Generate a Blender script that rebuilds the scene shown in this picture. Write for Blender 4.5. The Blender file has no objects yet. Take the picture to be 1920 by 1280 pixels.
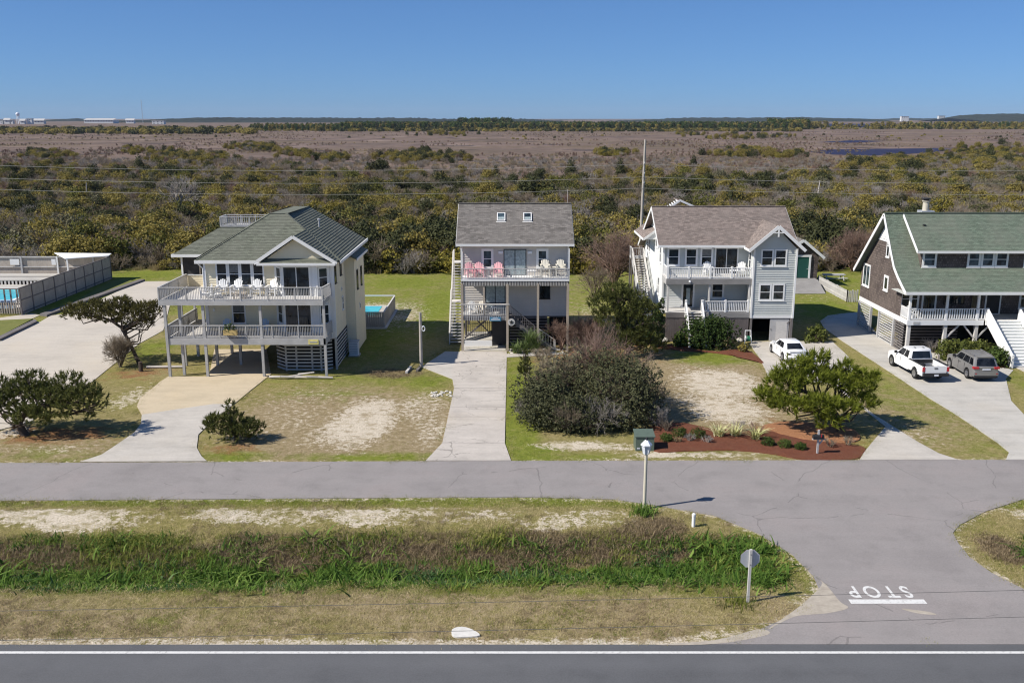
import bpy, math, random
import numpy as np
from mathutils import Vector, Matrix, noise as mnoise
R = math.radians
S = bpy.context.scene
C = S.collection
random.seed(7)
rng = np.random.default_rng(7)
# ------------------------------------------------------------------ camera, sky, sun, exposure
CAM_H, FPX, HOR = 19.0, 1760.0, 221.0            # camera height (m), focal length in pixels of a 1920 wide frame, horizon row
PITCH = math.atan((640 - HOR) / FPX)
cd = bpy.data.cameras.new('camera'); cam = bpy.data.objects.new('camera', cd); C.objects.link(cam)
cd.sensor_width = 36; cd.lens = 36 * FPX / 1920; cd.clip_start = .5; cd.clip_end = 30000
cam.location = (0, 0, CAM_H); cam.rotation_euler = (math.pi / 2 - PITCH, 0, 0); S.camera = cam
SUN_EL, SUN_AZ = R(43), R(19)                    # light travels towards +x and a little +y
w = bpy.data.worlds.new('World'); S.world = w; w.use_nodes = True
wn = w.node_tree.nodes; wl = w.node_tree.links; wn.clear()
sky = wn.new('ShaderNodeTexSky'); sky.sky_type = 'NISHITA'; sky.sun_disc = False
sky.sun_elevation = SUN_EL; sky.sun_rotation = math.atan2(-math.cos(SUN_AZ), -math.sin(SUN_AZ))
sky.air_density = .6; sky.dust_density = .3; sky.ozone_density = 10; sky.altitude = 0
bg = wn.new('ShaderNodeBackground'); bg.inputs[1].default_value = .15
gm = wn.new('ShaderNodeGamma'); gm.inputs[1].default_value = .66          # clear, dry spring air: softer rise of brightness towards the horizon
tn = wn.new('ShaderNodeMix'); tn.data_type = 'RGBA'; tn.blend_type = 'MULTIPLY'; tn.inputs[0].default_value = 1; tn.inputs[7].default_value = (.57, .80, 1.06, 1)
wo = wn.new('ShaderNodeOutputWorld'); wl.new(sky.outputs[0], gm.inputs[0]); wl.new(gm.outputs[0], tn.inputs[6]); wl.new(tn.outputs[2], bg.inputs[0]); wl.new(bg.outputs[0], wo.inputs[0])
ld = bpy.data.lights.new('sun', 'SUN'); sun = bpy.data.objects.new('sun', ld); C.objects.link(sun)
ld.energy = 5.0; ld.angle = R(.53); ld.color = (1, .94, .85)
tos = Vector((-math.cos(SUN_EL) * math.cos(SUN_AZ), -math.cos(SUN_EL) * math.sin(SUN_AZ), math.sin(SUN_EL)))
sun.rotation_euler = tos.to_track_quat('Z', 'Y').to_euler(); sun.location = tos * 60
S.cycles.use_denoising = True; S.cycles.denoiser = 'OPENIMAGEDENOISE'; S.cycles.denoising_input_passes = 'RGB_ALBEDO_NORMAL'; S.cycles.denoising_prefilter = 'ACCURATE'; S.cycles.filter_width = 1.15
S.view_settings.view_transform = 'Standard'; S.view_settings.look = 'None'
S.view_settings.exposure = .28; S.view_settings.gamma = 1; S.view_settings.use_curve_mapping = False
S.cycles.max_bounces = 7; S.cycles.diffuse_bounces = 4; S.cycles.glossy_bounces = 3
S.cycles.transparent_max_bounces = 8; S.cycles.volume_bounces = 0; S.cycles.caustics_reflective = False; S.cycles.caustics_refractive = False

_c, _s = math.cos(PITCH), math.sin(PITCH)
def at(u, v, z=0.0):
    """measured spot of the photograph -> point of the place at height z"""
    a, b = (u - 960) / FPX, (640 - v) / FPX
    t = (z - CAM_H) / (-_s + b * _c)
    return Vector((a * t, (_c + b * _s) * t, z))
def atY(u, v, Y):
    a, b = (u - 960) / FPX, (640 - v) / FPX
    t = Y / (_c + b * _s)
    return Vector((a * t, Y, CAM_H + (-_s + b * _c) * t))
def P2(*uv): return [at(u, v)[:2] for u, v in uv]

# ------------------------------------------------------------------ materials
def nodes(name):
    m = bpy.data.materials.new(name); m.use_nodes = True
    nt = m.node_tree; b = nt.nodes['Principled BSDF']
    b.inputs['Specular IOR Level'].default_value = .25
    return m, nt, b
def N(nt, t, **kw):
    n = nt.nodes.new(t)
    for k, v in kw.items():
        if k.startswith('i_'):
            key = k[2:]
            key = int(key) if key.isdigit() else key.replace('_', ' ')
            n.inputs[key].default_value = v
        else: setattr(n, k, v)
    return n
def rgba(c): return (c[0], c[1], c[2], 1)
def mixc(nt, fac, a, b, mode='MIX'):
    n = nt.nodes.new('ShaderNodeMix'); n.data_type = 'RGBA'; n.blend_type = mode
    for s, v in ((n.inputs[0], fac), (n.inputs[6], a), (n.inputs[7], b)):
        if isinstance(v, bpy.types.NodeSocket): nt.links.new(v, s)
        elif isinstance(v, (int, float)): s.default_value = v
        else: s.default_value = rgba(v)
    return n.outputs[2]
def math_(nt, op, a, b=None, c=None, clamp=False):
    n = nt.nodes.new('ShaderNodeMath'); n.operation = op; n.use_clamp = clamp
    for s, v in zip(n.inputs, (a, b, c)):
        if v is None: continue
        if isinstance(v, bpy.types.NodeSocket): nt.links.new(v, s)
        else: s.default_value = v
    return n.outputs[0]
def coords(nt, kind='pos', scale=(1, 1, 1)):
    if kind == 'pos': o = nt.nodes.new('ShaderNodeNewGeometry').outputs['Position']
    elif kind == 'obj': o = nt.nodes.new('ShaderNodeTexCoord').outputs['Object']
    else: o = nt.nodes.new('ShaderNodeTexCoord').outputs['UV']
    mp = nt.nodes.new('ShaderNodeMapping'); mp.inputs['Scale'].default_value = scale
    nt.links.new(o, mp.inputs[0]); return mp.outputs[0]
def noise(nt, vec, scale, detail=4, rough=.6):
    n = N(nt, 'ShaderNodeTexNoise', i_Scale=scale, i_Detail=detail, i_Roughness=rough); nt.links.new(vec, n.inputs['Vector']); return n.outputs[0]
def ramp(nt, fac, stops):
    r = nt.nodes.new('ShaderNodeValToRGB'); nt.links.new(fac, r.inputs[0]); e = r.color_ramp.elements
    while len(e) < len(stops): e.new(.5)
    for i, (p, c) in enumerate(stops): e[i].position = p; e[i].color = rgba(c) if not isinstance(c, (int, float)) else (c, c, c, 1)
    return r.outputs[0]
def bump(nt, b, h, strength=.3, dist=.02):
    n = N(nt, 'ShaderNodeBump', i_Strength=strength, i_Distance=dist); nt.links.new(h, n.inputs['Height']); nt.links.new(n.outputs[0], b.inputs['Normal'])
def scl(c, k): return tuple(min(1, x * k) for x in c)

def plain(name, col, rough=.6, var=.12, scale=2.5, metal=0, spec=.25):
    m, nt, b = nodes(name)
    p = coords(nt); n = noise(nt, p, scale, 5)
    c = ramp(nt, n, [(.3, scl(col, 1 - var)), (.7, scl(col, 1 + var))])
    nt.links.new(c, b.inputs[0]); b.inputs['Roughness'].default_value = rough; b.inputs['Metallic'].default_value = metal
    b.inputs['Specular IOR Level'].default_value = spec
    return m
def wood(name, col, var=.28, rough=.85, along=(1.2, 22, 1)):
    m, nt, b = nodes(name)
    n = noise(nt, coords(nt, 'uv', along), 1.6, 5, .65); n2 = noise(nt, coords(nt), 1.1, 3)
    c = ramp(nt, n, [(.28, scl(col, 1 - var)), (.5, col), (.74, scl(col, 1 + var))])
    c = mixc(nt, .35, c, ramp(nt, n2, [(.35, scl(col, .7)), (.7, scl(col, 1.25))]))
    nt.links.new(c, b.inputs[0]); b.inputs['Roughness'].default_value = rough
    bump(nt, b, n, .25, .01); return m
def shingle(name, col, col2, w=.3, h=.14, var=.3, bias=0.0, mortar=.006):
    m, nt, b = nodes(name)
    uv = coords(nt, 'uv')
    bt = N(nt, 'ShaderNodeTexBrick', i_Scale=1.0, i_Mortar_Size=mortar, i_Brick_Width=w, i_Row_Height=h, i_Bias=bias)
    bt.inputs['Color1'].default_value = rgba(scl(col, 1 - var)); bt.inputs['Color2'].default_value = rgba(scl(col, 1 + var)); bt.inputs['Mortar'].default_value = rgba(scl(col, .45))
    nt.links.new(uv, bt.inputs[0])
    n = noise(nt, coords(nt), .55, 4); n2 = noise(nt, coords(nt), 14, 2)
    c = mixc(nt, ramp(nt, n, [(.35, 0), (.7, .75)]), bt.outputs[0], col2)
    c = mixc(nt, .5, c, ramp(nt, n2, [(.3, .55), (.7, 1.0)]), 'MULTIPLY')
    nt.links.new(c, b.inputs[0]); b.inputs['Roughness'].default_value = .95
    bump(nt, b, n2, .5, .02); return m
def paint_board(name, col, dirt=.12):
    m, nt, b = nodes(name)
    n = noise(nt, coords(nt, 'pos', (1, 1, .35)), 1.3, 5); n2 = noise(nt, coords(nt, 'uv', (.5, 7, 1)), 1, 3)
    c = ramp(nt, n, [(.3, scl(col, 1 - dirt)), (.65, col)]); c = mixc(nt, .3, c, ramp(nt, n2, [(.3, scl(col, 1 - dirt)), (.7, scl(col, 1 + dirt * .6))]))
    nt.links.new(c, b.inputs[0]); b.inputs['Roughness'].default_value = .6; return m
def glass(name, col=(.012, .017, .022), rough=.04, spec=.5):
    m, nt, b = nodes(name); n = noise(nt, coords(nt, 'pos', (1, 1, .6)), 1.7, 2)
    nt.links.new(ramp(nt, n, [(.4, scl(col, .6)), (.62, scl(col, 2.4))]), b.inputs[0])
    b.inputs['Roughness'].default_value = rough; b.inputs['Specular IOR Level'].default_value = spec; return m
def leaf(name, a, bcol, c=None, trans=.25, rnd=.3):
    m, nt, b = nodes(name)
    t = N(nt, 'ShaderNodeAttribute', attribute_name='tint').outputs['Fac']
    oi = nt.nodes.new('ShaderNodeObjectInfo').outputs['Random']
    f = math_(nt, 'ADD', math_(nt, 'MULTIPLY', t, 1 - rnd), math_(nt, 'MULTIPLY', oi, rnd))
    col = ramp(nt, f, [(0, a), (.55, bcol), (1, c or scl(bcol, 1.5))])
    nt.links.new(col, b.inputs[0]); b.inputs['Roughness'].default_value = .7; b.inputs['Specular IOR Level'].default_value = .15
    tr = nt.nodes.new('ShaderNodeBsdfTranslucent'); nt.links.new(col, tr.inputs[0])
    mx = nt.nodes.new('ShaderNodeMixShader'); mx.inputs[0].default_value = trans
    out = nt.nodes['Material Output']; nt.links.new(b.outputs[0], mx.inputs[1]); nt.links.new(tr.outputs[0], mx.inputs[2]); nt.links.new(mx.outputs[0], out.inputs[0])
    return m
def concrete(name, col, stain=.28, joints=0.0, scale=.5):
    m, nt, b = nodes(name)
    p = coords(nt); n = noise(nt, p, scale, 6, .65); n2 = noise(nt, p, 9, 3); n3 = noise(nt, coords(nt, 'pos', (.25, 1.4, 1)), 1.2, 4)
    c = ramp(nt, n, [(.25, scl(col, 1 - stain)), (.5, col), (.75, scl(col, 1 + stain * .5))])
    c = mixc(nt, .3, c, ramp(nt, n3, [(.3, scl(col, 1 - stain)), (.65, scl(col, 1.1))]))
    c = mixc(nt, .25, c, ramp(nt, n2, [(.3, .6), (.7, 1.0)]), 'MULTIPLY')
    n4 = noise(nt, p, 1.7, 5, .75); c = mixc(nt, math_(nt, 'MULTIPLY', ramp(nt, n4, [(.60, 0), (.72, 1)]), .38), c, scl(col, .62)); c = mixc(nt, math_(nt, 'MULTIPLY', ramp(nt, noise(nt, p, .16, 3), [(.5, 0), (.75, 1)]), .35), c, (col[0] * 1.02, col[1] * .96, col[2] * .84))
    nt.links.new(c, b.inputs[0]); b.inputs['Roughness'].default_value = .9
    bump(nt, b, n2, .2, .01); return m
def crackmask(nt, p, scale, width):
    """thin wandering crack lines"""
    nz = N(nt, 'ShaderNodeTexNoise', i_Scale=scale * 2.2, i_Detail=5); nt.links.new(p, nz.inputs['Vector'])
    ad = nt.nodes.new('ShaderNodeVectorMath'); ad.operation = 'MULTIPLY_ADD'; nt.links.new(nz.outputs['Color'], ad.inputs[0]); ad.inputs[1].default_value = (1.6, 1.6, 0); nt.links.new(p, ad.inputs[2])
    vo = N(nt, 'ShaderNodeTexVoronoi', feature='DISTANCE_TO_EDGE', i_Scale=scale); nt.links.new(ad.outputs[0], vo.inputs['Vector'])
    g = noise(nt, p, .35, 2)
    return math_(nt, 'MULTIPLY', math_(nt, 'LESS_THAN', vo.outputs[0], width), math_(nt, 'GREATER_THAN', g, .47))
def asphalt(name, col, warm, crack=True, tracks=False):
    m, nt, b = nodes(name)
    p = coords(nt); n = noise(nt, p, .22, 6, .6); n2 = noise(nt, p, 16, 4, .8); n3 = noise(nt, coords(nt, 'pos', (.12, 1.6, 1)), .8, 4)
    c = ramp(nt, n, [(.25, scl(col, .80)), (.5, col), (.75, warm)])
    c = mixc(nt, .25, c, ramp(nt, n3, [(.3, scl(col, .86)), (.7, scl(col, 1.12))]))
    c = mixc(nt, .42, c, ramp(nt, n2, [(.25, .45), (.6, 1.0)]), 'MULTIPLY')
    n4 = noise(nt, p, .55, 5, .7); c = mixc(nt, .5, c, ramp(nt, n4, [(.32, .78), (.5, 1.0), (.68, 1.0)]), 'MULTIPLY')
    if tracks:                                        # tyre-polished bands along the lane
        sx = nt.nodes.new('ShaderNodeSeparateXYZ'); nt.links.new(p, sx.inputs[0])
        wv = math_(nt, 'SINE', math_(nt, 'MULTIPLY', sx.outputs[1], 3.6))
        c = mixc(nt, math_(nt, 'MULTIPLY_ADD', wv, .12, .12), c, scl(col, 1.35))
    if crack: c = mixc(nt, math_(nt, 'MULTIPLY', crackmask(nt, p, .16, .0038), .42), c, scl(col, .35))
    nt.links.new(c, b.inputs[0]); b.inputs['Roughness'].default_value = .92
    bump(nt, b, n2, .35, .01); return m

def cracked(name, col):
    m = concrete(name, col); nt = m.node_tree; b = nt.nodes['Principled BSDF']; src = b.inputs[0].links[0].from_socket
    c = mixc(nt, math_(nt, 'MULTIPLY', crackmask(nt, coords(nt), .42, .008), .6), src, scl(col, .35)); nt.links.new(c, b.inputs[0]); return m
M = {}
M['bluegrey_sunlit'] = paint_board('bluegrey_siding_sunlit', (.74, .76, .75)); M['cream'] = paint_board('cream_siding', (.83, .745, .55)); M['taupe'] = paint_board('taupe_siding', (.62, .58, .53))  # pale grey is the blue grey siding with sunlight painted into its colour
M['bluegrey'] = paint_board('bluegrey_siding', (.565, .585, .56)); M['white'] = paint_board('white_paint', (.80, .80, .79), .06)
M['trim'] = paint_board('white_trim', (.78, .79, .80), .05)
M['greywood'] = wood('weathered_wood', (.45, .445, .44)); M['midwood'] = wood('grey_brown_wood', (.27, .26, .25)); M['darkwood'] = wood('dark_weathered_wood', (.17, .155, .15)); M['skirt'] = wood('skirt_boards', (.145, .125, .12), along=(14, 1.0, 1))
M['palewood'] = wood('pale_wood', (.58, .56, .53)); M['tanwood'] = wood('tan_wood', (.42, .36, .29)); M['fencewood'] = wood('fence_boards', (.43, .38, .325), along=(9, .7, 1))
M['roof_green'] = shingle('green_shingles', (.17, .182, .142), (.185, .19, .155)); M['roof_grey'] = shingle('grey_shingles', (.20, .183, .168), (.215, .20, .185), .34, .16, .38)
M['roof_brown'] = shingle('brown_shingles', (.255, .208, .185), (.23, .195, .175), .34, .16, .36); M['roof_teal'] = shingle('blue_green_shingles', (.145, .185, .14), (.19, .205, .165), .3, .15, .22)
M['cedar'] = shingle('brown_wall_shingles', (.135, .108, .098), (.185, .15, .13), .2, .21, .5, 0, .022)
M['glass'] = glass('window_glass'); M['glass_blue'] = glass('window_glass_blue', (.03, .045, .055)); M['screen'] = plain('dark_screen', (.045, .043, .042), .8, .3)
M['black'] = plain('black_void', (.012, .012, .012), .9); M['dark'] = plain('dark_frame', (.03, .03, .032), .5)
M['blind'] = plain('window_blind', (.16, .165, .165), .9, .25, 8); M['curtain'] = plain('curtain', (.32, .38, .39), .9, .3, 6)
M['concrete'] = concrete('driveway_concrete', (.51, .475, .425)); M['concrete_warm'] = concrete('warm_concrete', (.55, .46, .325), .18)
M['concrete_lot'] = concrete('lot_concrete', (.54, .49, .42), .2, scale=.25); M['concrete_grey'] = concrete('grey_concrete', (.50, .475, .43), .24)
M['concrete_crack'] = cracked('cracked_concrete', (.52, .475, .425)); M['road'] = asphalt('pale_asphalt', (.295, .272, .262), (.325, .285, .272)); M['highway'] = asphalt('dark_asphalt', (.118, .12, .126), (.13, .13, .134), False, True)
m, nt, b = nodes('road_paint'); p = coords(nt); n = noise(nt, p, 7, 6, .8); n2 = noise(nt, p, 1.2, 3)
nt.links.new(mixc(nt, math_(nt, 'MULTIPLY', ramp(nt, n, [(.50, 0), (.62, 1)]), ramp(nt, n2, [(.35, .25), (.65, .8)])), (.66, .655, .635), (.34, .33, .32)), b.inputs[0]); b.inputs['Roughness'].default_value = .85; M['mark'] = m; M['slab'] = plain('white_concrete', (.62, .60, .56), .9, .12, 5)
M['pink'] = plain('pink_plastic', (.85, .47, .49), .5, .06); M['paleblue'] = plain('pale_blue_plastic', (.45, .56, .70), .5, .05); M['creamchair'] = plain('cream_plastic', (.72, .68, .58), .5, .05)
M['metal'] = plain('galvanised_metal', (.46, .48, .51), .5, .1, 3, .25); M['greenbox'] = plain('green_cabinet', (.105, .14, .112), .5, .1); M['green_dark'] = paint_board('green_door_paint', (.022, .095, .075), .15)
M['postcream'] = plain('cream_post', (.56, .52, .42), .6, .08); M['lampwhite'] = plain('lamp_white', (.75, .77, .80), .4, .05)
M['pole'] = wood('utility_pole_wood', (.42, .385, .35), along=(12, .5, 1)); M['wire_pale'] = plain('pale_cable', (.32, .31, .29), .7); M['wire_dark'] = plain('dark_cable', (.10, .10, .10), .7)
M['carwhite'] = plain('white_car_paint', (.80, .80, .80), .22, .02, 2, 0, .5); M['cargrey'] = plain('grey_car_paint', (.25, .245, .24), .3, .06, 2, .3, .5)
M['carglass'] = glass('car_glass', (.008, .009, .011), .03, .5); M['tyre'] = plain('tyre', (.02, .02, .021), .85); M['rim'] = plain('alloy_rim', (.30, .30, .31), .35, .1, 3, .7)
M['tail'] = plain('red_tail_lamp', (.42, .02, .03), .25, .1, 3, 0, .5); M['chrome'] = plain('chrome', (.5, .5, .52), .25, .05, 3, .9); M['plastic'] = plain('black_plastic', (.025, .025, .027), .5)
M['plate'] = plain('number_plate', (.62, .64, .70), .5, .1, 20)
M['bark'] = wood('bark', (.085, .065, .052), along=(9, 1.5, 1)); M['stone'] = plain('pale_stone', (.55, .52, .46), .9, .2, 6); M['drift'] = wood('driftwood', (.50, .46, .42))
M['yellow'] = plain('yellow_sign', (.72, .64, .22), .6); M['bluesign'] = plain('blue_sign', (.06, .22, .36), .5); M['green'] = plain('green_plastic', (.03, .16, .09), .4); M['planter'] = wood('planter_wood', (.56, .42, .18)); M['bucket'] = plain('bluegrey_rug', (.25, .28, .34), .9, .25, 8)

# ------------------------------------------------------------------ mesh helpers
def V(*a): return Vector(a if len(a) > 1 else a[0])
ORG = {}
class MB:
    def __init__(s): s.v = []; s.f = []
    def add(s, vs, fs):
        o = len(s.v); s.v += [Vector(x) for x in vs]; s.f += [tuple(i + o for i in f) for f in fs]; return s
    def box(s, x0, x1, y0, y1, z0, z1):
        return s.add([(x0, y0, z0), (x1, y0, z0), (x1, y1, z0), (x0, y1, z0), (x0, y0, z1), (x1, y0, z1), (x1, y1, z1), (x0, y1, z1)],
                     [(0, 3, 2, 1), (4, 5, 6, 7), (0, 1, 5, 4), (1, 2, 6, 5), (2, 3, 7, 6), (3, 0, 4, 7)])
    def obox(s, c, a, b, n, sa, sb, sn):
        c, a, b, n = V(c), V(a) * sa / 2, V(b) * sb / 2, V(n) * sn / 2
        return s.add([c - a - b - n, c + a - b - n, c + a + b - n, c - a + b - n, c - a - b + n, c + a - b + n, c + a + b + n, c - a + b + n],
                     [(0, 3, 2, 1), (4, 5, 6, 7), (0, 1, 5, 4), (1, 2, 6, 5), (2, 3, 7, 6), (3, 0, 4, 7)])
    def bar(s, p, q, w, h, up=(0, 0, 1)):
        p, q = V(p), V(q); d = (q - p); L = d.length; d.normalize(); u = V(up)
        a = d.cross(u)
        if a.length < 1e-4: a = d.cross(Vector((1, 0, 0)))
        a.normalize(); b = a.cross(d)
        return s.obox((p + q) / 2, d, a, b, L, w, h)
    def tube(s, p, q, r0, r1=None, n=8):
        r1 = r0 if r1 is None else r1; p, q = V(p), V(q); d = (q - p).normalized()
        a = d.cross(Vector((0, 0, 1)));  a = d.cross(Vector((1, 0, 0))) if a.length < 1e-3 else a
        a.normalize(); b = d.cross(a); vs = []
        for c, r in ((p, r0), (q, r1)):
            for i in range(n):
                t = 2 * math.pi * i / n; vs.append(c + (a * math.cos(t) + b * math.sin(t)) * r)
        return s.add(vs, [(i, (i + 1) % n, n + (i + 1) % n, n + i) for i in range(n)] + [tuple(range(n - 1, -1, -1)), tuple(range(n, 2 * n))])
    def lathe(s, c, prof, n=16, axis='z'):
        c = V(c); vs = []
        for r, h in prof:
            for i in range(n):
                t = 2 * math.pi * i / n; x, y = r * math.cos(t), r * math.sin(t)
                vs.append(c + (Vector((x, y, h)) if axis == 'z' else Vector((h, x, y)) if axis == 'x' else Vector((x, h, y))))
        k = len(prof)
        fs = [(j * n + i, j * n + (i + 1) % n, (j + 1) * n + (i + 1) % n, (j + 1) * n + i) for j in range(k - 1) for i in range(n)]
        return s.add(vs, fs + [tuple(range(n - 1, -1, -1)), tuple(range((k - 1) * n, k * n))])
    def prism(s, poly, vec):
        poly = [V(p) for p in poly]; vec = V(vec); n = len(poly)
        return s.add(poly + [p + vec for p in poly], [tuple(range(n - 1, -1, -1)), tuple(range(n, 2 * n))] + [(i, (i + 1) % n, n + (i + 1) % n, n + i) for i in range(n)])
    def lap(s, poly, course=.18, lip=.02):
        """a convex face covered with overlapping courses (clapboards, shingles); poly runs counter-clockwise seen from outside"""
        poly = [V(p) for p in poly]; n = Vector()
        for i in range(len(poly)): n += (poly[i] - poly[0]).cross(poly[(i + 1) % len(poly)] - poly[0])
        n.normalize(); u = Vector((0, 0, 1)).cross(n); u = Vector((1, 0, 0)) if u.length < 1e-4 else u.normalized(); v = n.cross(u)
        o = poly[0]; ab = [((p - o).dot(u), (p - o).dot(v)) for p in poly]
        b = min(q[1] for q in ab); top = max(q[1] for q in ab)
        def clip(pl, lim, sgn):
            out = []
            for i in range(len(pl)):
                p, q = pl[i], pl[(i + 1) % len(pl)]; dp, dq = sgn * (p[1] - lim), sgn * (q[1] - lim)
                if dp >= 0: out.append(p)
                if dp * dq < 0:
                    t = dp / (dp - dq); out.append((p[0] + (q[0] - p[0]) * t, lim))
            return out
        while b < top - 1e-4:
            pl = clip(clip(ab, b, 1), b + course, -1)
            if len(pl) > 2:
                s.add([o + u * x + v * y + n * lip * (1 - (y - b) / course) for x, y in pl], [tuple(range(len(pl)))])
                e = [x for x, y in pl if abs(y - b) < 1e-5]
                if len(e) > 1:
                    p, q = o + u * min(e) + v * b, o + u * max(e) + v * b
                    s.add([p, q, q + n * lip, p + n * lip], [(0, 1, 2, 3)])
            b += course
        return s
    def roof(s, poly, course=.2, lip=.022, th=.14):
        poly = [V(p) for p in poly]; s.lap(poly, course, lip); n = len(poly); d = Vector((0, 0, -th)); z = Vector((0, 0, -.002))
        return s.add([p + z for p in poly] + [p + d for p in poly], [tuple(range(2 * n - 1, n - 1, -1))] + [(i, n + i, n + (i + 1) % n, (i + 1) % n) for i in range(n)])
    def mesh(s, name, org=Vector(), smooth=None):
        me = bpy.data.meshes.new(name); me.from_pydata([tuple(p - org) for p in s.v], [], s.f); me.update()
        uv = me.uv_layers.new(name='UVMap').data; zz = Vector((0, 0, 1))
        for p in me.polygons:
            n = p.normal
            if abs(n.z) > .97: a, b = Vector((1, 0, 0)), Vector((0, 1, 0))
            else: a = zz.cross(n).normalized(); b = n.cross(a)
            for li in p.loop_indices:
                co = me.vertices[me.loops[li].vertex_index].co; uv[li].uv = (co.dot(a), co.dot(b))
        if smooth is not None:
            me.polygons.foreach_set('use_smooth', [True] * len(me.polygons)); me.set_sharp_from_angle(angle=R(smooth))
        return me
    def build(s, name, mat, parent=None, smooth=None, kind=None):
        root = parent
        while root is not None and root.parent is not None: root = root.parent
        org = ORG.get(root.name, Vector()) if root is not None else Vector()
        me = s.mesh(name, org, smooth); me.materials.append(M[mat] if isinstance(mat, str) else mat)
        o = bpy.data.objects.new(name, me); C.objects.link(o); o.parent = parent
        if kind: o['kind'] = kind
        return o
def tag(o, label=None, cat=None, group=None, kind=None):
    for k, v in (('label', label), ('category', cat), ('group', group), ('kind', kind)):
        if v: o[k] = v
    return o
def thing(name, label, cat, loc=(0, 0, 0), group=None):
    o = bpy.data.objects.new(name, None); C.objects.link(o); o.location = loc; o.empty_display_size = .3
    ORG[o.name] = Vector(loc); return tag(o, label, cat, group)
def solo(name, mb, mat, loc, label, cat, group=None, kind=None, smooth=None):
    """a thing that is one mesh, origin at its base"""
    me = mb.mesh(name, Vector(loc), smooth); me.materials.append(M[mat] if isinstance(mat, str) else mat)
    o = bpy.data.objects.new(name, me); C.objects.link(o); o.location = loc
    return tag(o, label, cat, group, kind)
def struct(name, mb, mat, smooth=None, kind='structure'):
    me = mb.mesh(name, Vector(), smooth); me.materials.append(M[mat] if isinstance(mat, str) else mat)
    o = bpy.data.objects.new(name, me); C.objects.link(o); o['kind'] = kind; return o
def piece(name, me, parent, loc, rot=None):
    """one more copy of a shared mesh, in the thing's local frame"""
    o = bpy.data.objects.new(name, me); C.objects.link(o); o.parent = parent
    root = parent
    while root.parent is not None: root = root.parent
    o.location = Vector(loc) - ORG.get(root.name, Vector())
    if rot: o.rotation_euler = rot
    return o
def copy_tree(o, parent=None):
    c = o.copy(); C.objects.link(c); c.parent = parent
    if o.name in ORG: ORG[c.name] = ORG[o.name]
    for ch in list(o.children): copy_tree(ch, c)
    return c
def poly_sheet(name, pts, z, mat, th=.06, kind='structure'):
    m = MB(); a = sum(pts[i][0] * pts[(i + 1) % len(pts)][1] - pts[(i + 1) % len(pts)][0] * pts[i][1] for i in range(len(pts)))
    if a < 0: pts = pts[::-1]
    m.prism([(x, y, z - th) for x, y in pts], (0, 0, th)); return struct(name, m, mat)
def smooth_poly(pts, k=3):
    """Catmull-Rom through a closed outline"""
    out = []; n = len(pts)
    for i in range(n):
        p0, p1, p2, p3 = [np.array(pts[(i + j) % n]) for j in (-1, 0, 1, 2)]
        for t in np.arange(k) / k:
            out.append(tuple(.5 * ((2 * p1) + (-p0 + p2) * t + (2 * p0 - 5 * p1 + 4 * p2 - p3) * t * t + (-p0 + 3 * p1 - 3 * p2 + p3) * t ** 3)))
    return out
# ------------------------------------------------------------------ terrain
_tab = np.random.default_rng(3).random((256, 256))
def vn(x, y, s, seed=0):
    x = np.asarray(x, float) / s + seed * 17.3; y = np.asarray(y, float) / s + seed * 9.1
    xi, yi = np.floor(x).astype(int), np.floor(y).astype(int); fx, fy = x - xi, y - yi
    fx, fy = fx * fx * (3 - 2 * fx), fy * fy * (3 - 2 * fy); T = lambda a, b: _tab[a % 256, b % 256]
    return (T(xi, yi) * (1 - fx) + T(xi + 1, yi) * fx) * (1 - fy) + (T(xi, yi + 1) * (1 - fx) + T(xi + 1, yi + 1) * fx) * fy
def fbm(x, y, s, seed=0, o=4):
    return sum(vn(x, y, s / 2 ** i, seed + i) * .5 ** i for i in range(o)) / sum(.5 ** i for i in range(o))
def ss(a, b, x):
    t = np.clip((np.asarray(x, float) - a) / (b - a), 0, 1); return t * t * (3 - 2 * t)
def meander(x): return 1.5 * (fbm(x, np.zeros_like(np.asarray(x, float)), 9, 88, 5) - .5)
def ditch(x, y):
    x = np.asarray(x, float); y = np.asarray(y, float) + meander(x)
    prof = ss(35.4, 36.9, y) * (1 - ss(38.2, 41.6, y))
    ends = np.maximum(1 - ss(8.2, 12.2, x), ss(22.3, 25.5, x))
    return prof * ends
def hgt(x, y):
    x = np.asarray(x, float); y = np.asarray(y, float)
    d = -.75 * ditch(x, y)
    mound = .12 * ss(41.2, 42.6, y) * (1 - ss(43.2, 44.2, y)) * np.maximum(1 - ss(3, 7, x), ss(26, 30, x))
    rough = np.where((y > 31.6) & (y < 44.6), .05, .03)
    return d + mound - .004 + rough * (fbm(x, y, 1.6, 5) - .9) * .5
road = [(-300, 45.0), (-60, 44.8), (-26, 44.72), (-10, 45.02), (-3, 45.15), (1.1, 45.17), (5.2, 44.9), (6.7, 44.35), (9.9, 42.9), (11.6, 40.8), (12.55, 38.6), (12.85, 36.6), (12.7, 35.2), (11.5, 33.7), (8.9, 31.95), (7.4, 31.29),
        (28, 31.29), (25.5, 32.4), (23.0, 33.6), (21.3, 35.3), (20.6, 36.9), (20.35, 38.4), (20.5, 39.8), (20.75, 40.9), (21.5, 41.8), (23.6, 43.45), (26.2, 44.9), (30, 45.3), (300, 45.5), (300, 50.7), (29, 50.6), (0, 50.43), (-29, 50.1), (-300, 49.6)]
x0, x1, y0, y1, st = -76.0, 76.0, 20.0, 128.0, .4
gx = np.arange(x0, x1 + 1e-6, st); gy = np.arange(y0, y1 + 1e-6, st); X, Y = np.meshgrid(gx, gy); nx, ny = len(gx), len(gy)
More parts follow.
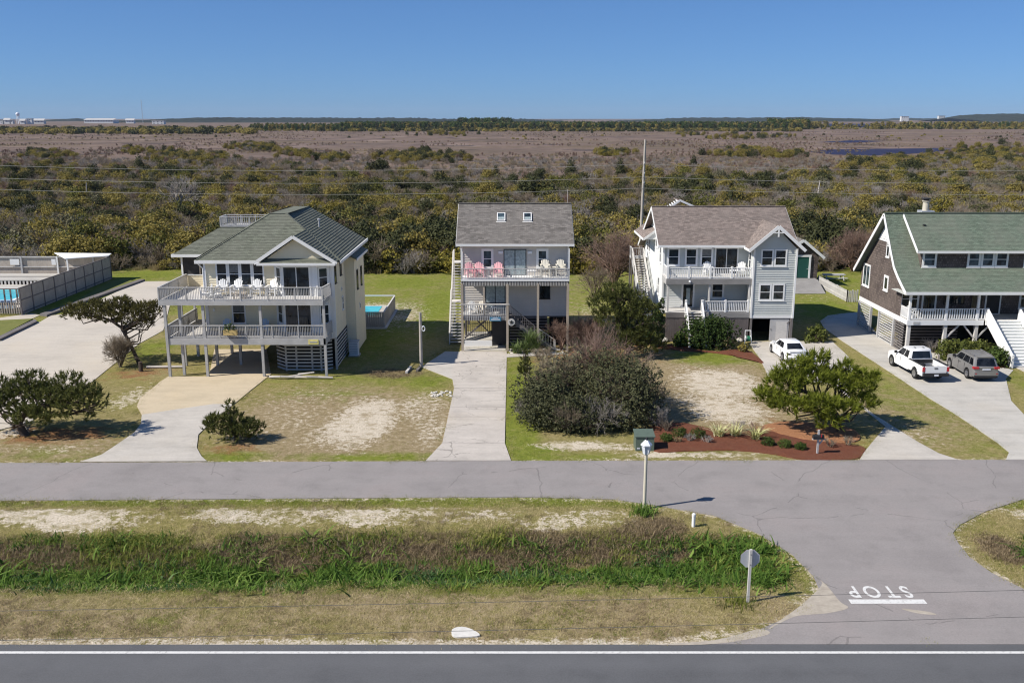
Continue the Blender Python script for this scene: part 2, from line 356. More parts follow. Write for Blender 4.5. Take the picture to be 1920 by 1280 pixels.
def blob(u, v, ru, rv, hard=1.6):
    c = at(u, v); zc = (at(u + 1, v).x - at(u, v).x)
    ry = max(.3, (at(u, v - rv).y - at(u, v + rv).y) / 2); rx = ru * zc
    d = ((X - c.x) / rx) ** 2 + ((Y - c.y) / ry) ** 2
    return np.clip(1.35 - d ** .5 * .85, 0, 1)
def layer(bl):
    a = np.zeros_like(X)
    for b in bl: a = np.maximum(a, blob(*b[:4]) * (b[4] if len(b) > 4 else 1))
    return a
nz = fbm(X, Y, 3.0, 11)
dn = ditch(X, Y)
sand = layer([(680, 790, 60, 45, 1), (650, 815, 80, 28, .62), (790, 765, 55, 35, .55), (810, 800, 40, 40, .5), (560, 770, 110, 60, .32), (1345, 718, 75, 26, 1), (1370, 768, 70, 26, .95), (1290, 745, 50, 20, .45), (1300, 690, 70, 14, .35),
              (1080, 835, 80, 9, .75), (1235, 852, 50, 7, .8), (1340, 852, 90, 6, .6), (1150, 838, 60, 10, .5), (490, 800, 55, 25, .35), (250, 745, 40, 25, .45), (330, 860, 40, 6, .5), (20, 810, 40, 14, .6), (760, 585, 50, 22, .5), (740, 600, 70, 26, .4), (720, 575, 60, 14, .5), (90, 840, 120, 12, .4), (1110, 580, 40, 20, .3), (1720, 815, 60, 20, .35), (1540, 560, 40, 12, .25)])
strip = ss(41.0, 42.0, Y + (nz - .5) * 2) * (1 - ss(43.2, 44.2, Y + (nz - .5) * 1.5)) * np.maximum(1 - ss(7, 10.5, X), ss(23.5, 25.5, X))
sand = np.maximum(sand, strip * (.40 + 1.3 * (fbm(X, Y, 4, 21) - .42)))
sand = sand * (.62 + 1.0 * fbm(X, Y, 2.6, 14)) ; edge = ss(31.75, 31.5, Y) * .9; sand = np.maximum(sand, edge)
sand = np.maximum(sand, .9 * np.clip(1.2 - np.hypot(X - 12.6, (Y - 34.3) * 1.4) / 1.6, 0, 1)); sand = np.maximum(sand, .8 * np.clip(1.2 - np.hypot((X - 8.5) / 3.2, (Y - 31.9) / .6), 0, 1))
near = np.full_like(X, 99.)
for (ax, ay), (bx, by) in zip(road, road[1:] + road[:1]):
    L2 = (bx - ax) ** 2 + (by - ay) ** 2; t = np.clip(((X - ax) * (bx - ax) + (Y - ay) * (by - ay)) / L2, 0, 1); near = np.minimum(near, np.hypot(X - ax - t * (bx - ax), Y - ay - t * (by - ay)))
sand = np.maximum(sand, (.30 + .5 * fbm(X, Y, 4, 15)) * (1 - ss(.15, .6, near)))
green = layer([(980, 760, 35, 110, 1), (950, 700, 30, 60, .7), (1000, 850, 60, 20, .9), (1330, 668, 75, 16, .95), (700, 710, 220, 14, .55), (800, 715, 40, 16, .8), (600, 735, 130, 20, .4), (270, 515, 80, 10, 1), (760, 530, 90, 14, .9), (820, 570, 40, 45, .9), (160, 560, 140, 26, .9), (1545, 575, 60, 18, .9), (1570, 525, 60, 10, .9), (1560, 590, 70, 30, .7),
               (20, 615, 50, 20, .95), (280, 655, 60, 22, .7), (700, 630, 80, 50, .75), (1680, 740, 100, 80, .45), (1905, 710, 40, 40, .6), (440, 855, 60, 12, .8), (700, 856, 150, 8, .8), (250, 862, 150, 8, .6), (950, 790, 18, 70, 1), (1850, 840, 80, 30, .4), (1430, 700, 10, 10, .1), (1560, 850, 30, 6, .3), (300, 1160, 40, 12, .6), (1450, 1060, 50, 60, .5), (80, 850, 100, 20, .4), (1090, 855, 90, 8, .7)])
green = np.maximum(green, .75 * ss(43.6, 44.2, Y) * (1 - ss(45.2, 45.6, Y)))
green = np.maximum(green, .62 * (1 - ss(.0, .8, np.abs(Y - 35.4)))); green = np.maximum(green, .9 * ss(.35, .8, dn) * (1 - ss(38.6, 39.2, Y)))
green = np.maximum(green, .55 * ss(9.5, 11.5, X) * (1 - ss(12.5, 13.5, X)) * ss(33, 36, Y) * (1 - ss(43.5, 44.5, Y)))
green = np.maximum(green, .6 * ss(88, 94, Y))
dry = np.clip(layer([(1330, 740, 150, 75, .9), (690, 795, 170, 60, .8)]) + (1.5 * fbm(X, Y, 3.5, 19) - .05) * (Y < 36.0) + .75 * layer([(1300, 720, 140, 70), (560, 780, 160, 70), (1090, 560, 60, 60), (1090, 530, 60, 30), (100, 840, 200, 30), (740, 590, 90, 40), (1700, 780, 120, 60), (820, 810, 60, 60)]), 0, 1)
brown = ss(.12, .45, dn) * ss(38.3, 38.9, Y + meander(X) + 1.6 * (fbm(X, Y, 4, 23) - .5)) * (.25 + 1.1 * fbm(X, Y, 3, 24)); brown = np.maximum(brown, .6 * layer([(1230, 985, 60, 18), (1180, 1000, 60, 12), (1880, 1030, 40, 30), (730, 700, 70, 10)]))
litter = layer([(1500, 815, 90, 28, .9), (95, 815, 130, 18, .75), (440, 840, 60, 10, .6), (1100, 665, 110, 18, .7), (260, 700, 60, 14, .55), (1180, 650, 80, 30, .5), (1030, 655, 40, 14, .4)])
Z = hgt(X, Y)
vs = np.stack([X.ravel(), Y.ravel(), Z.ravel()], 1)
i0 = (np.arange(ny - 1)[:, None] * nx + np.arange(nx - 1)[None]).ravel()
me = bpy.data.meshes.new('ground'); ng = len(i0)
me.vertices.add(len(vs)); me.vertices.foreach_set('co', vs.ravel())
fi = np.stack([i0, i0 + 1, i0 + nx + 1, i0 + nx], 1)
me.loops.add(ng * 4); me.loops.foreach_set('vertex_index', fi.ravel()); me.polygons.add(ng); me.polygons.foreach_set('loop_start', np.arange(ng) * 4)
me.polygons.foreach_set('use_smooth', np.ones(ng, bool)); me.update(calc_edges=True)
for nm, (r, g, b) in (('m1', (sand, green, brown)), ('m2', (dry, litter, green * 0))):
    a = me.attributes.new(nm, 'FLOAT_COLOR', 'POINT'); a.data.foreach_set('color', np.stack([r.ravel(), g.ravel(), b.ravel(), np.ones(r.size)], 1).astype(np.float32).ravel())
def ground_mat(name, masks=True):
    m, nt, b = nodes(name); p = coords(nt)
    n1 = noise(nt, p, .25, 5); n2 = noise(nt, p, 2.6, 5, .7); n3 = noise(nt, coords(nt, 'pos', (1, .75, 1)), 11, 4, .75); n4 = noise(nt, p, .9, 4)
    olive = ramp(nt, n2, [(.25, (.14, .14, .036)), (.5, (.25, .225, .075)), (.75, (.34, .285, .12))])
    tan = ramp(nt, n2, [(.25, (.18, .14, .072)), (.5, (.305, .24, .14)), (.75, (.42, .34, .22))])
    lush = ramp(nt, n2, [(.25, (.10, .14, .022)), (.55, (.20, .225, .04)), (.8, (.28, .275, .075))])
    f = math_(nt, 'MULTIPLY_ADD', n1, 2.2, -.75, True)
    if masks:
        s1 = nt.nodes.new('ShaderNodeSeparateColor'); nt.links.new(N(nt, 'ShaderNodeAttribute', attribute_name='m1').outputs['Color'], s1.inputs[0])
        s2 = nt.nodes.new('ShaderNodeSeparateColor'); nt.links.new(N(nt, 'ShaderNodeAttribute', attribute_name='m2').outputs['Color'], s2.inputs[0])
        def br(mask, k=.9, off=-.5, sharp=3.0, nn=None):
            t = math_(nt, 'MULTIPLY_ADD', math_(nt, 'ADD', nn or n2, -.5), k * 2, mask); return math_(nt, 'MULTIPLY_ADD', t, sharp, .5 + off * sharp, True)
        c = mixc(nt, math_(nt, 'MAXIMUM', math_(nt, 'MULTIPLY', f, .7), br(s2.outputs[0], .8, -.5, 2)), olive, tan)
        c = mixc(nt, br(s1.outputs[1], .7, -.5, 1.8, n4), c, lush)
        c = mixc(nt, br(s2.outputs[1], .8, -.5, 2.5, n4), c, ramp(nt, n3, [(.3, (.14, .07, .035)), (.7, (.36, .19, .09))]))
        c = mixc(nt, br(s1.outputs[2], .5, -.5, 2.5, n4), c, ramp(nt, n2, [(.25, (.075, .055, .036)), (.7, (.21, .15, .10))]))
        sf = br(s1.outputs[0], 1.6, -.56, 5.0, math_(nt, 'MULTIPLY_ADD', n3, .35, math_(nt, 'MULTIPLY', n2, .65)))
        n6 = noise(nt, coords(nt, 'pos', (1, 1.3, 1)), 1.1, 6, .72); sf = math_(nt, 'MULTIPLY', sf, ramp(nt, n6, [(.38, .2), (.52, 1)]))
        c = mixc(nt, sf, c, ramp(nt, n3, [(.3, (.45, .38, .28)), (.6, (.66, .585, .475))]))
    else: c = mixc(nt, f, olive, tan)
    c = mixc(nt, .45, c, ramp(nt, n3, [(.28, .40), (.52, 1.0)]), 'MULTIPLY')
    nt.links.new(c, b.inputs[0]); b.inputs['Roughness'].default_value = 1; b.inputs['Specular IOR Level'].default_value = .05
    bump(nt, b, math_(nt, 'ADD', n3, n2), .9, .05); return m
M['ground'] = ground_mat('lawn_and_sand'); M['ground_far'] = ground_mat('far_field', False)
me.materials.append(M['ground']); g = bpy.data.objects.new('ground', me); C.objects.link(g); g['kind'] = 'structure'
mb = MB()
for a, b_, c_, d_ in ((-900, x0, -500, y1), (x1, 900, -500, y1), (x0, x1, -500, y0)): mb.add([(a, c_, -.05), (b_, c_, -.05), (b_, d_, -.05), (a, d_, -.05)], [(0, 1, 2, 3)])
struct('outer_ground', mb, 'ground_far')
# the marsh beyond the thicket
m, nt, b = nodes('marsh_grass'); p = coords(nt, 'pos', (.013, .010, 1)); n1 = noise(nt, p, 1, 7, .68); n2 = noise(nt, coords(nt, 'pos', (.07, .05, 1)), 1, 6, .7); n3 = noise(nt, coords(nt, 'pos', (.004, .012, 1)), 1, 5)
c = ramp(nt, n1, [(.28, (.075, .062, .05)), (.42, (.165, .125, .105)), (.55, (.205, .15, .125)), (.64, (.26, .20, .17)), (.72, (.44, .375, .33))])
c = mixc(nt, ramp(nt, n3, [(.45, 0), (.68, .8)]), c, (.17, .13, .085))
c = mixc(nt, .6, c, ramp(nt, n2, [(.3, .42), (.58, 1.0)]), 'MULTIPLY')
n5 = noise(nt, coords(nt, 'pos', (.012, .0105, 1)), 1.9, 6, .7)
c = mixc(nt, ramp(nt, n5, [(.57, 0), (.61, .85)]), c, (.06, .048, .05))
nt.links.new(c, b.inputs[0]); b.inputs['Roughness'].default_value = 1; b.inputs['Specular IOR Level'].default_value = .05; bump(nt, b, n2, .6, .3); M['marsh'] = m
mb = MB(); ys = [y1, 260, 500, 1000, 2000, 5000, 16000]; xs = [-12000, -3000, -900, -300, 0, 300, 900, 3000, 12000]
for j in range(len(ys) - 1):
    for i in range(len(xs) - 1): mb.add([(xs[i], ys[j], -.05), (xs[i + 1], ys[j], -.05), (xs[i + 1], ys[j + 1], -.05), (xs[i], ys[j + 1], -.05)], [(0, 1, 2, 3)])
struct('marsh', mb, 'marsh')
m, nt, b = nodes('pond_water'); n = noise(nt, coords(nt, 'pos', (.05, .25, 1)), 1, 4); nt.links.new(ramp(nt, n, [(.3, (.024, .026, .06)), (.7, (.042, .044, .085))]), b.inputs[0]); b.inputs['Roughness'].default_value = .6; b.inputs['Specular IOR Level'].default_value = .02; bump(nt, b, n, .3, .1); M['pond'] = m
def pond(pts, z=.02):
    mb = MB(); mb.add([(q.x, q.y, z) for q in [at(u, v) for u, v in pts]], [tuple(range(len(pts)))]); return struct('pond_water', mb, 'pond')
pond([(1515, 284.5), (1560, 290), (1630, 292), (1700, 289), (1750, 285), (1800, 281), (1760, 278), (1660, 279), (1560, 280.5)])
pond([(1530, 267), (1600, 268), (1660, 265), (1600, 263)]); pond([(1490, 238), (1700, 240), (1930, 238), (1930, 233), (1500, 232)])
# ------------------------------------------------------------------ roads and paved ground
hw = MB(); hw.box(-400, 400, 20.2, 31.28, -.12, .012); struct('highway', hw, 'highway')
def stripe(name, xa, xb, ya, yb, z): mb = MB(); mb.box(xa, xb, ya, yb, z - .003, z); return struct(name, mb, 'mark')
stripe('road_edge_line', -400, 400, 30.67, 30.815, .017)
poly_sheet('frontage_road', road, .02, 'road', .1)
def slab(name, px, mat, z=.035, k=0):
    pts = [tuple(q) for q in P2(*px)]
    return poly_sheet(name, smooth_poly(pts, k) if k else pts, z, mat, .12)
def jointed(name, px, mat, z=.034, step=4.6):
    """drive cast in slabs: the outline cut across every few metres, each slab a piece"""
    pts = [tuple(q) for q in P2(*px)]; par = bpy.data.objects.new(name, None); C.objects.link(par); par['kind'] = 'structure'; ORG[par.name] = Vector()
    def cut(pl, lim, sg):
        out = []
        for i in range(len(pl)):
            p, q = pl[i], pl[(i + 1) % len(pl)]; dp, dq = sg * (p[1] - lim), sg * (q[1] - lim)
            if dp >= 0: out.append(p)
            if dp * dq < 0: t = dp / (dp - dq); out.append((p[0] + (q[0] - p[0]) * t, lim))
        return out
    a = min(p[1] for p in pts); top = max(p[1] for p in pts)
    while a < top - .05:
        b_ = a + step if a + step < top - 1.2 else top; pl = cut(cut(pts, a + .012, 1), b_ - .012, -1)
        if len(pl) > 2:
            ar = sum(pl[i][0] * pl[(i + 1) % len(pl)][1] - pl[(i + 1) % len(pl)][0] * pl[i][1] for i in range(len(pl))); pl = pl if ar > 0 else pl[::-1]
            MB().prism([(x, y, -.09) for x, y in pl], (0, 0, .09 + z + random.uniform(-.005, .005))).build('slab', mat, par)
        a = b_
slab('beige_driveway', [(150, 866), (190, 853), (222, 832), (252, 811), (264, 795), (266, 778), (257, 762), (262, 748), (300, 716), (316, 706), (392, 706), (402, 655), (500, 655), (508, 702), (470, 732), (430, 765), (398, 790), (372, 815), (369, 840), (378, 856), (388, 865)], 'concrete_warm', .034)
jointed('pale_driveway', [(1612, 862), (1620, 848), (1660, 800), (1560, 720), (1440, 705), (1425, 672), (1405, 645), (1412, 640), (1488, 640), (1560, 640), (1590, 668), (1600, 690), (1590, 712), (1588, 740), (1640, 778), (1720, 828), (1760, 850), (1797, 862)], 'concrete', .034)
jointed('long_driveway', [(1886, 862), (1892, 848), (1870, 830), (1800, 782), (1740, 745), (1660, 692), (1580, 640), (1545, 615), (1538, 602), (1552, 592), (1580, 588), (1612, 585), (1640, 620), (1720, 658), (1800, 668), (1900, 694), (1886, 710), (1896, 752), (1960, 820), (2000, 862)], 'concrete_grey', .034)
slab('parking_lot', [(-260, 640), (0, 603), (75, 604), (95, 592), (130, 588), (262, 528), (345, 527), (322, 560), (306, 620), (260, 645), (205, 690), (170, 718), (90, 745), (60, 790), (0, 806), (-300, 830)], 'concrete_lot', .034)
slab('driveway_apron', [(150, 866), (190, 853), (222, 832), (252, 811), (264, 795), (266, 778), (330, 768), (400, 758), (437, 758), (398, 790), (372, 815), (369, 840), (378, 856), (388, 865)], 'concrete', .039)
# joint-cut driveway of the middle house: each slab is a piece
dr = bpy.data.objects.new('jointed_driveway', None); C.objects.link(dr); dr['kind'] = 'structure'; ORG['jointed_driveway'] = Vector()
rows = [50.46, 53.4, 55.9, 58.4, 60.6, 62.9, 65.2, 67.6, 70.1, 72.6, 76.3]
lft = lambda y: np.interp(y, [50.4, 51.6, 53, 65, 66, 71, 71.1, 76.3], [-4.95, -4.35, -4.2, -4.18, -4.3, -4.8, -4.5, -4.35])
for a, b_ in zip(rows[:-1], rows[1:]):
    L0, L1 = float(lft(a)), float(lft(b_)); r0 = -.05 if a < 51 else -.42
    for (p, q, p2, q2) in ((0, 1, 0, 1),):
        f = lambda l, r, t: l + (r - l) * t
        mb = MB(); gp = .012
        mb.prism([(f(L0, r0, p) + gp, a + gp, -.09), (f(L0, r0, q) - gp, a + gp, -.09), (f(L1, -.42, q2) - gp, b_ - gp, -.09), (f(L1, -.42, p2) + gp, b_ - gp, -.09)], (0, 0, .125 + random.uniform(-.006, .006)))
        mb.build('slab', 'concrete_crack', dr)
slab('driveway_apron', [(790, 688), (852, 712), (862, 700), (868, 660), (835, 659)], 'concrete', .028)
slab('carport_floor', [(868, 657), (948, 657), (948, 622), (872, 622)], 'concrete_grey', .03)
slab('yard_path', [(948, 664), (1040, 660), (1062, 664), (950, 670)], 'concrete', .03)
slab('pool_walk', [(-120, 612), (60, 588), (75, 591), (62, 597), (0, 606), (-120, 640)], 'concrete_lot', .03)
# STOP lettering, read by drivers coming from the houses, and the bar
fc = bpy.data.curves.new('stop_text', 'FONT'); fc.body = 'STOP'; fc.size = 1; fc.space_character = 1.45; fc.offset = .018
fo = bpy.data.objects.new('stop_text', fc); C.objects.link(fo); bpy.context.view_layer.update()
tm = bpy.data.meshes.new_from_object(fo.evaluated_get(bpy.context.evaluated_depsgraph_get())); bpy.data.objects.remove(fo)
co = np.zeros(len(tm.vertices) * 3); tm.vertices.foreach_get('co', co); co = co.reshape(-1, 3); mn, mx = co.min(0), co.max(0)
pa, pb = at(1596, 1121), at(1711, 1099)
co[:, 0] = (co[:, 0] - mn[0]) / (mx[0] - mn[0]) * (pb.x - pa.x - .35) + .1; co[:, 1] = (co[:, 1] - mn[1]) / (mx[1] - mn[1]) * (pb.y - pa.y); co[:, 2] = 0
co[:, 0] = pb.x - .2 - co[:, 0]; co[:, 1] = pb.y - co[:, 1]; co[:, 2] = .026
tm.vertices.foreach_set('co', co.ravel()); tm.update(); tm.materials.append(M['mark'])
fo = bpy.data.objects.new('stop_lettering', tm); C.objects.link(fo); fo['kind'] = 'structure'
a, b_ = at(1596, 1132), at(1731, 1124); stripe('stop_line', a.x, b_.x + .02, a.y, b_.y, .027)
m, nt, b = nodes('washed_sand'); n = noise(nt, coords(nt), 3, 5); nt.links.new(ramp(nt, n, [(.3, (.33, .29, .24)), (.7, (.46, .41, .34))]), b.inputs[0]); b.inputs['Roughness'].default_value = 1; M['sandwash'] = m
for pts in ([(1440, 1190), (1345, 1207), (1230, 1209), (1340, 1200), (1420, 1180)], [(1500, 1136), (1540, 1098), (1536, 1086), (1552, 1100), (1575, 1128), (1590, 1140), (1550, 1150), (1490, 1156), (1440, 1180)], [(1690, 1141), (1740, 1147), (1755, 1153), (1720, 1150)]):
    mb = MB(); q = smooth_poly([tuple(x) for x in P2(*pts)], 4); mb.add([(x, y, .0245) for x, y in q], [tuple(range(len(q)))]); struct('washed_sand', mb, 'sandwash')
mb = MB(); q = smooth_poly([tuple(x) for x in P2((848, 1181), (865, 1176), (885, 1181), (900, 1192), (875, 1195), (850, 1194))], 3)
mb.prism([(x, y, -.06) for x, y in q], (0, 0, .11)); solo('stone_slab', mb, 'slab', (at(870, 1187).x, at(870, 1187).y, -.06), 'flat white concrete patch lying in the dry grass beside the dark highway', 'slab')
# red mulch beds
m, nt, b = nodes('red_mulch'); p = coords(nt); n = noise(nt, p, 13, 4, .8); n2 = noise(nt, p, 1.5, 4)
c = mixc(nt, ramp(nt, n2, [(.4, 0), (.7, .6)]), ramp(nt, n, [(.3, (.06, .022, .012)), (.5, (.155, .053, .029)), (.75, (.25, .095, .05))]), (.16, .07, .042))
nt.links.new(c, b.inputs[0]); b.inputs['Roughness'].default_value = 1; bump(nt, b, n, 1, .05); M['mulch'] = m
m, nt, b = nodes('pine_straw'); p = coords(nt); n = noise(nt, p, 9, 5, .8); nt.links.new(ramp(nt, n, [(.3, (.17, .075, .035)), (.5, (.33, .155, .075)), (.75, (.44, .24, .13))]), b.inputs[0]); b.inputs['Roughness'].default_value = 1; bump(nt, b, n, 1, .05); M['straw'] = m
def bed(name, pts, mat, z=.05):
    q = smooth_poly([tuple(x) for x in P2(*pts)], 4); cx = sum(x for x, y in q) / len(q); cy = sum(y for x, y in q) / len(q); n = len(q); mb = MB()
    rings = [[(cx + (x - cx) * k, cy + (y - cy) * k, zz + (random.uniform(0, .03) if k < 1 else 0)) for x, y in q] for k, zz in ((1, -.06), (.985, z * .6), (.93, z), (.75, z + .02), (.5, z + .03))]
    vs = [p for r in rings for p in r]; fs = [(j * n + i, j * n + (i + 1) % n, (j + 1) * n + (i + 1) % n, (j + 1) * n + i) for j in range(4) for i in range(n)] + [tuple(4 * n + i for i in range(n))]
    mb.add(vs, fs); return struct(name, mb, mat)
bed('mulch_bed', [(1212, 806), (1238, 795), (1275, 792), (1330, 803), (1400, 808), (1450, 806), (1500, 820), (1560, 830), (1620, 838), (1622, 850), (1600, 862), (1505, 862), (1450, 852), (1380, 845), (1290, 846), (1222, 845)], 'mulch')
bed('pine_straw_bed', [(1428, 800), (1470, 792), (1540, 795), (1600, 805), (1612, 826), (1560, 832), (1500, 824), (1450, 812)], 'straw', .075)
bed('mulch_bed', [(1238, 644), (1290, 655), (1350, 660), (1395, 655), (1420, 668), (1433, 682), (1400, 672), (1340, 662), (1280, 658), (1235, 652)], 'mulch')
bed('mulch_bed', [(1765, 662), (1810, 672), (1880, 690), (1890, 682), (1850, 668), (1770, 650)], 'mulch')
# ------------------------------------------------------------------ vegetation generators
M['leaf_dark'] = leaf('dark_evergreen_leaf', (.028, .033, .014), (.068, .074, .028), (.135, .138, .062), .15)
M['leaf_olive'] = leaf('olive_leaf', (.105, .086, .022), (.26, .212, .055), (.39, .325, .105))
M['leaf_yellow'] = leaf('yellow_olive_leaf', (.125, .106, .018), (.27, .228, .045), (.41, .35, .09))
M['leaf_mound'] = leaf('mound_leaf', (.04, .043, .022), (.10, .105, .05), (.21, .205, .115), .15)
M['leaf_moss'] = leaf('moss_leaf', (.06, .064, .014), (.15, .15, .034), (.25, .24, .07))
M['leaf_green'] = leaf('green_leaf', (.03, .05, .012), (.065, .10, .022), (.12, .16, .04))
M['leaf_hedge'] = leaf('hedge_leaf', (.04, .06, .014), (.11, .13, .03), (.21, .20, .055))
M['leaf_box'] = leaf('glossy_bush_leaf', (.018, .035, .01), (.045, .075, .018), (.085, .125, .035))
M['leaf_grey'] = leaf('grey_green_leaf', (.07, .068, .042), (.155, .147, .085), (.26, .24, .15), .15)
M['needle'] = leaf('pine_needle', (.045, .056, .018), (.115, .128, .036), (.23, .23, .07), .3)
M['needle_bright'] = leaf('bright_pine_needle', (.085, .11, .014), (.225, .26, .034), (.40, .41, .07), .4)
M['needle_brown'] = leaf('rusty_pine_needle', (.06, .056, .02), (.15, .14, .045), (.25, .205, .08), .3)
M['twig'] = leaf('bare_twig', (.12, .095, .07), (.24, .195, .14), (.37, .31, .235), 0, .25)
M['twig_red'] = leaf('reddish_twig', (.12, .075, .058), (.235, .155, .12), (.35, .25, .20), 0, .25)
M['twig_grey'] = leaf('grey_twig', (.17, .155, .14), (.30, .27, .24), (.46, .42, .38), 0, .25)
M['tan_grass'] = leaf('tan_grass', (.19, .14, .07), (.34, .265, .14), (.48, .39, .23), .2, .4)
M['dry_blade'] = leaf('dry_blade', (.24, .20, .085), (.45, .375, .185), (.60, .51, .29), .2, .5)
M['green_blade'] = leaf('green_blade', (.08, .115, .016), (.20, .22, .04), (.32, .31, .09), .25, .5)
M['reed'] = leaf('broad_green_blade', (.03, .08, .01), (.125, .215, .035), (.29, .39, .09), .35, .5)
M['reed_dark'] = leaf('bluish_broad_leaf', (.025, .06, .022), (.06, .125, .04), (.16, .24, .085), .25, .4)
M['brown_grass'] = leaf('brown_bank_grass', (.11, .08, .045), (.25, .19, .11), (.42, .33, .21), .2, .5)
M['yucca'] = leaf('variegated_blade', (.34, .36, .13), (.62, .60, .29), (.80, .76, .50), .2, .2)
M['spiky'] = leaf('spiky_blade', (.06, .10, .03), (.15, .21, .07), (.29, .34, .15), .2, .2)

def npmesh(name, v, f, tint, mat, smooth=False):
    """v (n,3), f (m,k), one tint per face"""
    me = bpy.data.meshes.new(name); m, k = f.shape
    me.vertices.add(len(v)); me.vertices.foreach_set('co', np.ascontiguousarray(v, np.float32).ravel())
    me.loops.add(m * k); me.loops.foreach_set('vertex_index', np.ascontiguousarray(f, np.int32).ravel())
    me.polygons.add(m); me.polygons.foreach_set('loop_start', np.arange(m, dtype=np.int32) * k)
    if smooth: me.polygons.foreach_set('use_smooth', np.ones(m, bool))
    me.update(calc_edges=True)
    if tint is not None:
        a = me.attributes.new('tint', 'FLOAT', 'FACE'); a.data.foreach_set('value', np.ascontiguousarray(tint, np.float32))
    me.materials.append(M[mat] if isinstance(mat, str) else mat); return me
def unit(a): return a / np.maximum(np.linalg.norm(a, axis=-1, keepdims=True), 1e-6)
def leaves(r, lumps, n, size, flat=.35, dens=None, up=.15, inner=.62, clus=6):
    """leaf-sized faces spread through lumps (cx, cy, cz, rx, ry, rz); returns verts, faces, tint"""
    L = np.array(lumps, float); wgt = (L[:, 3] * L[:, 4] + L[:, 3] * L[:, 5]) ** 1.0; wgt /= wgt.sum()
    N0 = n; n = max(1, n // clus); k = r.choice(len(L), n, p=wgt); d = unit(r.normal(size=(n, 3)) + [0, 0, up]); rad = inner + (1.06 - inner) * r.random(n) ** .7
    rad *= 1 + .16 * np.sin(d[:, 0] * 5 + k) * np.cos(d[:, 1] * 6 + 2 * k)
    c = L[k, :3] + d * L[k, 3:] * rad[:, None]; ts = r.random(n)
    # leaves sit in sprigs that point outwards and up
    c, d, k, ts = [np.repeat(q, clus, 0) for q in (c, d, k, ts)]; n = len(c); sp = unit(d + [0, 0, .5]); c = c + sp * (r.random((n, 1)) * 3.2 - .8) * size + r.normal(size=(n, 3)) * size * .75
    nrm = unit(d * .7 + r.normal(size=(n, 3)) * .6 + [0, 0, .25]); a = unit(np.cross(nrm, r.normal(size=(n, 3)))); b = np.cross(nrm, a)
    s = size * (.55 + .9 * r.random(n))[:, None]
    v = np.stack([c - a * s, c - b * s * flat * 1.5, c + a * s, c + b * s * flat * 1.5], 1).reshape(-1, 3)
    keep = np.arange(n); f = (keep[:, None] * 4 + np.arange(4)).astype(int)
    lt = r.random(len(L)); t = np.clip(.25 * lt[k] + .35 * ts + .40 * r.random(n), 0, 1)
    v[:, 2] = np.maximum(v[:, 2], .01)
    return v, f, t
def dome(r, rx, ry, h, k=9, lump=.45, base=.0):
    """lumps that together make one bushy mound"""
    out = []
    for i in range(k):
        a = r.random() * 6.283; q = r.random() ** .6 * .75; z = base + (h - base) * (.25 + .5 * r.random() * (1 - q * .6)); s = lump * (.7 + .6 * r.random())
        out.append((math.cos(a) * rx * q, math.sin(a) * ry * q, z, rx * s, ry * s, min(h * s, z + .2 * h, h * 1.02 - z + h * .04)))
    out.append((0, 0, h * .5, rx * .62, ry * .62, h * .5)); return out
def segs_mesh(P, Q, r0, r1, n=3):
    P, Q = np.array(P, float), np.array(Q, float); r0, r1 = np.array(r0)[:, None], np.array(r1)[:, None]; m = len(P)
    d = unit(Q - P); ref = np.where(np.abs(d[:, 2:]) > .9, [[1., 0, 0]], [[0, 0, 1.]]); a = unit(np.cross(d, ref)); b = np.cross(d, a)
    ring = lambda c, rr: [c + (a * math.cos(t) + b * math.sin(t)) * rr for t in np.arange(n) * 2 * math.pi / n]
    v = np.stack(ring(P, r0) + ring(Q, r1), 1).reshape(-1, 3); o = np.arange(m)[:, None] * 2 * n
    f = np.concatenate([o + [i, (i + 1) % n, n + (i + 1) % n, n + i] for i in range(n)], 0)
    return v, f, m
def bare(r, h, spread, stems=7, depth=4, thick=.05, droop=.0, lean=(0, 0)):
    """leafless shrub: forking twigs as tapered three-sided tubes"""
    P, Q, A, B = [], [], [], []
    def grow(p, d, L, th, k):
        q = p + d * L; P.append(p); Q.append(q); A.append(th); B.append(th * .68)
        if k <= 0: return
        for i in range(3 if k > 1 else 4):
            nd = unit(d + r.normal(size=3) * .48 + np.array([0, 0, .12 - droop])); grow(p + d * L * (.55 + .45 * r.random()) if i else q, nd, L * (.58 + .25 * r.random()), th * .62, k - 1)
    for i in range(stems):
        a = r.random() * 6.283; d = unit(np.array([math.cos(a) * spread * (.3 + .7 * r.random()) + lean[0], math.sin(a) * spread * (.3 + .7 * r.random()) + lean[1], 1.0]))
        grow(np.array([math.cos(a), math.sin(a), 0]) * spread * .12 * r.random(), d, h * (.30 + .1 * r.random()), thick, depth)
    P, Q = np.array(P), np.array(Q); zmax = max(Q[:, 2].max(), .1); k = h / zmax; v, f, m = segs_mesh(P * k, Q * k, A, B)
    return v, f, np.tile(r.random(m), 3)
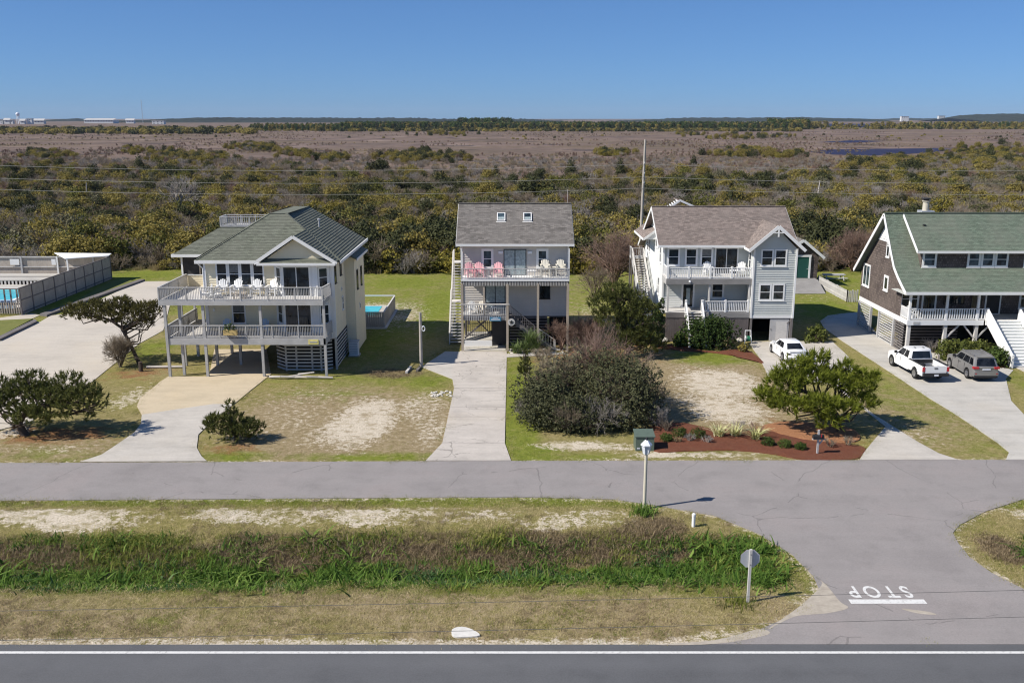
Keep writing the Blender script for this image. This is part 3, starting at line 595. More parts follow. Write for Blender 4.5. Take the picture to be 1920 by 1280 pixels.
def blades(r, n, h, w, lean=.5, base=.12, seg=2, droop=.5):
    """strap leaves fanning from a base: seg quads each"""
    a = r.random(n) * 6.283; ln = lean * (.2 + .8 * r.random(n)); hh = h * (.6 + .55 * r.random(n)); p0 = np.stack([r.normal(size=n) * base, r.normal(size=n) * base, np.zeros(n)], 1)
    dr = np.stack([np.cos(a), np.sin(a), np.zeros(n)], 1); sd = np.stack([-np.sin(a), np.cos(a), np.zeros(n)], 1); V_, F_, T_ = [], [], []
    for j in range(seg + 1):
        t = j / seg; c = p0 + dr * (ln * hh * t ** 1.5)[:, None]; c[:, 2] += hh * t * (1 - droop * ln * t); ww = (w * (1 - t * .92) * (1 if j else .7))
        V_ += [c - sd * ww, c + sd * ww]
    v = np.stack(V_, 1).reshape(-1, 3); k = 2 * (seg + 1); o = np.arange(n)[:, None] * k
    f = np.concatenate([o + [2 * j, 2 * j + 1, 2 * j + 3, 2 * j + 2] for j in range(seg)], 0); t = r.random(n)
    return v, f, np.tile(t, seg)
def tufts(r, C_, D_, L, n=14, w=.022, spread=.75):
    """pine tufts: at each centre, needle blades fanned round an axis"""
    m = len(C_); C_ = np.repeat(C_, n, 0); D_ = np.repeat(D_, n, 0); k = m * n
    dd = unit(D_ + r.normal(size=(k, 3)) * spread); ln = L * (.6 + .6 * r.random(k))[:, None]; off = D_ * (r.random(k)[:, None] * L * .9)
    sd = unit(np.cross(dd, r.normal(size=(k, 3)))) * w; b = C_ + off
    v = np.stack([b - sd, b + sd, b + dd * ln], 1).reshape(-1, 3); f = np.arange(k)[:, None] * 3 + np.arange(3)
    return v, f, np.clip(np.repeat(r.random(m), n) * .6 + r.random(k) * .4, 0, 1)
def obj_np(name, data, mat, parent, loc=None):
    o = bpy.data.objects.new(name, npmesh(name, *data, mat)); C.objects.link(o); o.parent = parent
    if loc is not None: o.location = loc
    return o
def shrub(name, label, cat, loc, lumps, n, size, mat, stems=None, group=None, seed=1, flat=.45, extra=None, inner=.6):
    r = np.random.default_rng(seed); t = thing(name, label, cat, loc, group); obj_np('foliage', leaves(r, lumps, n, size, flat, inner=inner), mat, t)
    hh = max(l[2] + l[5] * .5 for l in lumps); wd = max(abs(l[0]) for l in lumps) + .3
    obj_np('stem', bare(r, hh * .9, wd / hh * .9, *(stems or (7, 3, .05))), 'twig', t)
    if extra: extra(t, r)
    return t
def bare_shrub(name, label, loc, h, spread, mat, seed, stems=9, depth=4, thick=.05, group=None, lean=(0, 0)):
    r = np.random.default_rng(seed); me = npmesh(name, *bare(r, h, spread, stems, depth, thick, 0, lean), mat); o = bpy.data.objects.new(name, me); C.objects.link(o); o.location = loc
    return tag(o, label, {'bare_tree': 'tree', 'dead_tree': 'dead tree', 'dry_tuft': 'plant'}.get(name, 'shrub'), group)
def pine(name, label, loc, trunk, blobs, ntuft, L, mat, seed, r0=.16, group=None, needles=15, w=.026, upb=.8, cat='pine tree', limbs=26, spread=.58):
    """trunk: polyline; blobs: crown lumps (cx,cy,cz,rx,ry,rz)"""
    r = np.random.default_rng(seed); t = thing(name, label, cat, loc, group)
    B = np.array(blobs, float); wgt = B[:, 3] * B[:, 4]; wgt /= wgt.sum(); k = r.choice(len(B), ntuft, p=wgt)
    d = unit(r.normal(size=(ntuft, 3)) + [0, 0, .35]); c = B[k, :3] + d * B[k, 3:] * (.35 + .7 * r.random(ntuft) ** .6)[:, None]; c[:, 2] = np.maximum(c[:, 2], .1)
    ax = unit(d * .6 + [0, 0, upb] + r.normal(size=(ntuft, 3)) * .25)
    obj_np('crown', tufts(r, c, ax, L, needles, w, spread), mat, t)
    P, Q, A, Bq = [], [], [], []; T = [np.array(p, float) for p in trunk]; nT = len(T)
    for i in range(nT - 1): P.append(T[i]); Q.append(T[i + 1]); A.append(r0 * (1 - .6 * i / nT)); Bq.append(r0 * (1 - .6 * (i + 1) / nT))
    obj_np('trunk', (lambda s: (s[0], s[1], np.tile(r.random(s[2]), 8)))(segs_mesh(P, Q, A, Bq, 8)), 'bark', t)
    P, Q, A, Bq = [], [], [], []
    for bl in blobs:
        for i in range(max(3, limbs // len(blobs))):
            e = np.array(bl[:3]) + unit(r.normal(size=3)) * np.array(bl[3:]) * .75; e[2] = max(e[2], .2); j_ = int(np.argmin([np.linalg.norm(T[q] - e) + (2 if T[q][2] > e[2] + .3 else 0) for q in range(1, nT)])) + 1; s = T[j_ - 1] + (T[j_] - T[j_ - 1]) * (.35 + .65 * r.random()); mid = (s + e) / 2 + r.normal(size=3) * .12 * np.linalg.norm(e - s) - np.array([0, 0, .08 * np.linalg.norm(e - s)])
            P += [s, mid]; Q += [mid, e]; A += [r0 * .38, r0 * .24]; Bq += [r0 * .24, r0 * .1]
            for _ in range(4):
                e2 = e + r.normal(size=3) * np.array(bl[3:]) * .35; P.append(mid + (e - mid) * r.random()); Q.append(e2); A.append(r0 * .12); Bq.append(r0 * .06)
    obj_np('branch', (lambda s: (s[0], s[1], np.tile(r.random(s[2]), 4)))(segs_mesh(P, Q, A, Bq, 4)), 'bark', t)['kind'] = 'stuff'
    return t
# scattering of uncountable growth: one object, instances on points
def scatter(name, protos, pts, rz, sc, idx):
    col = bpy.data.collections.new(name + '_kinds')
    for i, pm in enumerate(protos):
        o = bpy.data.objects.new('%s_kind_%02d' % (name, i), pm); col.objects.link(o)
    me = bpy.data.meshes.new(name); me.vertices.add(len(pts)); me.vertices.foreach_set('co', np.ascontiguousarray(pts, np.float32).ravel())
    for nm, ty, dat in (('rz', 'FLOAT', rz), ('sc', 'FLOAT', sc), ('pi', 'INT', idx)):
        a = me.attributes.new(nm, ty, 'POINT'); a.data.foreach_set('value', np.ascontiguousarray(dat, np.int32 if ty == 'INT' else np.float32))
    o = bpy.data.objects.new(name, me); C.objects.link(o); o['kind'] = 'stuff'
    ng = bpy.data.node_groups.new(name, 'GeometryNodeTree'); ng.interface.new_socket('Geometry', in_out='INPUT', socket_type='NodeSocketGeometry'); ng.interface.new_socket('Geometry', in_out='OUTPUT', socket_type='NodeSocketGeometry')
    n = ng.nodes; l = ng.links; gi, go = n.new('NodeGroupInput'), n.new('NodeGroupOutput'); ip = n.new('GeometryNodeInstanceOnPoints'); ci = n.new('GeometryNodeCollectionInfo')
    ci.inputs['Collection'].default_value = col; ci.inputs['Separate Children'].default_value = True; ci.inputs['Reset Children'].default_value = True
    def attr(nm, ty):
        a = n.new('GeometryNodeInputNamedAttribute'); a.data_type = ty; a.inputs[0].default_value = nm; return a.outputs[0]
    cx = n.new('ShaderNodeCombineXYZ'); l.new(attr('rz', 'FLOAT'), cx.inputs[2])
    l.new(gi.outputs[0], ip.inputs['Points']); l.new(ci.outputs[0], ip.inputs['Instance']); ip.inputs['Pick Instance'].default_value = True
    l.new(attr('pi', 'INT'), ip.inputs['Instance Index']); l.new(cx.outputs[0], ip.inputs['Rotation']); l.new(attr('sc', 'FLOAT'), ip.inputs['Scale']); l.new(ip.outputs[0], go.inputs[0])
    md = o.modifiers.new('scatter', 'NODES'); md.node_group = ng
    return o
# ------------------------------------------------------------------ building helpers
def wall(par, poly, mat, name='wall', course=.18, lip=.018): return MB().lap(poly, course, lip).build(name, mat, par)
def rect(x0_, x1_, y, z0, z1, side='front'):
    if side == 'front': return [(x0_, y, z0), (x1_, y, z0), (x1_, y, z1), (x0_, y, z1)]
    if side == 'back': return [(x1_, y, z0), (x0_, y, z0), (x0_, y, z1), (x1_, y, z1)]
def side_rect(x, ya, yb, z0, z1, side):
    if side == 'right': return [(x, ya, z0), (x, yb, z0), (x, yb, z1), (x, ya, z1)]
    return [(x, yb, z0), (x, ya, z0), (x, ya, z1), (x, yb, z1)]
ZZ = Vector((0, 0, 1))
def window(par, c, w, h, right=(1, 0, 0), trim=.11, mat='white', pane='glass', bars='mid', name='window', proud=.07, blind=None, sill=True):
    """trimmed window: frame (with its bars), pane set back in it; c = centre on the wall face"""
    r = V(right).normalized(); n = r.cross(ZZ).normalized(); c = V(c); f = MB()
    for sx in (-1, 1): f.obox(c + r * sx * (w / 2 + trim / 2) + n * proud / 2, r, ZZ, n, trim, h + 2 * trim, proud)
    f.obox(c + ZZ * (h / 2 + trim / 2) + n * (proud / 2 + .004), r, ZZ, n, w, trim, proud)
    f.obox(c - ZZ * (h / 2 + trim / 2) + n * (proud / 2 + .004), r, ZZ, n, w, trim, proud)
    bw = .05
    if bars == 'mid': f.obox(c + n * .062, r, ZZ, n, w, bw, .02)
    elif bars == 'slide': f.obox(c + n * .062, r, ZZ, n, bw * 1.3, h, .02)
    elif bars == 'two': f.obox(c + n * .062, r, ZZ, n, bw * 1.6, h, .02)
    elif isinstance(bars, int):
        for i in range(1, bars): f.obox(c + r * (i / bars - .5) * w + n * .062, r, ZZ, n, bw * 2.2, h, .024)
        f.obox(c + n * .06, r, ZZ, n, w, bw, .018)
    o = f.build(name, mat, par)
    g = MB().obox(c + n * .047, r, ZZ, n, w, h, .012).build('pane', pane, o)
    if blind: MB().obox(c + ZZ * h * .27 + n * .0555, r, ZZ, n, w * .98, h * .4, .003).build('blind', blind, o)
    if sill: MB().obox(c - ZZ * (h / 2 + trim + .02) + n * .06, r, ZZ, n, w + 2 * trim + .06, .04, .12).build('sill', mat, o)
    return o
def railing(par, p, q, h=.95, post=.09, nposts=3, mat='greywood', bal=.035, gap=.12, low=.09, rail=.07, ends=(1, 1), cap=True, below=0.0, posth=.0, balmat=None):
    """posts, top and bottom rail and balusters between two deck points"""
    p, q = V(p), V(q); d = q - p; flat = Vector((d.x, d.y, 0)); u = Vector((0, 0, h))
    for i in range(nposts):
        if (i == 0 and not ends[0]) or (i == nposts - 1 and not ends[1]): continue
        c = p + d * (i / max(1, nposts - 1)); m = MB(); m.box(c.x - post / 2, c.x + post / 2, c.y - post / 2, c.y + post / 2, c.z - below, c.z + h + posth); m.build('railing_post', mat, par)
    MB().bar(p + u, q + u, .13 if cap else rail, .045).build('top_rail', mat, par); MB().bar(p + Vector((0, 0, low)), q + Vector((0, 0, low)), rail * .7, .06).build('bottom_rail', mat, par)
    n = max(2, int(flat.length / gap)); m = MB()
    for i in range(n):
        c = p + d * ((i + .5) / n); m.box(c.x - bal / 2, c.x + bal / 2, c.y - bal / 2, c.y + bal / 2, c.z + low, c.z + h - .02)
    m.build('balusters', balmat or mat, par, kind='stuff')
def stairs(par, bot, top, width, n, tread='greywood', side='greywood', riser=None):
    """open flight from bot to top (centre points); treads are pieces of one mesh"""
    bot, top = V(bot), V(top); d = top - bot; f = Vector((d.x, d.y, 0)); run = f.length / n; f.normalize(); s = f.cross(ZZ)
    st = bpy.data.objects.new('staircase', None); C.objects.link(st); st.parent = par
    tm = MB().obox((0, 0, 0), s, f, ZZ, width, run * 1.12, .05).mesh('tread'); tm.materials.append(M[tread])
    for i in range(n): piece('tread', tm, st, bot + d * ((i + 1) / n) - f * run * .5 - ZZ * .025)
    if riser:
        rm = MB().obox((0, 0, 0), s, f, ZZ, width, .02, d.z / n).mesh('riser'); rm.materials.append(M[riser])
        for i in range(n): piece('riser', rm, st, bot + d * (i / n) + f * .01 + ZZ * (d.z / n * .5 - .05))
    for sg in (-1, 1): MB().bar(bot + s * sg * (width / 2 + .03) - ZZ * .05, top + s * sg * (width / 2 + .03) - ZZ * .2, .05, .28).build('stringer', side, st)
    return st, s
def slats(par, p, q, z0, z1, step, h, mat='greywood', th=.03, name='slat', back=None):
    """horizontal lattice slats, each a piece, between two ground points"""
    p, q = V(p), V(q); d = q - p; L = d.length; d.normalize(); n = d.cross(ZZ)
    me = MB().obox((0, 0, 0), d, ZZ, n, L, h, th).mesh(name); me.materials.append(M[mat]); z = z0
    while z < z1: piece(name, me, par, (p + q) / 2 + ZZ * (z - p.z)); z += step
    if back:
        b = MB().obox((p + q) / 2 + ZZ * ((z0 + z1) / 2 - p.z) - n * .25, d, ZZ, n, L, z1 - z0, .02); b.build('lattice_backing', back, par)
def upright(par, x, y, z0, z1, w=.15, mat='greywood', name='post'): return MB().box(x - w / 2, x + w / 2, y - w / 2, y + w / 2, z0, z1).build(name, mat, par)
def deck(par, x0_, x1_, ya, yb, z, mat='greywood', th=.05, fascia=.32, sides='flr', fmat=None, name='deck'):
    d = bpy.data.objects.new(name, None); C.objects.link(d); d.parent = par; bw = .14
    m = MB(); y = ya
    while y < yb - .01: m.box(x0_, x1_, y + .004, min(y + bw - .004, yb), z - th, z); y += bw
    m.build('floor_boards', mat, d, kind='stuff'); f = fmat or mat
    if fascia:
        if 'f' in sides: MB().box(x0_, x1_, ya - .045, ya - .003, z - fascia, z - .01).build('fascia', f, d)
        if 'l' in sides: MB().box(x0_ - .045, x0_ - .003, ya - .045, yb, z - fascia, z - .012).build('fascia', f, d)
        if 'r' in sides: MB().box(x1_ + .003, x1_ + .045, ya - .045, yb, z - fascia, z - .012).build('fascia', f, d)
        mm = MB(); x = x0_ + .3
        while x < x1_: mm.box(x, x + .05, ya + .02, yb - .02, z - fascia + .03, z - th - .005); x += .6
        mm.build('joists', mat, d, kind='stuff')
    return d
def rakeboard(par, p, q, h=.24, th=.05, mat='white', name='rake_board'): return MB().bar(p, q, th, h).build(name, mat, par)

# ------------------------------------------------------------------ house one: cream, green hip roof, two decks
def house_cream():
    t = thing('beach_house', 'cream clapboard beach house on stilts with green hip roof and two wooden decks', 'house', (-19, 72, 0), 'beach houses')
    wl_, wr = -23.5, -13.6
    # stilts and decks
    lo, up = 3.0, 5.84
    for x, y in ((-25.75, 68.25), (-24.9, 68.9), (-22.95, 68.35), (-18.7, 68.35), (-13.98, 68.3)): upright(t, x, y, 0, up - .3, .19, name='post')
    for x, y in ((-25.7, 74.6), (-23.2, 71.6), (-21.4, 71.8), (-25.7, 71.6), (-20.6, 75.5), (-23.2, 75.5), (-18.3, 75.5)): upright(t, x, y, 0, lo - .3, .2, name='post')
    upright(t, -25.7, 74.6, lo, up - .3, .16); upright(t, -25.7, 71.6, lo, up - .3, .14)
    dl = deck(t, -25.75, -13.95, 68.25, 70.9, lo, fascia=.5, name='lower_deck', mat='palewood', fmat='greywood'); dl2 = deck(t, -25.75, -23.5, 70.9, 75, lo, fascia=.4, sides='l', name='lower_deck', fmat='greywood', mat='palewood')
    du = deck(t, -26.1, -14.0, 68.15, 70.9, up, fascia=.32, name='upper_deck', mat='palewood', fmat='greywood'); du2 = deck(t, -26.1, -23.5, 70.9, 74.5, up, fascia=.32, sides='l', name='upper_deck', fmat='greywood', mat='palewood')
    railing(du, (-26.1, 68.2, up), (-14.0, 68.2, up), 1.0, nposts=7, below=.3); railing(du, (-26.1, 74.4, up), (-26.1, 68.2, up), 1.0, nposts=4, ends=(1, 0), below=.3, bal=.09); railing(du, (-14.0, 68.2, up), (-13.75, 70.2, up), 1.0, nposts=2, ends=(0, 1))
    railing(dl, (-25.7, 68.3, lo), (-14.0, 68.3, lo), .95, nposts=7, below=.4); railing(dl, (-25.7, 75, lo), (-25.7, 68.3, lo), .95, nposts=4, ends=(1, 0), bal=.09); railing(dl, (-14.0, 68.3, lo), (-13.8, 70.2, lo), .95, nposts=2, ends=(0, 1))
    # walls
    zt = 8.42
    wall(t, rect(wl_, -18.1, 71.1, lo - .3, zt), 'cream', course=.2, lip=.035); wall(t, side_rect(wr, 70.65, 84, 2.5, zt, 'right'), 'cream'); wall(t, side_rect(wl_, 71.1, 84, lo - .3, zt, 'left'), 'cream'); wall(t, rect(wl_, wr, 84, 2.5, zt, 'back'), 'cream')
    MB().box(wl_, wr, 71.1, 84, lo - .35, lo - .3).build('underside', 'darkwood', t)
    # three-sided bay
    bay = [(-18.1, 71.1), (-17.35, 70.15), (-14.75, 70.15), (-13.95, 70.65), (wr, 70.65)]
    for (xa, ya), (xb, yb) in zip(bay[:-1], bay[1:]): MB().lap([(xa, ya, 2.4), (xb, yb, 2.4), (xb, yb, 8.3), (xa, ya, 8.3)], .18, .014).build('bay_wall', 'white', t)
    for x, y in bay[:-1]: upright(t, x, y - .03, 2.4, 8.3, .12, 'white', 'corner_board')
    for z in (lo, up):
        o = window(t, (-16.3, 70.15, z + 1.12), 1.9, 2.15, bars='slide', name='sliding_door', sill=False, trim=.14)
        def ang(a, b, k, ww):
            a, b = V(*a, 0), V(*b, 0); c = a + (b - a) * k; window(t, (c.x, c.y, z + 1.4), ww, 1.35, right=(b - a), trim=.09)
        ang(bay[0], bay[1], .5, .62); ang(bay[2], bay[3], .5, .6)
    for i in range(4): window(t, (-22.2 + i * .93, 71.1, 7.38), .68, 1.6, trim=.12, blind='screen' if i != 1 else 'blind')
    window(t, (-21.1, 71.1, 4.35), .85, 1.5, trim=.11, blind='blind')
    upright(t, wl_, 71.08, lo - .3, zt, .16, 'white', 'corner_board'); upright(t, wr, 70.62, 2.5, zt, .14, 'white', 'corner_board')
    MB().obox((-23.0, 71.03, 4.6), (1, 0, 0), ZZ, (0, -1, 0), .14, .22, .14).build('wall_lamp', 'lampwhite', t)
    # right side: tall dark windows, projecting rear part
    for y, zc_, w_, h_ in ((71.3, 7.5, .5, 1.6), (73.6, 7.7, .5, 1.5)): window(t, (wr, y, zc_), w_, h_, right=(0, 1, 0), trim=.06, mat='dark')
    window(t, (wr, 73.9, 4.6), .45, .95, right=(0, 1, 0), trim=.08); window(t, (wr, 73.7, 5.75), .3, .16, right=(0, 1, 0), trim=.05, bars=None, sill=False)
    bx = -12.85
    wall(t, side_rect(bx, 75.6, 80.6, .1, 8.0, 'right'), 'cream'); wall(t, rect(wr, bx, 75.6, .1, 8.0), 'cream'); wall(t, rect(wr, bx, 80.6, .1, 8.0, 'back'), 'cream')
    for y in (76.9, 78.9): window(t, (bx, y, 6.0), .45, 1.5, right=(0, 1, 0), trim=.06, mat='dark')
    window(t, (bx, 77.8, 3.6), .3, .4, right=(0, 1, 0), trim=.06, bars=None, sill=False)
    MB().roof([(bx + .3, 75.3, 7.95), (bx + .3, 80.9, 7.95), (wr - .2, 80.9, 8.62), (wr - .2, 75.3, 8.62)]).build('side_roof', 'roof_green', t)
    MB().bar((bx + .32, 75.3, 7.86), (bx + .32, 80.9, 7.86), .04, .2).build('fascia', 'white', t)
    # lattice skirt under the bay and along the right side
    for p, q in (((-18.3, 70.9, 0), (-17.4, 70.0, 0)), ((-17.4, 70.0, 0), (-14.7, 70.0, 0)), ((-14.7, 70.0, 0), (-13.9, 70.5, 0))): slats(t, p, q, .12, 2.35, .27, .13)
    for x, y in ((-17.4, 70.05), (-14.7, 70.05), (-16.6, 70.08), (-15.4, 70.08)): upright(t, x, y, 0, 2.45, .12)
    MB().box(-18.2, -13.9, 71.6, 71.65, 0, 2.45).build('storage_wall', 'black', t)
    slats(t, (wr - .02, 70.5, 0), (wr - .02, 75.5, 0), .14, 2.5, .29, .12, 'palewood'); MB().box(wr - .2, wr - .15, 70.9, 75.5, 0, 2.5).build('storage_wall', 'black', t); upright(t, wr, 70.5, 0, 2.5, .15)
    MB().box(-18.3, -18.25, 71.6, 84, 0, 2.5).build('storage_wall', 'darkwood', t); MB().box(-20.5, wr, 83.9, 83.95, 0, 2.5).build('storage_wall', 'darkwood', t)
    # roof
    A_, B_, C_, D_ = (-19.55, 76, 11.5), (-18.2, 76, 11.5), (-18.2, 84.5, 11.3), (-19.55, 84.5, 11.3); e = 8.45
    FL, FR, BR, BL = (-24.1, 70.75, e), (-13.05, 70.75, e), (-13.05, 84.5, e), (-24.1, 84.5, e)
    MB().roof([FL, FR, B_, A_], .2, .02).roof([FR, BR, C_, B_], .24, .035).roof([BL, FL, A_, D_], .2, .02).roof([A_, B_, C_, D_], .2, .01).roof([BR, BL, D_, C_]).build('roof', 'roof_green', t)
    for p, q in ((FL, A_), (B_, FR), (A_, B_), (B_, C_)): MB().bar(V(p) + ZZ * .012, V(q) + ZZ * .012, .2, .035).build('ridge_cap', 'roof_green', t)
    MB().box(-24.12, -19.0, 70.66, 70.75, e - .22, e + .01).build('gutter', 'white', t); MB().box(-13.06, -12.98, 70.7, 84.5, e - .22, e + .01).build('gutter', 'white', t)
    MB().tube((-24.0, 70.95, e - .2), (-23.62, 71.0, e - .6), .045).tube((-23.62, 71.0, e - .6), (-23.62, 71.0, 3.0), .045).build('downpipe', 'white', t)
    MB().tube((-16.0, 78, 10.2), (-16.0, 78, 10.75), .07).lathe((-16.0, 78, 10.75), [(.07, 0), (.13, .02), (.13, .12), (.03, .16)], 10).build('roof_vent', 'metal', t)
    gy_, gz = 69.6, 8.5; gl, gr, gp = (-19.2, gy_, gz), (-13.2, gy_, gz), (-16.3, gy_, 10.42); gb = (-16.3, 74.2, 10.42)
    MB().roof([gl, gp, gb, (-19.2, 70.9, gz)][::-1] if False else [(-19.2, 71.0, gz), gl, gp, gb], .2, .02).roof([gr, (-13.2, 71.0, gz), gb, gp], .24, .035).build('gable_roof', 'roof_green', t)
    rakeboard(t, V(gl) + V(-.1, -.03, -.1), V(gp) + V(0, -.03, -.02)); rakeboard(t, V(gp) + V(0, -.036, -.02), V(gr) + V(.1, -.036, -.1))
    MB().lap([(-18.6, 70.0, 8.6), (-13.8, 70.0, 8.6), (-16.3, 70.0, 10.2)], .18, .012).build('gable_wall', 'cream', t)
    MB().roof([(-18.9, 69.55, 8.42), (-13.35, 69.55, 8.42), (-13.8, 70.0, 8.72), (-18.6, 70.0, 8.72)], .15, .02, .08).build('pent_roof', 'roof_green', t)
    MB().box(-19.1, -13.2, 69.5, 69.56, 8.26, 8.44).build('fascia', 'white', t); MB().box(-19.0, -13.3, 69.57, 71.0, 8.27, 8.31).build('soffit', 'white', t)
    # screened porch on the left and roof deck behind
    wall(t, rect(-26.4, -23.5, 74.5, up, 6.75), 'cream'); wall(t, side_rect(-26.4, 74.5, 80, up, 6.75, 'left'), 'cream'); upright(t, -26.4, 74.5, up, 8.4, .14, 'white'); upright(t, -25.0, 74.5, 6.75, 8.4, .1, 'tanwood')
    MB().box(-26.3, -23.5, 74.55, 74.58, 6.75, 8.4).build('insect_screen', 'screen', t); MB().box(-26.36, -26.33, 74.5, 80, 6.75, 8.4).build('insect_screen', 'screen', t); MB().box(-26.4, -23.5, 74.44, 74.5, 6.72, 6.8).build('screen_sill', 'white', t)
    MB().box(-26.4, -23.5, 74.6, 80, up - .3, up).build('porch_floor', 'darkwood', t)
    MB().roof([(-26.95, 74.0, e), (-22.6, 74.0, e), (-20.6, 77.6, 10.1), (-24.3, 77.6, 10.1)]).roof([(-26.95, 80.6, e), (-26.95, 74.0, e), (-24.3, 77.6, 10.1), (-24.3, 80.6, 10.1)]).roof([(-24.3, 80.6, 10.1), (-24.3, 77.6, 10.1), (-20, 77.6, 10.1), (-20, 80.6, 10.1)]).build('porch_roof', 'roof_green', t)
    MB().box(-27.0, -23.9, 73.93, 74.0, e - .2, e + .01).build('gutter', 'white', t); MB().box(-27.05, -26.96, 74, 80.6, e - .2, e + .01).build('gutter', 'white', t)
    rd = bpy.data.objects.new('roof_deck', None); C.objects.link(rd); rd.parent = t
    MB().box(-24.4, -20.6, 78.6, 80.6, 10.13, 10.2).build('floor_boards', 'greywood', rd)
    railing(rd, (-24.4, 78.7, 10.2), (-20.7, 78.7, 10.2), .75, nposts=4, gap=.16); railing(rd, (-24.4, 80.5, 10.2), (-20.7, 80.5, 10.2), .75, nposts=4, gap=.16); railing(rd, (-24.4, 80.5, 10.2), (-24.4, 78.7, 10.2), .75, nposts=2, ends=(0, 0), gap=.16)
    # ground floor clutter shading under the house
    sg = MB().box(-15.2, -14.45, 68.16, 68.2, 2.55, 2.9).build('name_board', 'yellow', t); MB().box(-15.1, -14.55, 68.145, 68.158, 2.68, 2.78).build('lettering', 'greywood', sg)
    return t
house_cream()
pl = thing('planter_box', 'wooden planter box with green foliage on the lower deck railing of the cream house', 'planter', (-20.95, 68.05, 3.3))
MB().box(-21.45, -20.45, 67.95, 68.2, 3.28, 3.66).build('box', 'planter', pl); obj_np('foliage', leaves(np.random.default_rng(4), [(0, 0, .5, .35, .15, .2)], 160, .07), 'leaf_green', pl)

# ------------------------------------------------------------------ house two: taupe, grey gable roof
def house_taupe():
    t = thing('beach_house', 'narrow taupe beach house with grey shingle gable roof and two skylights', 'house', (0.2, 79, 0), 'beach houses')
    L, Rr, lo, up = -4.15, 4.72, 2.97, 6.1; fy, wy, by = 76.3, 78.35, 87.2
    for x in (L + .02, 4.62): upright(t, x, fy + .02, 0, up - .4, .19, 'tanwood')
    upright(t, -.38, fy + .02, 0, lo + 2.7, .19, 'tanwood'); upright(t, 2.15, fy + .02, 0, up - .4, .17, 'tanwood'); upright(t, -2.33, fy + .1, lo, up - .4, .14, 'tanwood')
    for x in (L, 4.68): upright(t, x, fy + .02, up, 8.6, .1, 'white')
    du = deck(t, L - .05, Rr + .02, fy, wy, up, fascia=.0, name='upper_deck', mat='white'); dl = deck(t, L, -.3, fy, wy, lo, fascia=.0, name='lower_deck', mat='greywood')
    MB().box(L - .05, Rr, fy + .03, fy + .08, up - .55, up - .06).build('fascia', 'darkwood', du); MB().box(L - .05, Rr, fy - .06, fy + .028, up - .17, up - .02).build('edge_board', 'white', du); MB().box(L, -.3, fy + .03, fy + .08, lo - .32, lo - .05).build('fascia', 'darkwood', dl)
    railing(du, (L, fy, up), (4.66, fy, up), .86, nposts=5, post=.07, bal=.036, gap=.13, mat='greywood', posth=.02)
    m = MB(); x = L
    while x < 4.6: m.box(x, x + .05, fy - .02, fy + .025, up - .56, up - .17); x += .13
    m.build('skirt_slats', 'palewood', du, kind='stuff')
    railing(dl, (L, fy, lo), (-.3, fy, lo), 1.0, nposts=2, post=.09, bal=.05, gap=.15, mat='darkwood', balmat='greywood'); MB().box(L - .1, -.2, fy - .1, fy + .06, lo + .99, lo + 1.06).build('rail_cap', 'palewood', dl)
    m = MB(); x = L
    while x < -.4: m.box(x, x + .06, fy - .02, fy + .025, lo - .36, lo + .1); x += .15
    m.build('skirt_slats', 'greywood', dl, kind='stuff')
    MB().bar((L, fy + 1.1, up - .5), (Rr, fy + 1.1, up - .5), .1, .25).build('beam', 'darkwood', du)
    # walls
    zt = 8.62
    wall(t, rect(L - .05, Rr, wy, 2.6, zt), 'taupe', course=.2, lip=.042); wall(t, side_rect(Rr, wy, by, 2.6, zt, 'right'), 'taupe'); wall(t, side_rect(L - .05, wy, by, 2.6, zt, 'left'), 'taupe'); wall(t, rect(L, Rr, by, 2.6, zt, 'back'), 'taupe')
    for x, sd in ((L - .05, 'left'), (Rr, 'right')):
        pts = [(x, wy, zt), (x, by, zt), (x, 82.6, 11.45)]; wall(t, pts if sd == 'right' else [pts[1], pts[0], pts[2]], 'taupe', 'gable_wall')
    MB().box(L, Rr, wy, by, 2.5, 2.6).build('underside', 'darkwood', t)
    for x in (L - .05, Rr): upright(t, x, wy - .02, 2.6, zt, .13, 'white', 'corner_board')
    window(t, (-2.06, wy, 7.48), .62, 1.32, trim=.2, bars='mid', pane='glass_blue'); window(t, (2.55, wy, 7.48), .62, 1.32, trim=.2, bars='mid', pane='glass_blue')
    o = window(t, (.25, wy, 7.18), 1.78, 2.1, trim=.06, bars='slide', mat='dark', name='sliding_door', pane='curtain', sill=False)
    o = window(t, (-1.42, wy, lo + 1.25), 1.6, 2.1, trim=.06, bars='slide', mat='dark', name='sliding_door', pane='curtain', sill=False); MB().obox((-1.42, wy - .075, lo + .75), (1, 0, 0), ZZ, (0, -1, 0), 1.6, .06, .03).build('door_rail', 'dark', o)
    window(t, (2.78, wy, 4.65), .8, 1.05, trim=.05, mat='dark', bars=None)
    for x in (-.95, 1.5): MB().obox((x, wy - .06, 8.02), (1, 0, 0), ZZ, (0, -1, 0), .38, .2, .1).build('wall_lamp', 'lampwhite', t)
    # below: slatted store, carport, stair to the lower deck
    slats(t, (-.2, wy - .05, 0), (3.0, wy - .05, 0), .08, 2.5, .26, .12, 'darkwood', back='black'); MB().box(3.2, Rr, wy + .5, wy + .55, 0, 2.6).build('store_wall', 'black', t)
    MB().box(-4.05, -.35, 81.2, 81.25, 1.9, 2.55).build('carport_beam', 'darkwood', t)
    m = MB(); x = -4.0
    while x < -1.7: m.box(x, x + .06, 79.45, 79.5, .55, 2.45); x += .17
    m.build('slat_screen', 'dark', t, kind='stuff'); MB().bar((-4.1, 79.42, .4), (-1.9, 79.42, 2.3), .06, .16).build('brace', 'darkwood', t); MB().bar((-3.4, 79.4, 2.4), (-1.7, 79.4, .6), .05, .1).build('brace', 'darkwood', t)
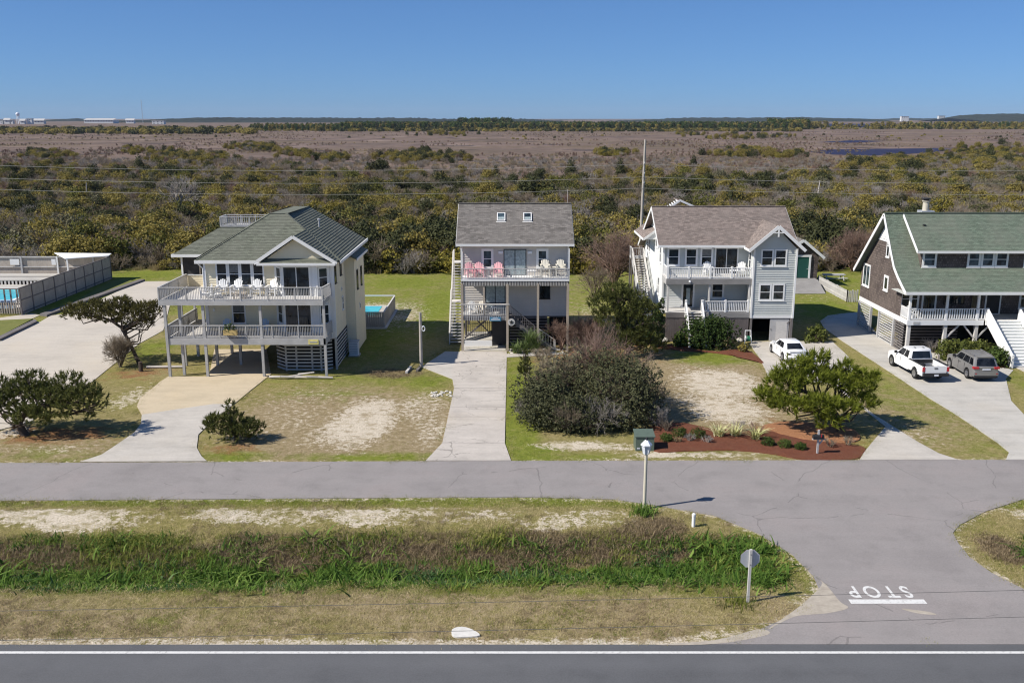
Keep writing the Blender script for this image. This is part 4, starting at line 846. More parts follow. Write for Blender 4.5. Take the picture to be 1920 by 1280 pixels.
    MB().box(-4.05, -1.72, 78.0, 78.1, .02, .5).build('low_panel', 'white', t); MB().box(-1.7, -.42, 78.3, 78.36, .02, 2.3).build('store_door', 'dark', t); MB().box(-.42, -.3, wy, by, 0, 2.5).build('store_wall', 'darkwood', t)
    for x, y in ((-4.1, 82), (-4.1, 86.8), (4.6, 82), (4.6, 86.8), (1, 86.8), (-.5, 86.8)): upright(t, x, y, 0, 2.5, .2, 'darkwood')
    st, s = stairs(t, (3.5, 77.1, .0), (-.3, 77.1, lo), 1.0, 14, 'darkwood', 'darkwood'); railing(st, (1.9, 76.62, 1.15), (-.3, 76.62, lo), .95, nposts=2, mat='darkwood', gap=.15, ends=(1, 0)); railing(st, (3.6, 76.6, 0), (2.25, 76.6, .95), .9, nposts=2, mat='palewood', gap=.2)
    # outside stair on the left
    st, s = stairs(t, (-4.85, 78.7, 0), (-4.85, 81.6, 3.2), .95, 14, 'greywood', 'midwood'); st2, s = stairs(t, (-4.85, 82.6, 3.2), (-4.85, 85.4, 6.1), .95, 13, 'greywood', 'midwood')
    MB().box(-5.35, -4.3, 81.6, 82.6, 3.1, 3.2).build('landing', 'palewood', st); MB().box(-5.35, -4.3, 85.4, 86.8, 6.0, 6.1).build('landing', 'palewood', st2)
    for a, b, q in (((-5.38, 78.7, 1.0), (-5.38, 81.6, 4.2), st), ((-5.38, 81.6, 4.2), (-5.38, 82.6, 4.2), st), ((-5.38, 82.6, 4.2), (-5.38, 85.4, 7.1), st2), ((-5.38, 85.4, 7.1), (-5.38, 86.8, 7.1), st2)): MB().bar(a, b, .11, .08).build('handrail', 'palewood', q)
    for y, z in ((78.8, 0), (81.6, 0), (82.6, 0), (85.4, 0), (86.8, 0)): upright(t, -5.38, y, z, np.interp(y, [78.7, 81.6, 82.6, 85.4], [1, 4.2, 4.2, 7.1]), .1, 'palewood')
    # roof
    el, er, ez, rz = -4.66, 5.16, 8.78, 11.72; ey, ry, b2 = 77.75, 82.6, 87.8
    MB().roof([(el, ey, ez), (er, ey, ez), (er, ry, rz), (el, ry, rz)], .16, .012).roof([(er, b2, ez), (el, b2, ez), (el, ry, rz), (er, ry, rz)], .2, .012).build('roof', 'roof_grey', t)
    MB().bar((el, ry, rz + .03), (er, ry, rz + .03), .25, .05).build('ridge_cap', 'roof_grey', t); MB().box(el - .02, er + .02, ey - .05, ey, ez - .17, ez + .02).build('gutter', 'white', t); MB().box(el, er, ey, wy, ez - .16, ez - .14).build('soffit', 'white', t)
    for x in (el, er): rakeboard(t, (x, ey, ez - .16), (x, ry, rz - .16)); rakeboard(t, (x, b2, ez - .16), (x, ry, rz - .16))
    k = (rz - ez) / (ry - ey)
    for x in (-.93, 1.33):
        y = 80.85; c = V(x, y, ez + (y - ey) * k + .06); u = V(0, 1, k).normalized(); n = V(1, 0, 0).cross(u); f = MB()
        for sx in (-1, 1): f.obox(c + V(sx * .32, 0, 0), (1, 0, 0), u, n, .07, 1.1, .14)
        for sy in (-1, 1): f.obox(c + u * sy * .51, (1, 0, 0), u, n, .57, .07, .135)
        f.obox(c - u * .60 - n * .06, (1, 0, 0), u, n, .86, .08, .04)
        o = f.build('skylight', 'white', t); MB().obox(c + n * .02, (1, 0, 0), u, n, .56, .94, .02).build('pane', 'glass_blue', o); MB().obox(c + n * .034 - u * .18, (1, 0, 0), u, n, .5, .3, .004).build('blind', 'curtain', o)
    MB().tube((L - .1, ey, ez - .1), (-4.35, wy, 8.3), .05).build('downpipe', 'white', t); MB().tube((4.85, 82.6, rz), (4.85, 82.6, rz + 1.2), .03).build('antenna', 'pole', t)
    b = MB().box(-1.85, -.9, fy - .12, fy - .07, 2.6, 2.92).build('name_board', 'bluesign', t); MB().box(-1.75, -1.0, fy - .135, fy - .122, 2.7, 2.77).box(-1.6, -1.15, fy - .135, fy - .122, 2.82, 2.86).build('lettering', 'lampwhite', b)
    b = MB().lathe((-.05, fy - .12, 2.5), [(.3, 0), (.3, .05)], 20, 'y').build('round_plaque', 'palewood', t); m = MB()
    for i in range(5):
        a = i * 1.2566 + 1.5708; m.prism([(-.05 + math.cos(a) * .2, fy - .13, 2.5 + math.sin(a) * .2), (-.05 + math.cos(a + .63) * .08, fy - .13, 2.5 + math.sin(a + .63) * .08), (-.05, fy - .13, 2.5), (-.05 + math.cos(a - .63) * .08, fy - .13, 2.5 + math.sin(a - .63) * .08)], (0, -.02, 0))
    m.build('star', 'dark', b)
    return t
house_taupe()

# ------------------------------------------------------------------ house three: blue grey, brown roof
def house_bluegrey():
    t = thing('beach_house', 'blue grey clapboard beach house with brown shingle roof and white railings', 'house', (19, 83, 0), 'beach houses')
    L, Rr, Xs, lo, up = 13.35, 24.35, 20.72, 2.6, 5.55; fy, wy, by = 79.8, 82.0, 94.0; zt = 8.12
    wall(t, rect(L, Xs, wy, 2.1, zt), 'bluegrey', course=.2, lip=.04); wall(t, side_rect(L, wy, by, 2.1, zt, 'left'), 'bluegrey_sunlit'); wall(t, rect(L, Rr, by, 2.1, zt, 'back'), 'bluegrey'); wall(t, side_rect(Rr, fy, by, 2.15, zt, 'right'), 'bluegrey')  # left wall and its gable get a lightened siding colour to look sunlit
    wall(t, [(L, by, zt), (L, wy, zt), (L, 86.3, 11.0)], 'bluegrey_sunlit', 'gable_wall'); wall(t, [(Rr, wy, zt), (Rr, by, zt), (Rr, 86.3, 11.0)], 'bluegrey', 'gable_wall')
    wall(t, rect(Xs, Rr, fy, 2.15, zt), 'bluegrey', course=.2, lip=.045); wall(t, side_rect(Xs, fy, wy, 2.15, zt, 'left'), 'bluegrey'); MB().lap([(Xs, fy, zt), (Rr, fy, zt), (22.5, fy, 9.95)], .2, .045).build('gable_wall', 'bluegrey', t)
    for x, y in ((Xs, fy), (Rr, fy), (L, wy)): upright(t, x, y - .02, 2.1, zt, .15, 'white', 'corner_board')
    MB().box(Xs - .03, Rr + .03, fy - .05, fy - .005, 2.1, 2.32).build('skirt_board', 'white', t)
    MB().box(L, Rr, wy, by, 2.0, 2.1).box(Xs, Rr, fy + .02, wy, 2.0, 2.14).build('underside', 'darkwood', t)
    # windows
    for x in (14.2, 15.75, 17.1): window(t, (x, wy, 7.12), .8, 1.3, trim=.16, blind='blind' if x > 17 else None)
    window(t, (18.85, wy, up + 1.2), 1.85, 2.2, trim=.12, bars='slide', name='sliding_door', sill=False)
    window(t, (Xs, 80.9, 7.0), .6, 1.3, right=(0, -1, 0), trim=.09)
    for z in (7.36, 4.38): window(t, (21.83, fy, z), .82, 1.22, trim=.13); window(t, (22.98, fy, z), .82, 1.22, trim=.13)
    d = window(t, (15.6, wy, lo + 1.1), .85, 2.1, trim=.16, bars=None, name='front_door', sill=False); MB().obox((15.62, wy - .063, lo + 1.0), (1, 0, 0), ZZ, (0, -1, 0), .34, 1.5, .012).build('door_light', 'curtain', d)
    window(t, (18.2, wy, 4.12), .85, 1.15, trim=.17)
    for y, z, h in ((83.6, 7.2, 1.5), (86.2, 8.2, 1.4), (84.2, 4.2, 1.4)): window(t, (L, y, z), .6, h, right=(0, -1, 0), trim=.09)
    for y in (90.5, 91.6): window(t, (L, y, 7.0), .55, 1.1, right=(0, -1, 0), trim=.08)
    MB().obox((17.6, wy - .08, 8.0), (1, 0, 0), ZZ, (0, -1, 0), .16, .24, .14).build('wall_lamp', 'dark', t)
    # decks and porch
    du = deck(t, L - .05, Xs - .02, fy, wy, up, fascia=.0, name='upper_deck', mat='palewood')
    MB().box(L - .05, Xs - .02, fy - .04, fy, up - .5, up - .02).build('fascia', 'midwood', du); MB().box(L - .1, L - .055, fy, wy, up - .5, up - .02).build('fascia', 'greywood', du)
    for a, b in ((13.4, 15.2), (15.2, 17.05), (17.05, 18.9), (18.9, 20.62)): railing(du, (a, fy + .06, up), (b, fy + .06, up), .92, nposts=2, mat='white', post=.17, gap=.15, bal=.06, ends=(1, 1 if b > 20 else 0), posth=.12, rail=.1)
    railing(du, (13.4, wy, up), (13.4, fy + .06, up), .92, nposts=2, mat='white', post=.17, ends=(1, 0), gap=.15, bal=.06)
    dl = deck(t, L, Xs - .02, fy, wy, lo, fascia=.0, name='lower_deck', mat='palewood'); MB().box(15.0, Xs - .02, fy - .04, fy, lo - .48, lo - .02).build('fascia', 'midwood', dl); MB().box(L, 15.0, fy - .04, fy, lo - .48, lo - .02).build('fascia', 'darkwood', dl)
    for a, b in ((16.55, 18.5), (18.5, 20.45)): railing(dl, (a, fy + .06, lo), (b, fy + .06, lo), .95, nposts=2, mat='white', post=.16, gap=.15, bal=.06, ends=(1, 1 if b > 20 else 0), posth=.12, rail=.1)
    for i in range(5): MB().bar((L + .05, wy - .35, lo + .15 + i * .2), (14.9, wy - .35, lo + .15 + i * .2), .03, .08).build('bench_slat', 'white', dl)
    for x in (13.5, 17.05, 20.5): upright(t, x, fy + .12, 0, up - .5, .15, 'palewood')
    MB().lathe((15.3, fy - .06, up - .25), [(.07, -.12), (.1, 0), (.05, .05)], 10, 'y').build('floodlight', 'lampwhite', t)
    st, s = stairs(t, (15.75, 77.5, .1), (15.75, fy - .05, lo), 1.25, 12, 'palewood', 'white', None)
    for x in (15.05, 16.45): MB().bar((x, 77.4, 1.05), (x, fy, lo + .95), .12, .09).build('handrail', 'white', st); MB().bar((x, 77.4, .3), (x, fy, lo + .15), .06, .1).build('lower_rail', 'white', st); upright(st, x, 77.4, 0, 1.15, .17, 'white', 'newel_post'); upright(st, x, fy - .05, lo - .4, lo + 1.1, .17, 'white', 'newel_post')
    for x in (15.05, 16.45):
        m = MB()
        for i in range(12): k = (i + .5) / 12; y = 77.4 + (fy - 77.4) * k; z = .3 + (lo - .15) * k; m.box(x - .03, x + .03, y - .03, y + .03, z, z + .78)
        m.build('balusters', 'white', st, kind='stuff')
    # vertical board skirt
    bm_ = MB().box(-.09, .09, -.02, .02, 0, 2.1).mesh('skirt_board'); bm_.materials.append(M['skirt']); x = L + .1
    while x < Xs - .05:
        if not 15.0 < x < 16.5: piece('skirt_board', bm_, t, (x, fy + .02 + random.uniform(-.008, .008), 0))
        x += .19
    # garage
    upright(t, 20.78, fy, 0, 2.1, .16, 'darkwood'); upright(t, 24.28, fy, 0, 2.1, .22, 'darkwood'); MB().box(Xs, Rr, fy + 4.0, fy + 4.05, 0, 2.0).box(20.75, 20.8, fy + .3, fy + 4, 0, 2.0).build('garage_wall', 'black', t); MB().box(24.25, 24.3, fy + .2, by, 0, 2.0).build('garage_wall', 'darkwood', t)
    g = MB().box(22.45, 24.1, fy + .01, fy + .06, .06, 2.0).build('garage_door', 'greywood', t); MB().box(23.0, 23.95, fy - .01, fy + .008, .1, 1.75).build('door_panel', 'palewood', g); MB().box(22.52, 22.58, fy - .03, fy + .008, 1.05, 1.13).build('handle', 'dark', g)
    MB().bar((23.9, fy - .02, 1.6), (24.25, fy - .02, 1.95), .05, .08).build('brace', 'darkwood', t)
    # roof
    ez, rz = 8.2, 11.12; el, er, ey, ry, b2 = 12.75, 24.95, 81.35, 86.3, 94.6
    pk = V(22.55, 79.3, 10.12); vl = 22.55 - (10.12 - 8.2) / .98; k = (rz - ez) / (ry - ey); vy = ey + (10.12 - ez) / k; e1 = V(20.25, 79.3, 8.12); e2 = V(24.85, 79.3, 8.12)
    MB().roof([(el, ey, ez), (er, ey, ez), (er, ry, rz), (el, ry, rz)], .16, .012).roof([(er, b2, 6.6), (el, b2, 6.6), (el, ry, rz), (er, ry, rz)], .2, .012).build('roof', 'roof_brown', t)
    MB().roof([(e1.x, 81.6, 8.12), e1, pk, (22.55, vy + .1, 10.12)], .16, .012).roof([e2, (e2.x, 81.6, 8.12), (22.55, vy + .1, 10.12), pk], .16, .012).build('gable_roof', 'roof_brown', t)
    MB().bar((el, ry, rz + .03), (er, ry, rz + .03), .24, .05).build('ridge_cap', 'roof_brown', t); MB().box(el - .02, 20.3, ey - .06, ey, ez - .19, ez + .02).build('gutter', 'white', t); MB().box(el, 20.6, ey, wy, ez - .17, ez - .14).build('soffit', 'white', t)
    for x in (el, er): rakeboard(t, (x, ey, ez - .17), (x, ry, rz - .17), .28); rakeboard(t, (x, b2, 6.5), (x, ry, rz - .1), .28)
    rakeboard(t, e1 + V(-.1, -.03, -.12), pk + V(0, -.03, -.04), .26); rakeboard(t, pk + V(0, -.036, -.04), e2 + V(.1, -.036, -.12), .26)
    MB().box(e1.x - .05, e1.x + .02, 79.3, 81.4, 7.9, 8.1).build('gutter', 'white', t)
    o = MB().bar((21.95, 79.28, 9.55), (23.15, 79.28, 9.55), .06, .1).bar((22.55, 79.27, 9.2), (22.55, 79.27, 9.95), .06, .12).bar((22.1, 79.285, 9.55), (22.55, 79.285, 9.9), .05, .07).bar((23.0, 79.285, 9.55), (22.55, 79.285, 9.9), .05, .07).build('gable_bracket', 'white', t)
    # rear left cross roof and rear roof lantern
    MB().roof([(12.1, 88.6, 8.35), (12.1, 88.4, 8.35), (14.5, 88.4, 9.9), (14.5, 88.6, 9.9)], .2, .01).build('side_roof', 'roof_brown', t) if False else None
    MB().roof([(12.2, 93.5, 8.1), (12.2, 87.0, 8.1), (14.4, 87.0, 9.7), (14.4, 93.5, 9.7)], .2, .012).build('side_roof', 'roof_brown', t); MB().bar((12.18, 87.0, 8.02), (12.18, 93.5, 8.02), .04, .2).build('fascia', 'white', t); rakeboard(t, (12.2, 86.98, 8.0), (14.0, 86.98, 9.3), .2)
    MB().prism([(12.4, 87.05, 8.0), (13.35, 87.05, 8.0), (13.35, 87.05, 8.8)], (0, 6.3, 0)).build('side_soffit', 'white', t)
    rp = thing('garden_pergola', 'white rafter pergola gable showing behind the ridge of the blue grey house', 'pergola', (16.5, 97, 0)); pk2 = V(17.25, 97, 10.75)
    MB().roof([(19.6, 97, 9.75), (19.6, 101, 9.75), (17.25, 101, 10.75), (17.25, 97, 10.75)]).build('roof', 'roof_brown', rp); MB().bar(pk2, (16.0, 97, 9.9), .1, .18).build('beam', 'white', rp); MB().bar(pk2, (19.6, 97, 9.75), .08, .2).build('beam', 'white', rp)
    for i in range(5): MB().bar(pk2 + V(-.2 - i * .22, 0, -.16 - i * .15), pk2 + V(-.0 - i * .22, 2.5, -.16 - i * .15), .1, .1).build('rafter', 'white', rp)
    for x in (16.0, 19.5): upright(rp, x, 97, 0, 9.75, .2, 'white'); upright(rp, x, 101, 0, 9.75, .2, 'white')
    # outside stair climbing along the left wall
    st, s = stairs(t, (12.35, 84.6, 1.5), (12.35, 91.8, 5.6), 1.0, 22, 'palewood', 'greywood'); MB().box(11.75, 12.9, 83.2, 84.6, 1.38, 1.5).build('landing', 'palewood', st); MB().box(11.75, 13.3, 91.8, 93.4, 5.5, 5.6).build('landing', 'greywood', st)
    for x in (11.82, 12.9): MB().bar((x, 84.6, 2.45), (x, 91.8, 6.55), .1, .12).build('handrail', 'palewood', st); MB().bar((x, 84.6, 1.95), (x, 91.8, 6.05), .05, .12).build('lower_rail', 'palewood', st)
    railing(st, (11.8, 91.8, 5.6), (12.9, 91.8, 5.6), .95, nposts=2, gap=.16, mat='greywood'); railing(st, (11.8, 93.4, 5.6), (11.8, 91.8, 5.6), .95, nposts=2, gap=.16, mat='greywood')
    for y in (83.3, 84.6, 87, 89.4, 91.8, 93.3):
        zt_ = float(np.interp(y, [84.6, 91.8], [2.5, 6.6]))
        for x in (11.8, 12.92): upright(st, x, y, 0, zt_, .12, 'darkwood')
    return t
house_bluegrey()

# ------------------------------------------------------------------ house four: brown shingles, blue green roof
def house_shingle():
    t = thing('beach_house', 'large brown shingled beach house with blue green roof and white front stairs', 'house', (38, 80, 0), 'beach houses')
    L, E, fl = 32.5, 47.5, 2.85; py, wy, by = 75.4, 77.9, 86.3; ap = (80.9, 11.05); cv = (77.75, 6.95); ev = (74.9, 5.25); be = (86.9, 5.3)
    def curve(x): return [(x, ev[0], ev[1]), (x, 75.8, 5.72), (x, 76.8, 6.3), (x, cv[0], cv[1]), (x, 78.6, 8.0), (x, ap[0], ap[1])]
    # walls (left side is in view)
    w_ = MB().lap([(L, by, fl), (L, wy, fl), (L, wy, 6.75), (L, 78.6, 7.75), (L, 79.6, 9.0), (L, 82.0, 9.4), (L, by, 5.85)], .21, .045); w_.build('wall', 'cedar', t)
    MB().lap([(L - .03, 83.0, 8.55), (L - .03, 79.15, 8.55), (L - .03, 80.85, 10.8)], .2, .014).build('gable_wall', 'white', t)
    wall(t, rect(L, E, wy, fl, 5.9), 'cedar', course=.2); wall(t, rect(L, E, by, fl, 5.8, 'back'), 'cedar'); wall(t, side_rect(E, wy, by, fl, 6.5, 'right'), 'cedar'); wall(t, side_rect(L + .01, py + .5, wy, 4.2, 5.6, 'left'), 'cedar') if False else None
    MB().lap([(L, wy, 2.85), (L, 76.95, 2.85), (L, 76.95, 6.1), (L, wy, 6.7)], .2, .022).build('porch_wall', 'cedar', t)
    MB().box(L, E, wy, by, 2.6, 2.84).build('underside', 'darkwood', t)
    MB().box(L - .05, L - .004, 76.9, by, 2.42, 2.84).build('skirt_board', 'white', t); MB().box(L - .05, L - .004, py, 76.9, 2.45, 2.84).build('porch_board', 'white', t)
    window(t, (L, 85.0, 5.0), 1.35, 1.75, right=(0, -1, 0), trim=.16, bars='two', pane='glass_blue'); window(t, (L, 80.4, 5.05), .6, .95, right=(0, -1, 0), trim=.2, bars=None); window(t, (L, 80.6, 8.25), .45, 1.7, right=(0, -1, 0), trim=.14, bars='mid')
    MB().prism([(L - .03, 76.9, 5.55), (L - .03, 75.0, 5.05), (L - .03, 75.0, 5.3), (L - .03, 76.9, 6.1)], (.05, 0, 0)).build('eave_panel', 'white', t)
    # roof with flared front slope
    x0_, x1_ = L - .55, E; f = MB(); a, b = curve(x0_), curve(x1_)
    for i in range(len(a) - 1): f.roof([a[i], b[i], b[i + 1], a[i + 1]], .16, .012)
    f.roof([(x1_, be[0], be[1]), (x0_, be[0], be[1]), (x0_, ap[0], ap[1]), (x1_, ap[0], ap[1])], .2, .012); f.build('roof', 'roof_teal', t)
    MB().bar((x0_, ap[0], ap[1] + .04), (x1_, ap[0], ap[1] + .04), .24, .05).build('ridge_cap', 'roof_teal', t)
    for i in range(len(a) - 1): rakeboard(t, V(a[i]) + V(-.03, 0, -.13), V(a[i + 1]) + V(-.03, 0, -.13), .27)
    rakeboard(t, (x0_ - .03, be[0], be[1] - .13), (x0_ - .03, ap[0], ap[1] - .13), .3); MB().box(x0_, x1_, ev[0] - .06, ev[0], ev[1] - .2, ev[1] + .02).build('gutter', 'white', t); MB().box(x0_, x1_, ev[0], wy, 5.0, 5.04).build('porch_ceiling', 'bluegrey', t)
    # shed dormer
    dx, dy, dz = 34.1, 77.6, 8.4
    MB().roof([(dx - .55, dy - .45, dz - .12), (x1_, dy - .45, dz - .12), (x1_, 80.75, 10.98), (dx - .55, 80.75, 10.98)], .16, .012).build('dormer_roof', 'roof_teal', t)
    rakeboard(t, (dx - .58, dy - .45, dz - .2), (dx - .58, 80.7, 10.9), .24); MB().box(dx - .6, x1_, dy - .5, dy - .45, dz - .3, dz - .1).build('fascia', 'white', t)
    wall(t, rect(dx, x1_, dy, 6.7, dz - .05), 'cedar', 'dormer_wall', .2); wall(t, [(dx, 80.6, 10.6), (dx, dy, 6.8), (dx, dy, dz)], 'cedar', 'dormer_wall', .2)
    window(t, (34.75, dy, 7.55), .85, 1.0, trim=.17, pane='glass_blue')
    for x in (38.45, 39.6, 40.75): window(t, (x, dy, 7.55), .78, 1.0, trim=.17, pane='glass_blue')
    window(t, (43.2, dy, 7.55), .85, 1.0, trim=.17, pane='glass_blue')
    MB().box(35.3, 36.4, 81.2, 82.2, 10.4, 11.2).build('chimney_base', 'metal', t); c = MB().lathe((35.75, 81.6, 11.2), [(.26, 0), (.26, .75), (.34, .78), (.34, .84)], 14).build('chimney', 'postcream', t); MB().lathe((35.75, 81.6, 12.04), [(.24, 0), (.24, .14), (.36, .16), (.36, .22), (.05, .26)], 14).build('cap', 'dark', c)
    m = MB().tube((34.9, 79.6, 9.6), (34.9, 79.6, 10.15), .06); m.lathe((34.9, 79.6, 10.12), [(.06, 0), (.13, .03), (.13, .1), (.02, .13)], 8); m.build('roof_vent', 'dark', t)
    # porch
    d = deck(t, L, E, py, wy, fl, mat='palewood', fascia=.0, name='porch'); MB().box(L - .05, 38.75, py - .05, py, fl - .42, fl - .02).build('fascia', 'white', d); MB().box(41.75, E, py - .05, py, fl - .42, fl - .02).build('fascia', 'white', d)
    for x in (32.62, 35.65, 38.2, 42.2, 45.5): upright(t, x, py + .1, fl, 5.1, .17, 'white', 'porch_post')
    for xa, xb in ((32.62, 35.65), (35.65, 38.2), (38.2, 38.95), (41.7, 45.5)): railing(d, (xa, py + .08, fl), (xb, py + .08, fl), .92, nposts=2, mat='white', ends=(0, 0), gap=.19, bal=.075, rail=.09)
    railing(d, (32.55, 77.0, fl), (32.55, py + .08, fl), .92, nposts=2, mat='white', ends=(1, 0), gap=.19, bal=.09)
    window(t, (33.55, wy, 4.15), 1.25, 1.5, trim=.17); window(t, (35.2, wy, 4.1), .95, 1.6, trim=.15, bars=None); window(t, (37.3, wy, 4.4), 1.6, 1.2, trim=.07, mat='dark', bars='two'); dd = window(t, (40.6, wy, 3.95), 1.1, 2.1, trim=.12, mat='white', bars=None, name='front_door', sill=False, pane='dark'); window(t, (43.5, wy, 4.2), 1.1, 1.5, trim=.16)
    window(t, (39.2, wy, 3.95), .8, 2.05, trim=.06, mat='dark', bars='mid', sill=False)
    # underside: stilts, braces, lattice
    for x in (32.7, 35.7, 38.25, 42.2, 45.5): upright(t, x, py + .15, 0, fl - .42, .26, 'palewood')
    for xa, xb in ((35.85, 36.8), (38.1, 37.2), (38.4, 39.3)): MB().bar((xa, py + .12, 1.35), (xb, py + .12, 2.4), .1, .12).build('brace', 'palewood', t)
    slats(t, (L, 86.2, 0), (L, 83.3, 0), .1, 2.4, .22, .12); slats(t, (L, 81.3, 0), (L, 78.2, 0), .1, 2.4, .22, .12); slats(t, (L, 77.9, 0), (L, 76.0, 0), .1, 2.4, .22, .12, 'darkwood')
    for y in (86.2, 83.3, 81.3, 78.05): upright(t, L, y, 0, 2.45, .2)
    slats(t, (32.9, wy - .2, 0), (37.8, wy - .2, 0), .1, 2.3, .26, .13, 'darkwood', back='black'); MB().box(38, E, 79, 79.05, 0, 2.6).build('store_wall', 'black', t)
    for x in (36, 40, 44): upright(t, x, 82, 0, 2.6, .25, 'darkwood'); upright(t, x, 86, 0, 2.6, .25, 'darkwood')
    # front stairs
    st, s = stairs(t, (40.3, 70.9, 0), (40.3, py - .05, fl), 2.5, 15, 'white', 'white', 'bluegrey')
    for x in (38.98, 41.62):
        MB().bar((x, 70.85, 1.0), (x, py, fl + .92), .13, .1).build('handrail', 'white', st); MB().bar((x, 70.85, .52), (x, py, fl + .45), .05, .75).build('side_panel', 'white', st); upright(st, x, 70.8, 0, 1.08, .17, 'white', 'newel_post'); upright(st, x, py - .02, fl - .4, fl + 1.0, .17, 'white', 'newel_post')
    MB().box(39.4, 42.4, 69.3, 70.9, -.05, .06).build('stair_pad', 'concrete', st)
    nb = MB().box(32.95, 33.5, py - .075, py - .052, 2.5, 2.72).build('house_number', 'greywood', t)
    return t
house_shingle()

# ------------------------------------------------------------------ small outbuildings, pools and fences
def shed():
    t = thing('garden_shed', 'dark shingled shed with green door and white trim behind the blue grey house', 'shed', (33.5, 108, 0)); y = 107.0
    X = lambda u, v=500: atY(u, v, y).x; Zz = lambda v: atY(1500, v, y).z
    l, r, pk_, ez, pz, b = X(1460), X(1533), X(1502), Zz(480), Zz(449), .35
    MB().lap([(l, y, 0), (r, y, 0), (r, y, ez), (pk_, y, pz - .15), (l, y, ez)], .2, .02).build('wall', 'cedar', t); wall(t, side_rect(r, y, 112, 0, ez, 'right'), 'cedar'); wall(t, side_rect(l, y, 112, 0, ez, 'left'), 'cedar'); wall(t, rect(l, r, 112, 0, ez, 'back'), 'cedar')
    MB().roof([(r + .5, y - .4, ez - .1), (r + .5, 112.3, ez - .1), (pk_, 112.3, pz), (pk_, y - .4, pz)]).roof([(l - .5, 112.3, ez - .1), (l - .5, y - .4, ez - .1), (pk_, y - .4, pz), (pk_, 112.3, pz)]).build('roof', 'roof_grey', t)
    rakeboard(t, (r + .6, y - .43, ez - .2), (pk_, y - .43, pz - .08), .3); rakeboard(t, (l - .6, y - .43, ez - .2), (pk_, y - .436, pz - .08), .3)
    x0_, x1_ = X(1492), X(1516); zb, zt_ = Zz(521), Zz(482); d = MB().box(x0_, x1_, y - .06, y - .022, zb, zt_).build('door', 'green_dark', t); MB().box(x1_ - .2, x1_ - .12, y - .12, y - .06, zb + 1, zb + 1.1).build('handle', 'metal', d)
    for a in (x0_ - .1, x1_ + .1): upright(t, a, y - .05, zb, zt_ + .02, .2, 'white', 'door_trim')
    MB().box(x0_ - .25, x1_ + .25, y - .11, y - .02, zt_ + .03, zt_ + .25).build('door_trim', 'white', t)
    MB().prism([(l, y - 4.4, .02), (l, y - .15, .02), (l, y - .15, max(.3, zb)), (l, y - 1.4, max(.3, zb))], (r - .3 - l, 0, 0)).build('ramp', 'midwood', t)
shed()
def picket():
    t = thing('picket_fence', 'pale picket fence running from the dark shed to the shingled house', 'fence', (36.5, 103, 0)); pts = [at(1534, 537), at(1588, 566), at(1607, 566)]
    for p, q in zip(pts[:-1], pts[1:]):
        L_ = (q - p).length; n = int(L_ / .17); d = (q - p) / n; m = MB()
        for i in range(n): c = p + d * (i + .5); m.obox(c + ZZ * .62, d.normalized(), ZZ, d.cross(ZZ).normalized(), .1, 1.24 + random.uniform(-.04, .04), .025)
        m.build('pickets', 'palewood', t, kind='stuff'); k = max(2, int(L_ / 2.4))
        for z in (.35, .95): MB().bar(p + V(0, .04, z), q + V(0, .04, z), .05, .09).build('rail', 'palewood', t)
        for i in range(k + 1): c = p + (q - p) * i / k; upright(t, c.x, c.y + .05, 0, 1.3, .1, 'palewood')
    b = thing('wooden_bench', 'grey wooden picnic bench on the lawn behind the pale picket fence', 'bench', at(1563, 527)); o = at(1563, 527)
    MB().box(o.x - 1.2, o.x + 1.4, o.y, o.y + .8, .7, .78).build('table_top', 'greywood', b); MB().box(o.x - 1.2, o.x + 1.4, o.y - .8, o.y - .5, .42, .48).build('seat', 'greywood', b); MB().box(o.x - 1.2, o.x + 1.4, o.y + 1.3, o.y + 1.6, .42, .48).build('seat', 'greywood', b)
    for x in (-.9, 1.1):
        for s in (-1, 1): MB().bar(o + V(x, .4 + s * .9, 0), o + V(x, .4 + s * .2, .7), .08, .1).build('leg', 'greywood', b)
picket()
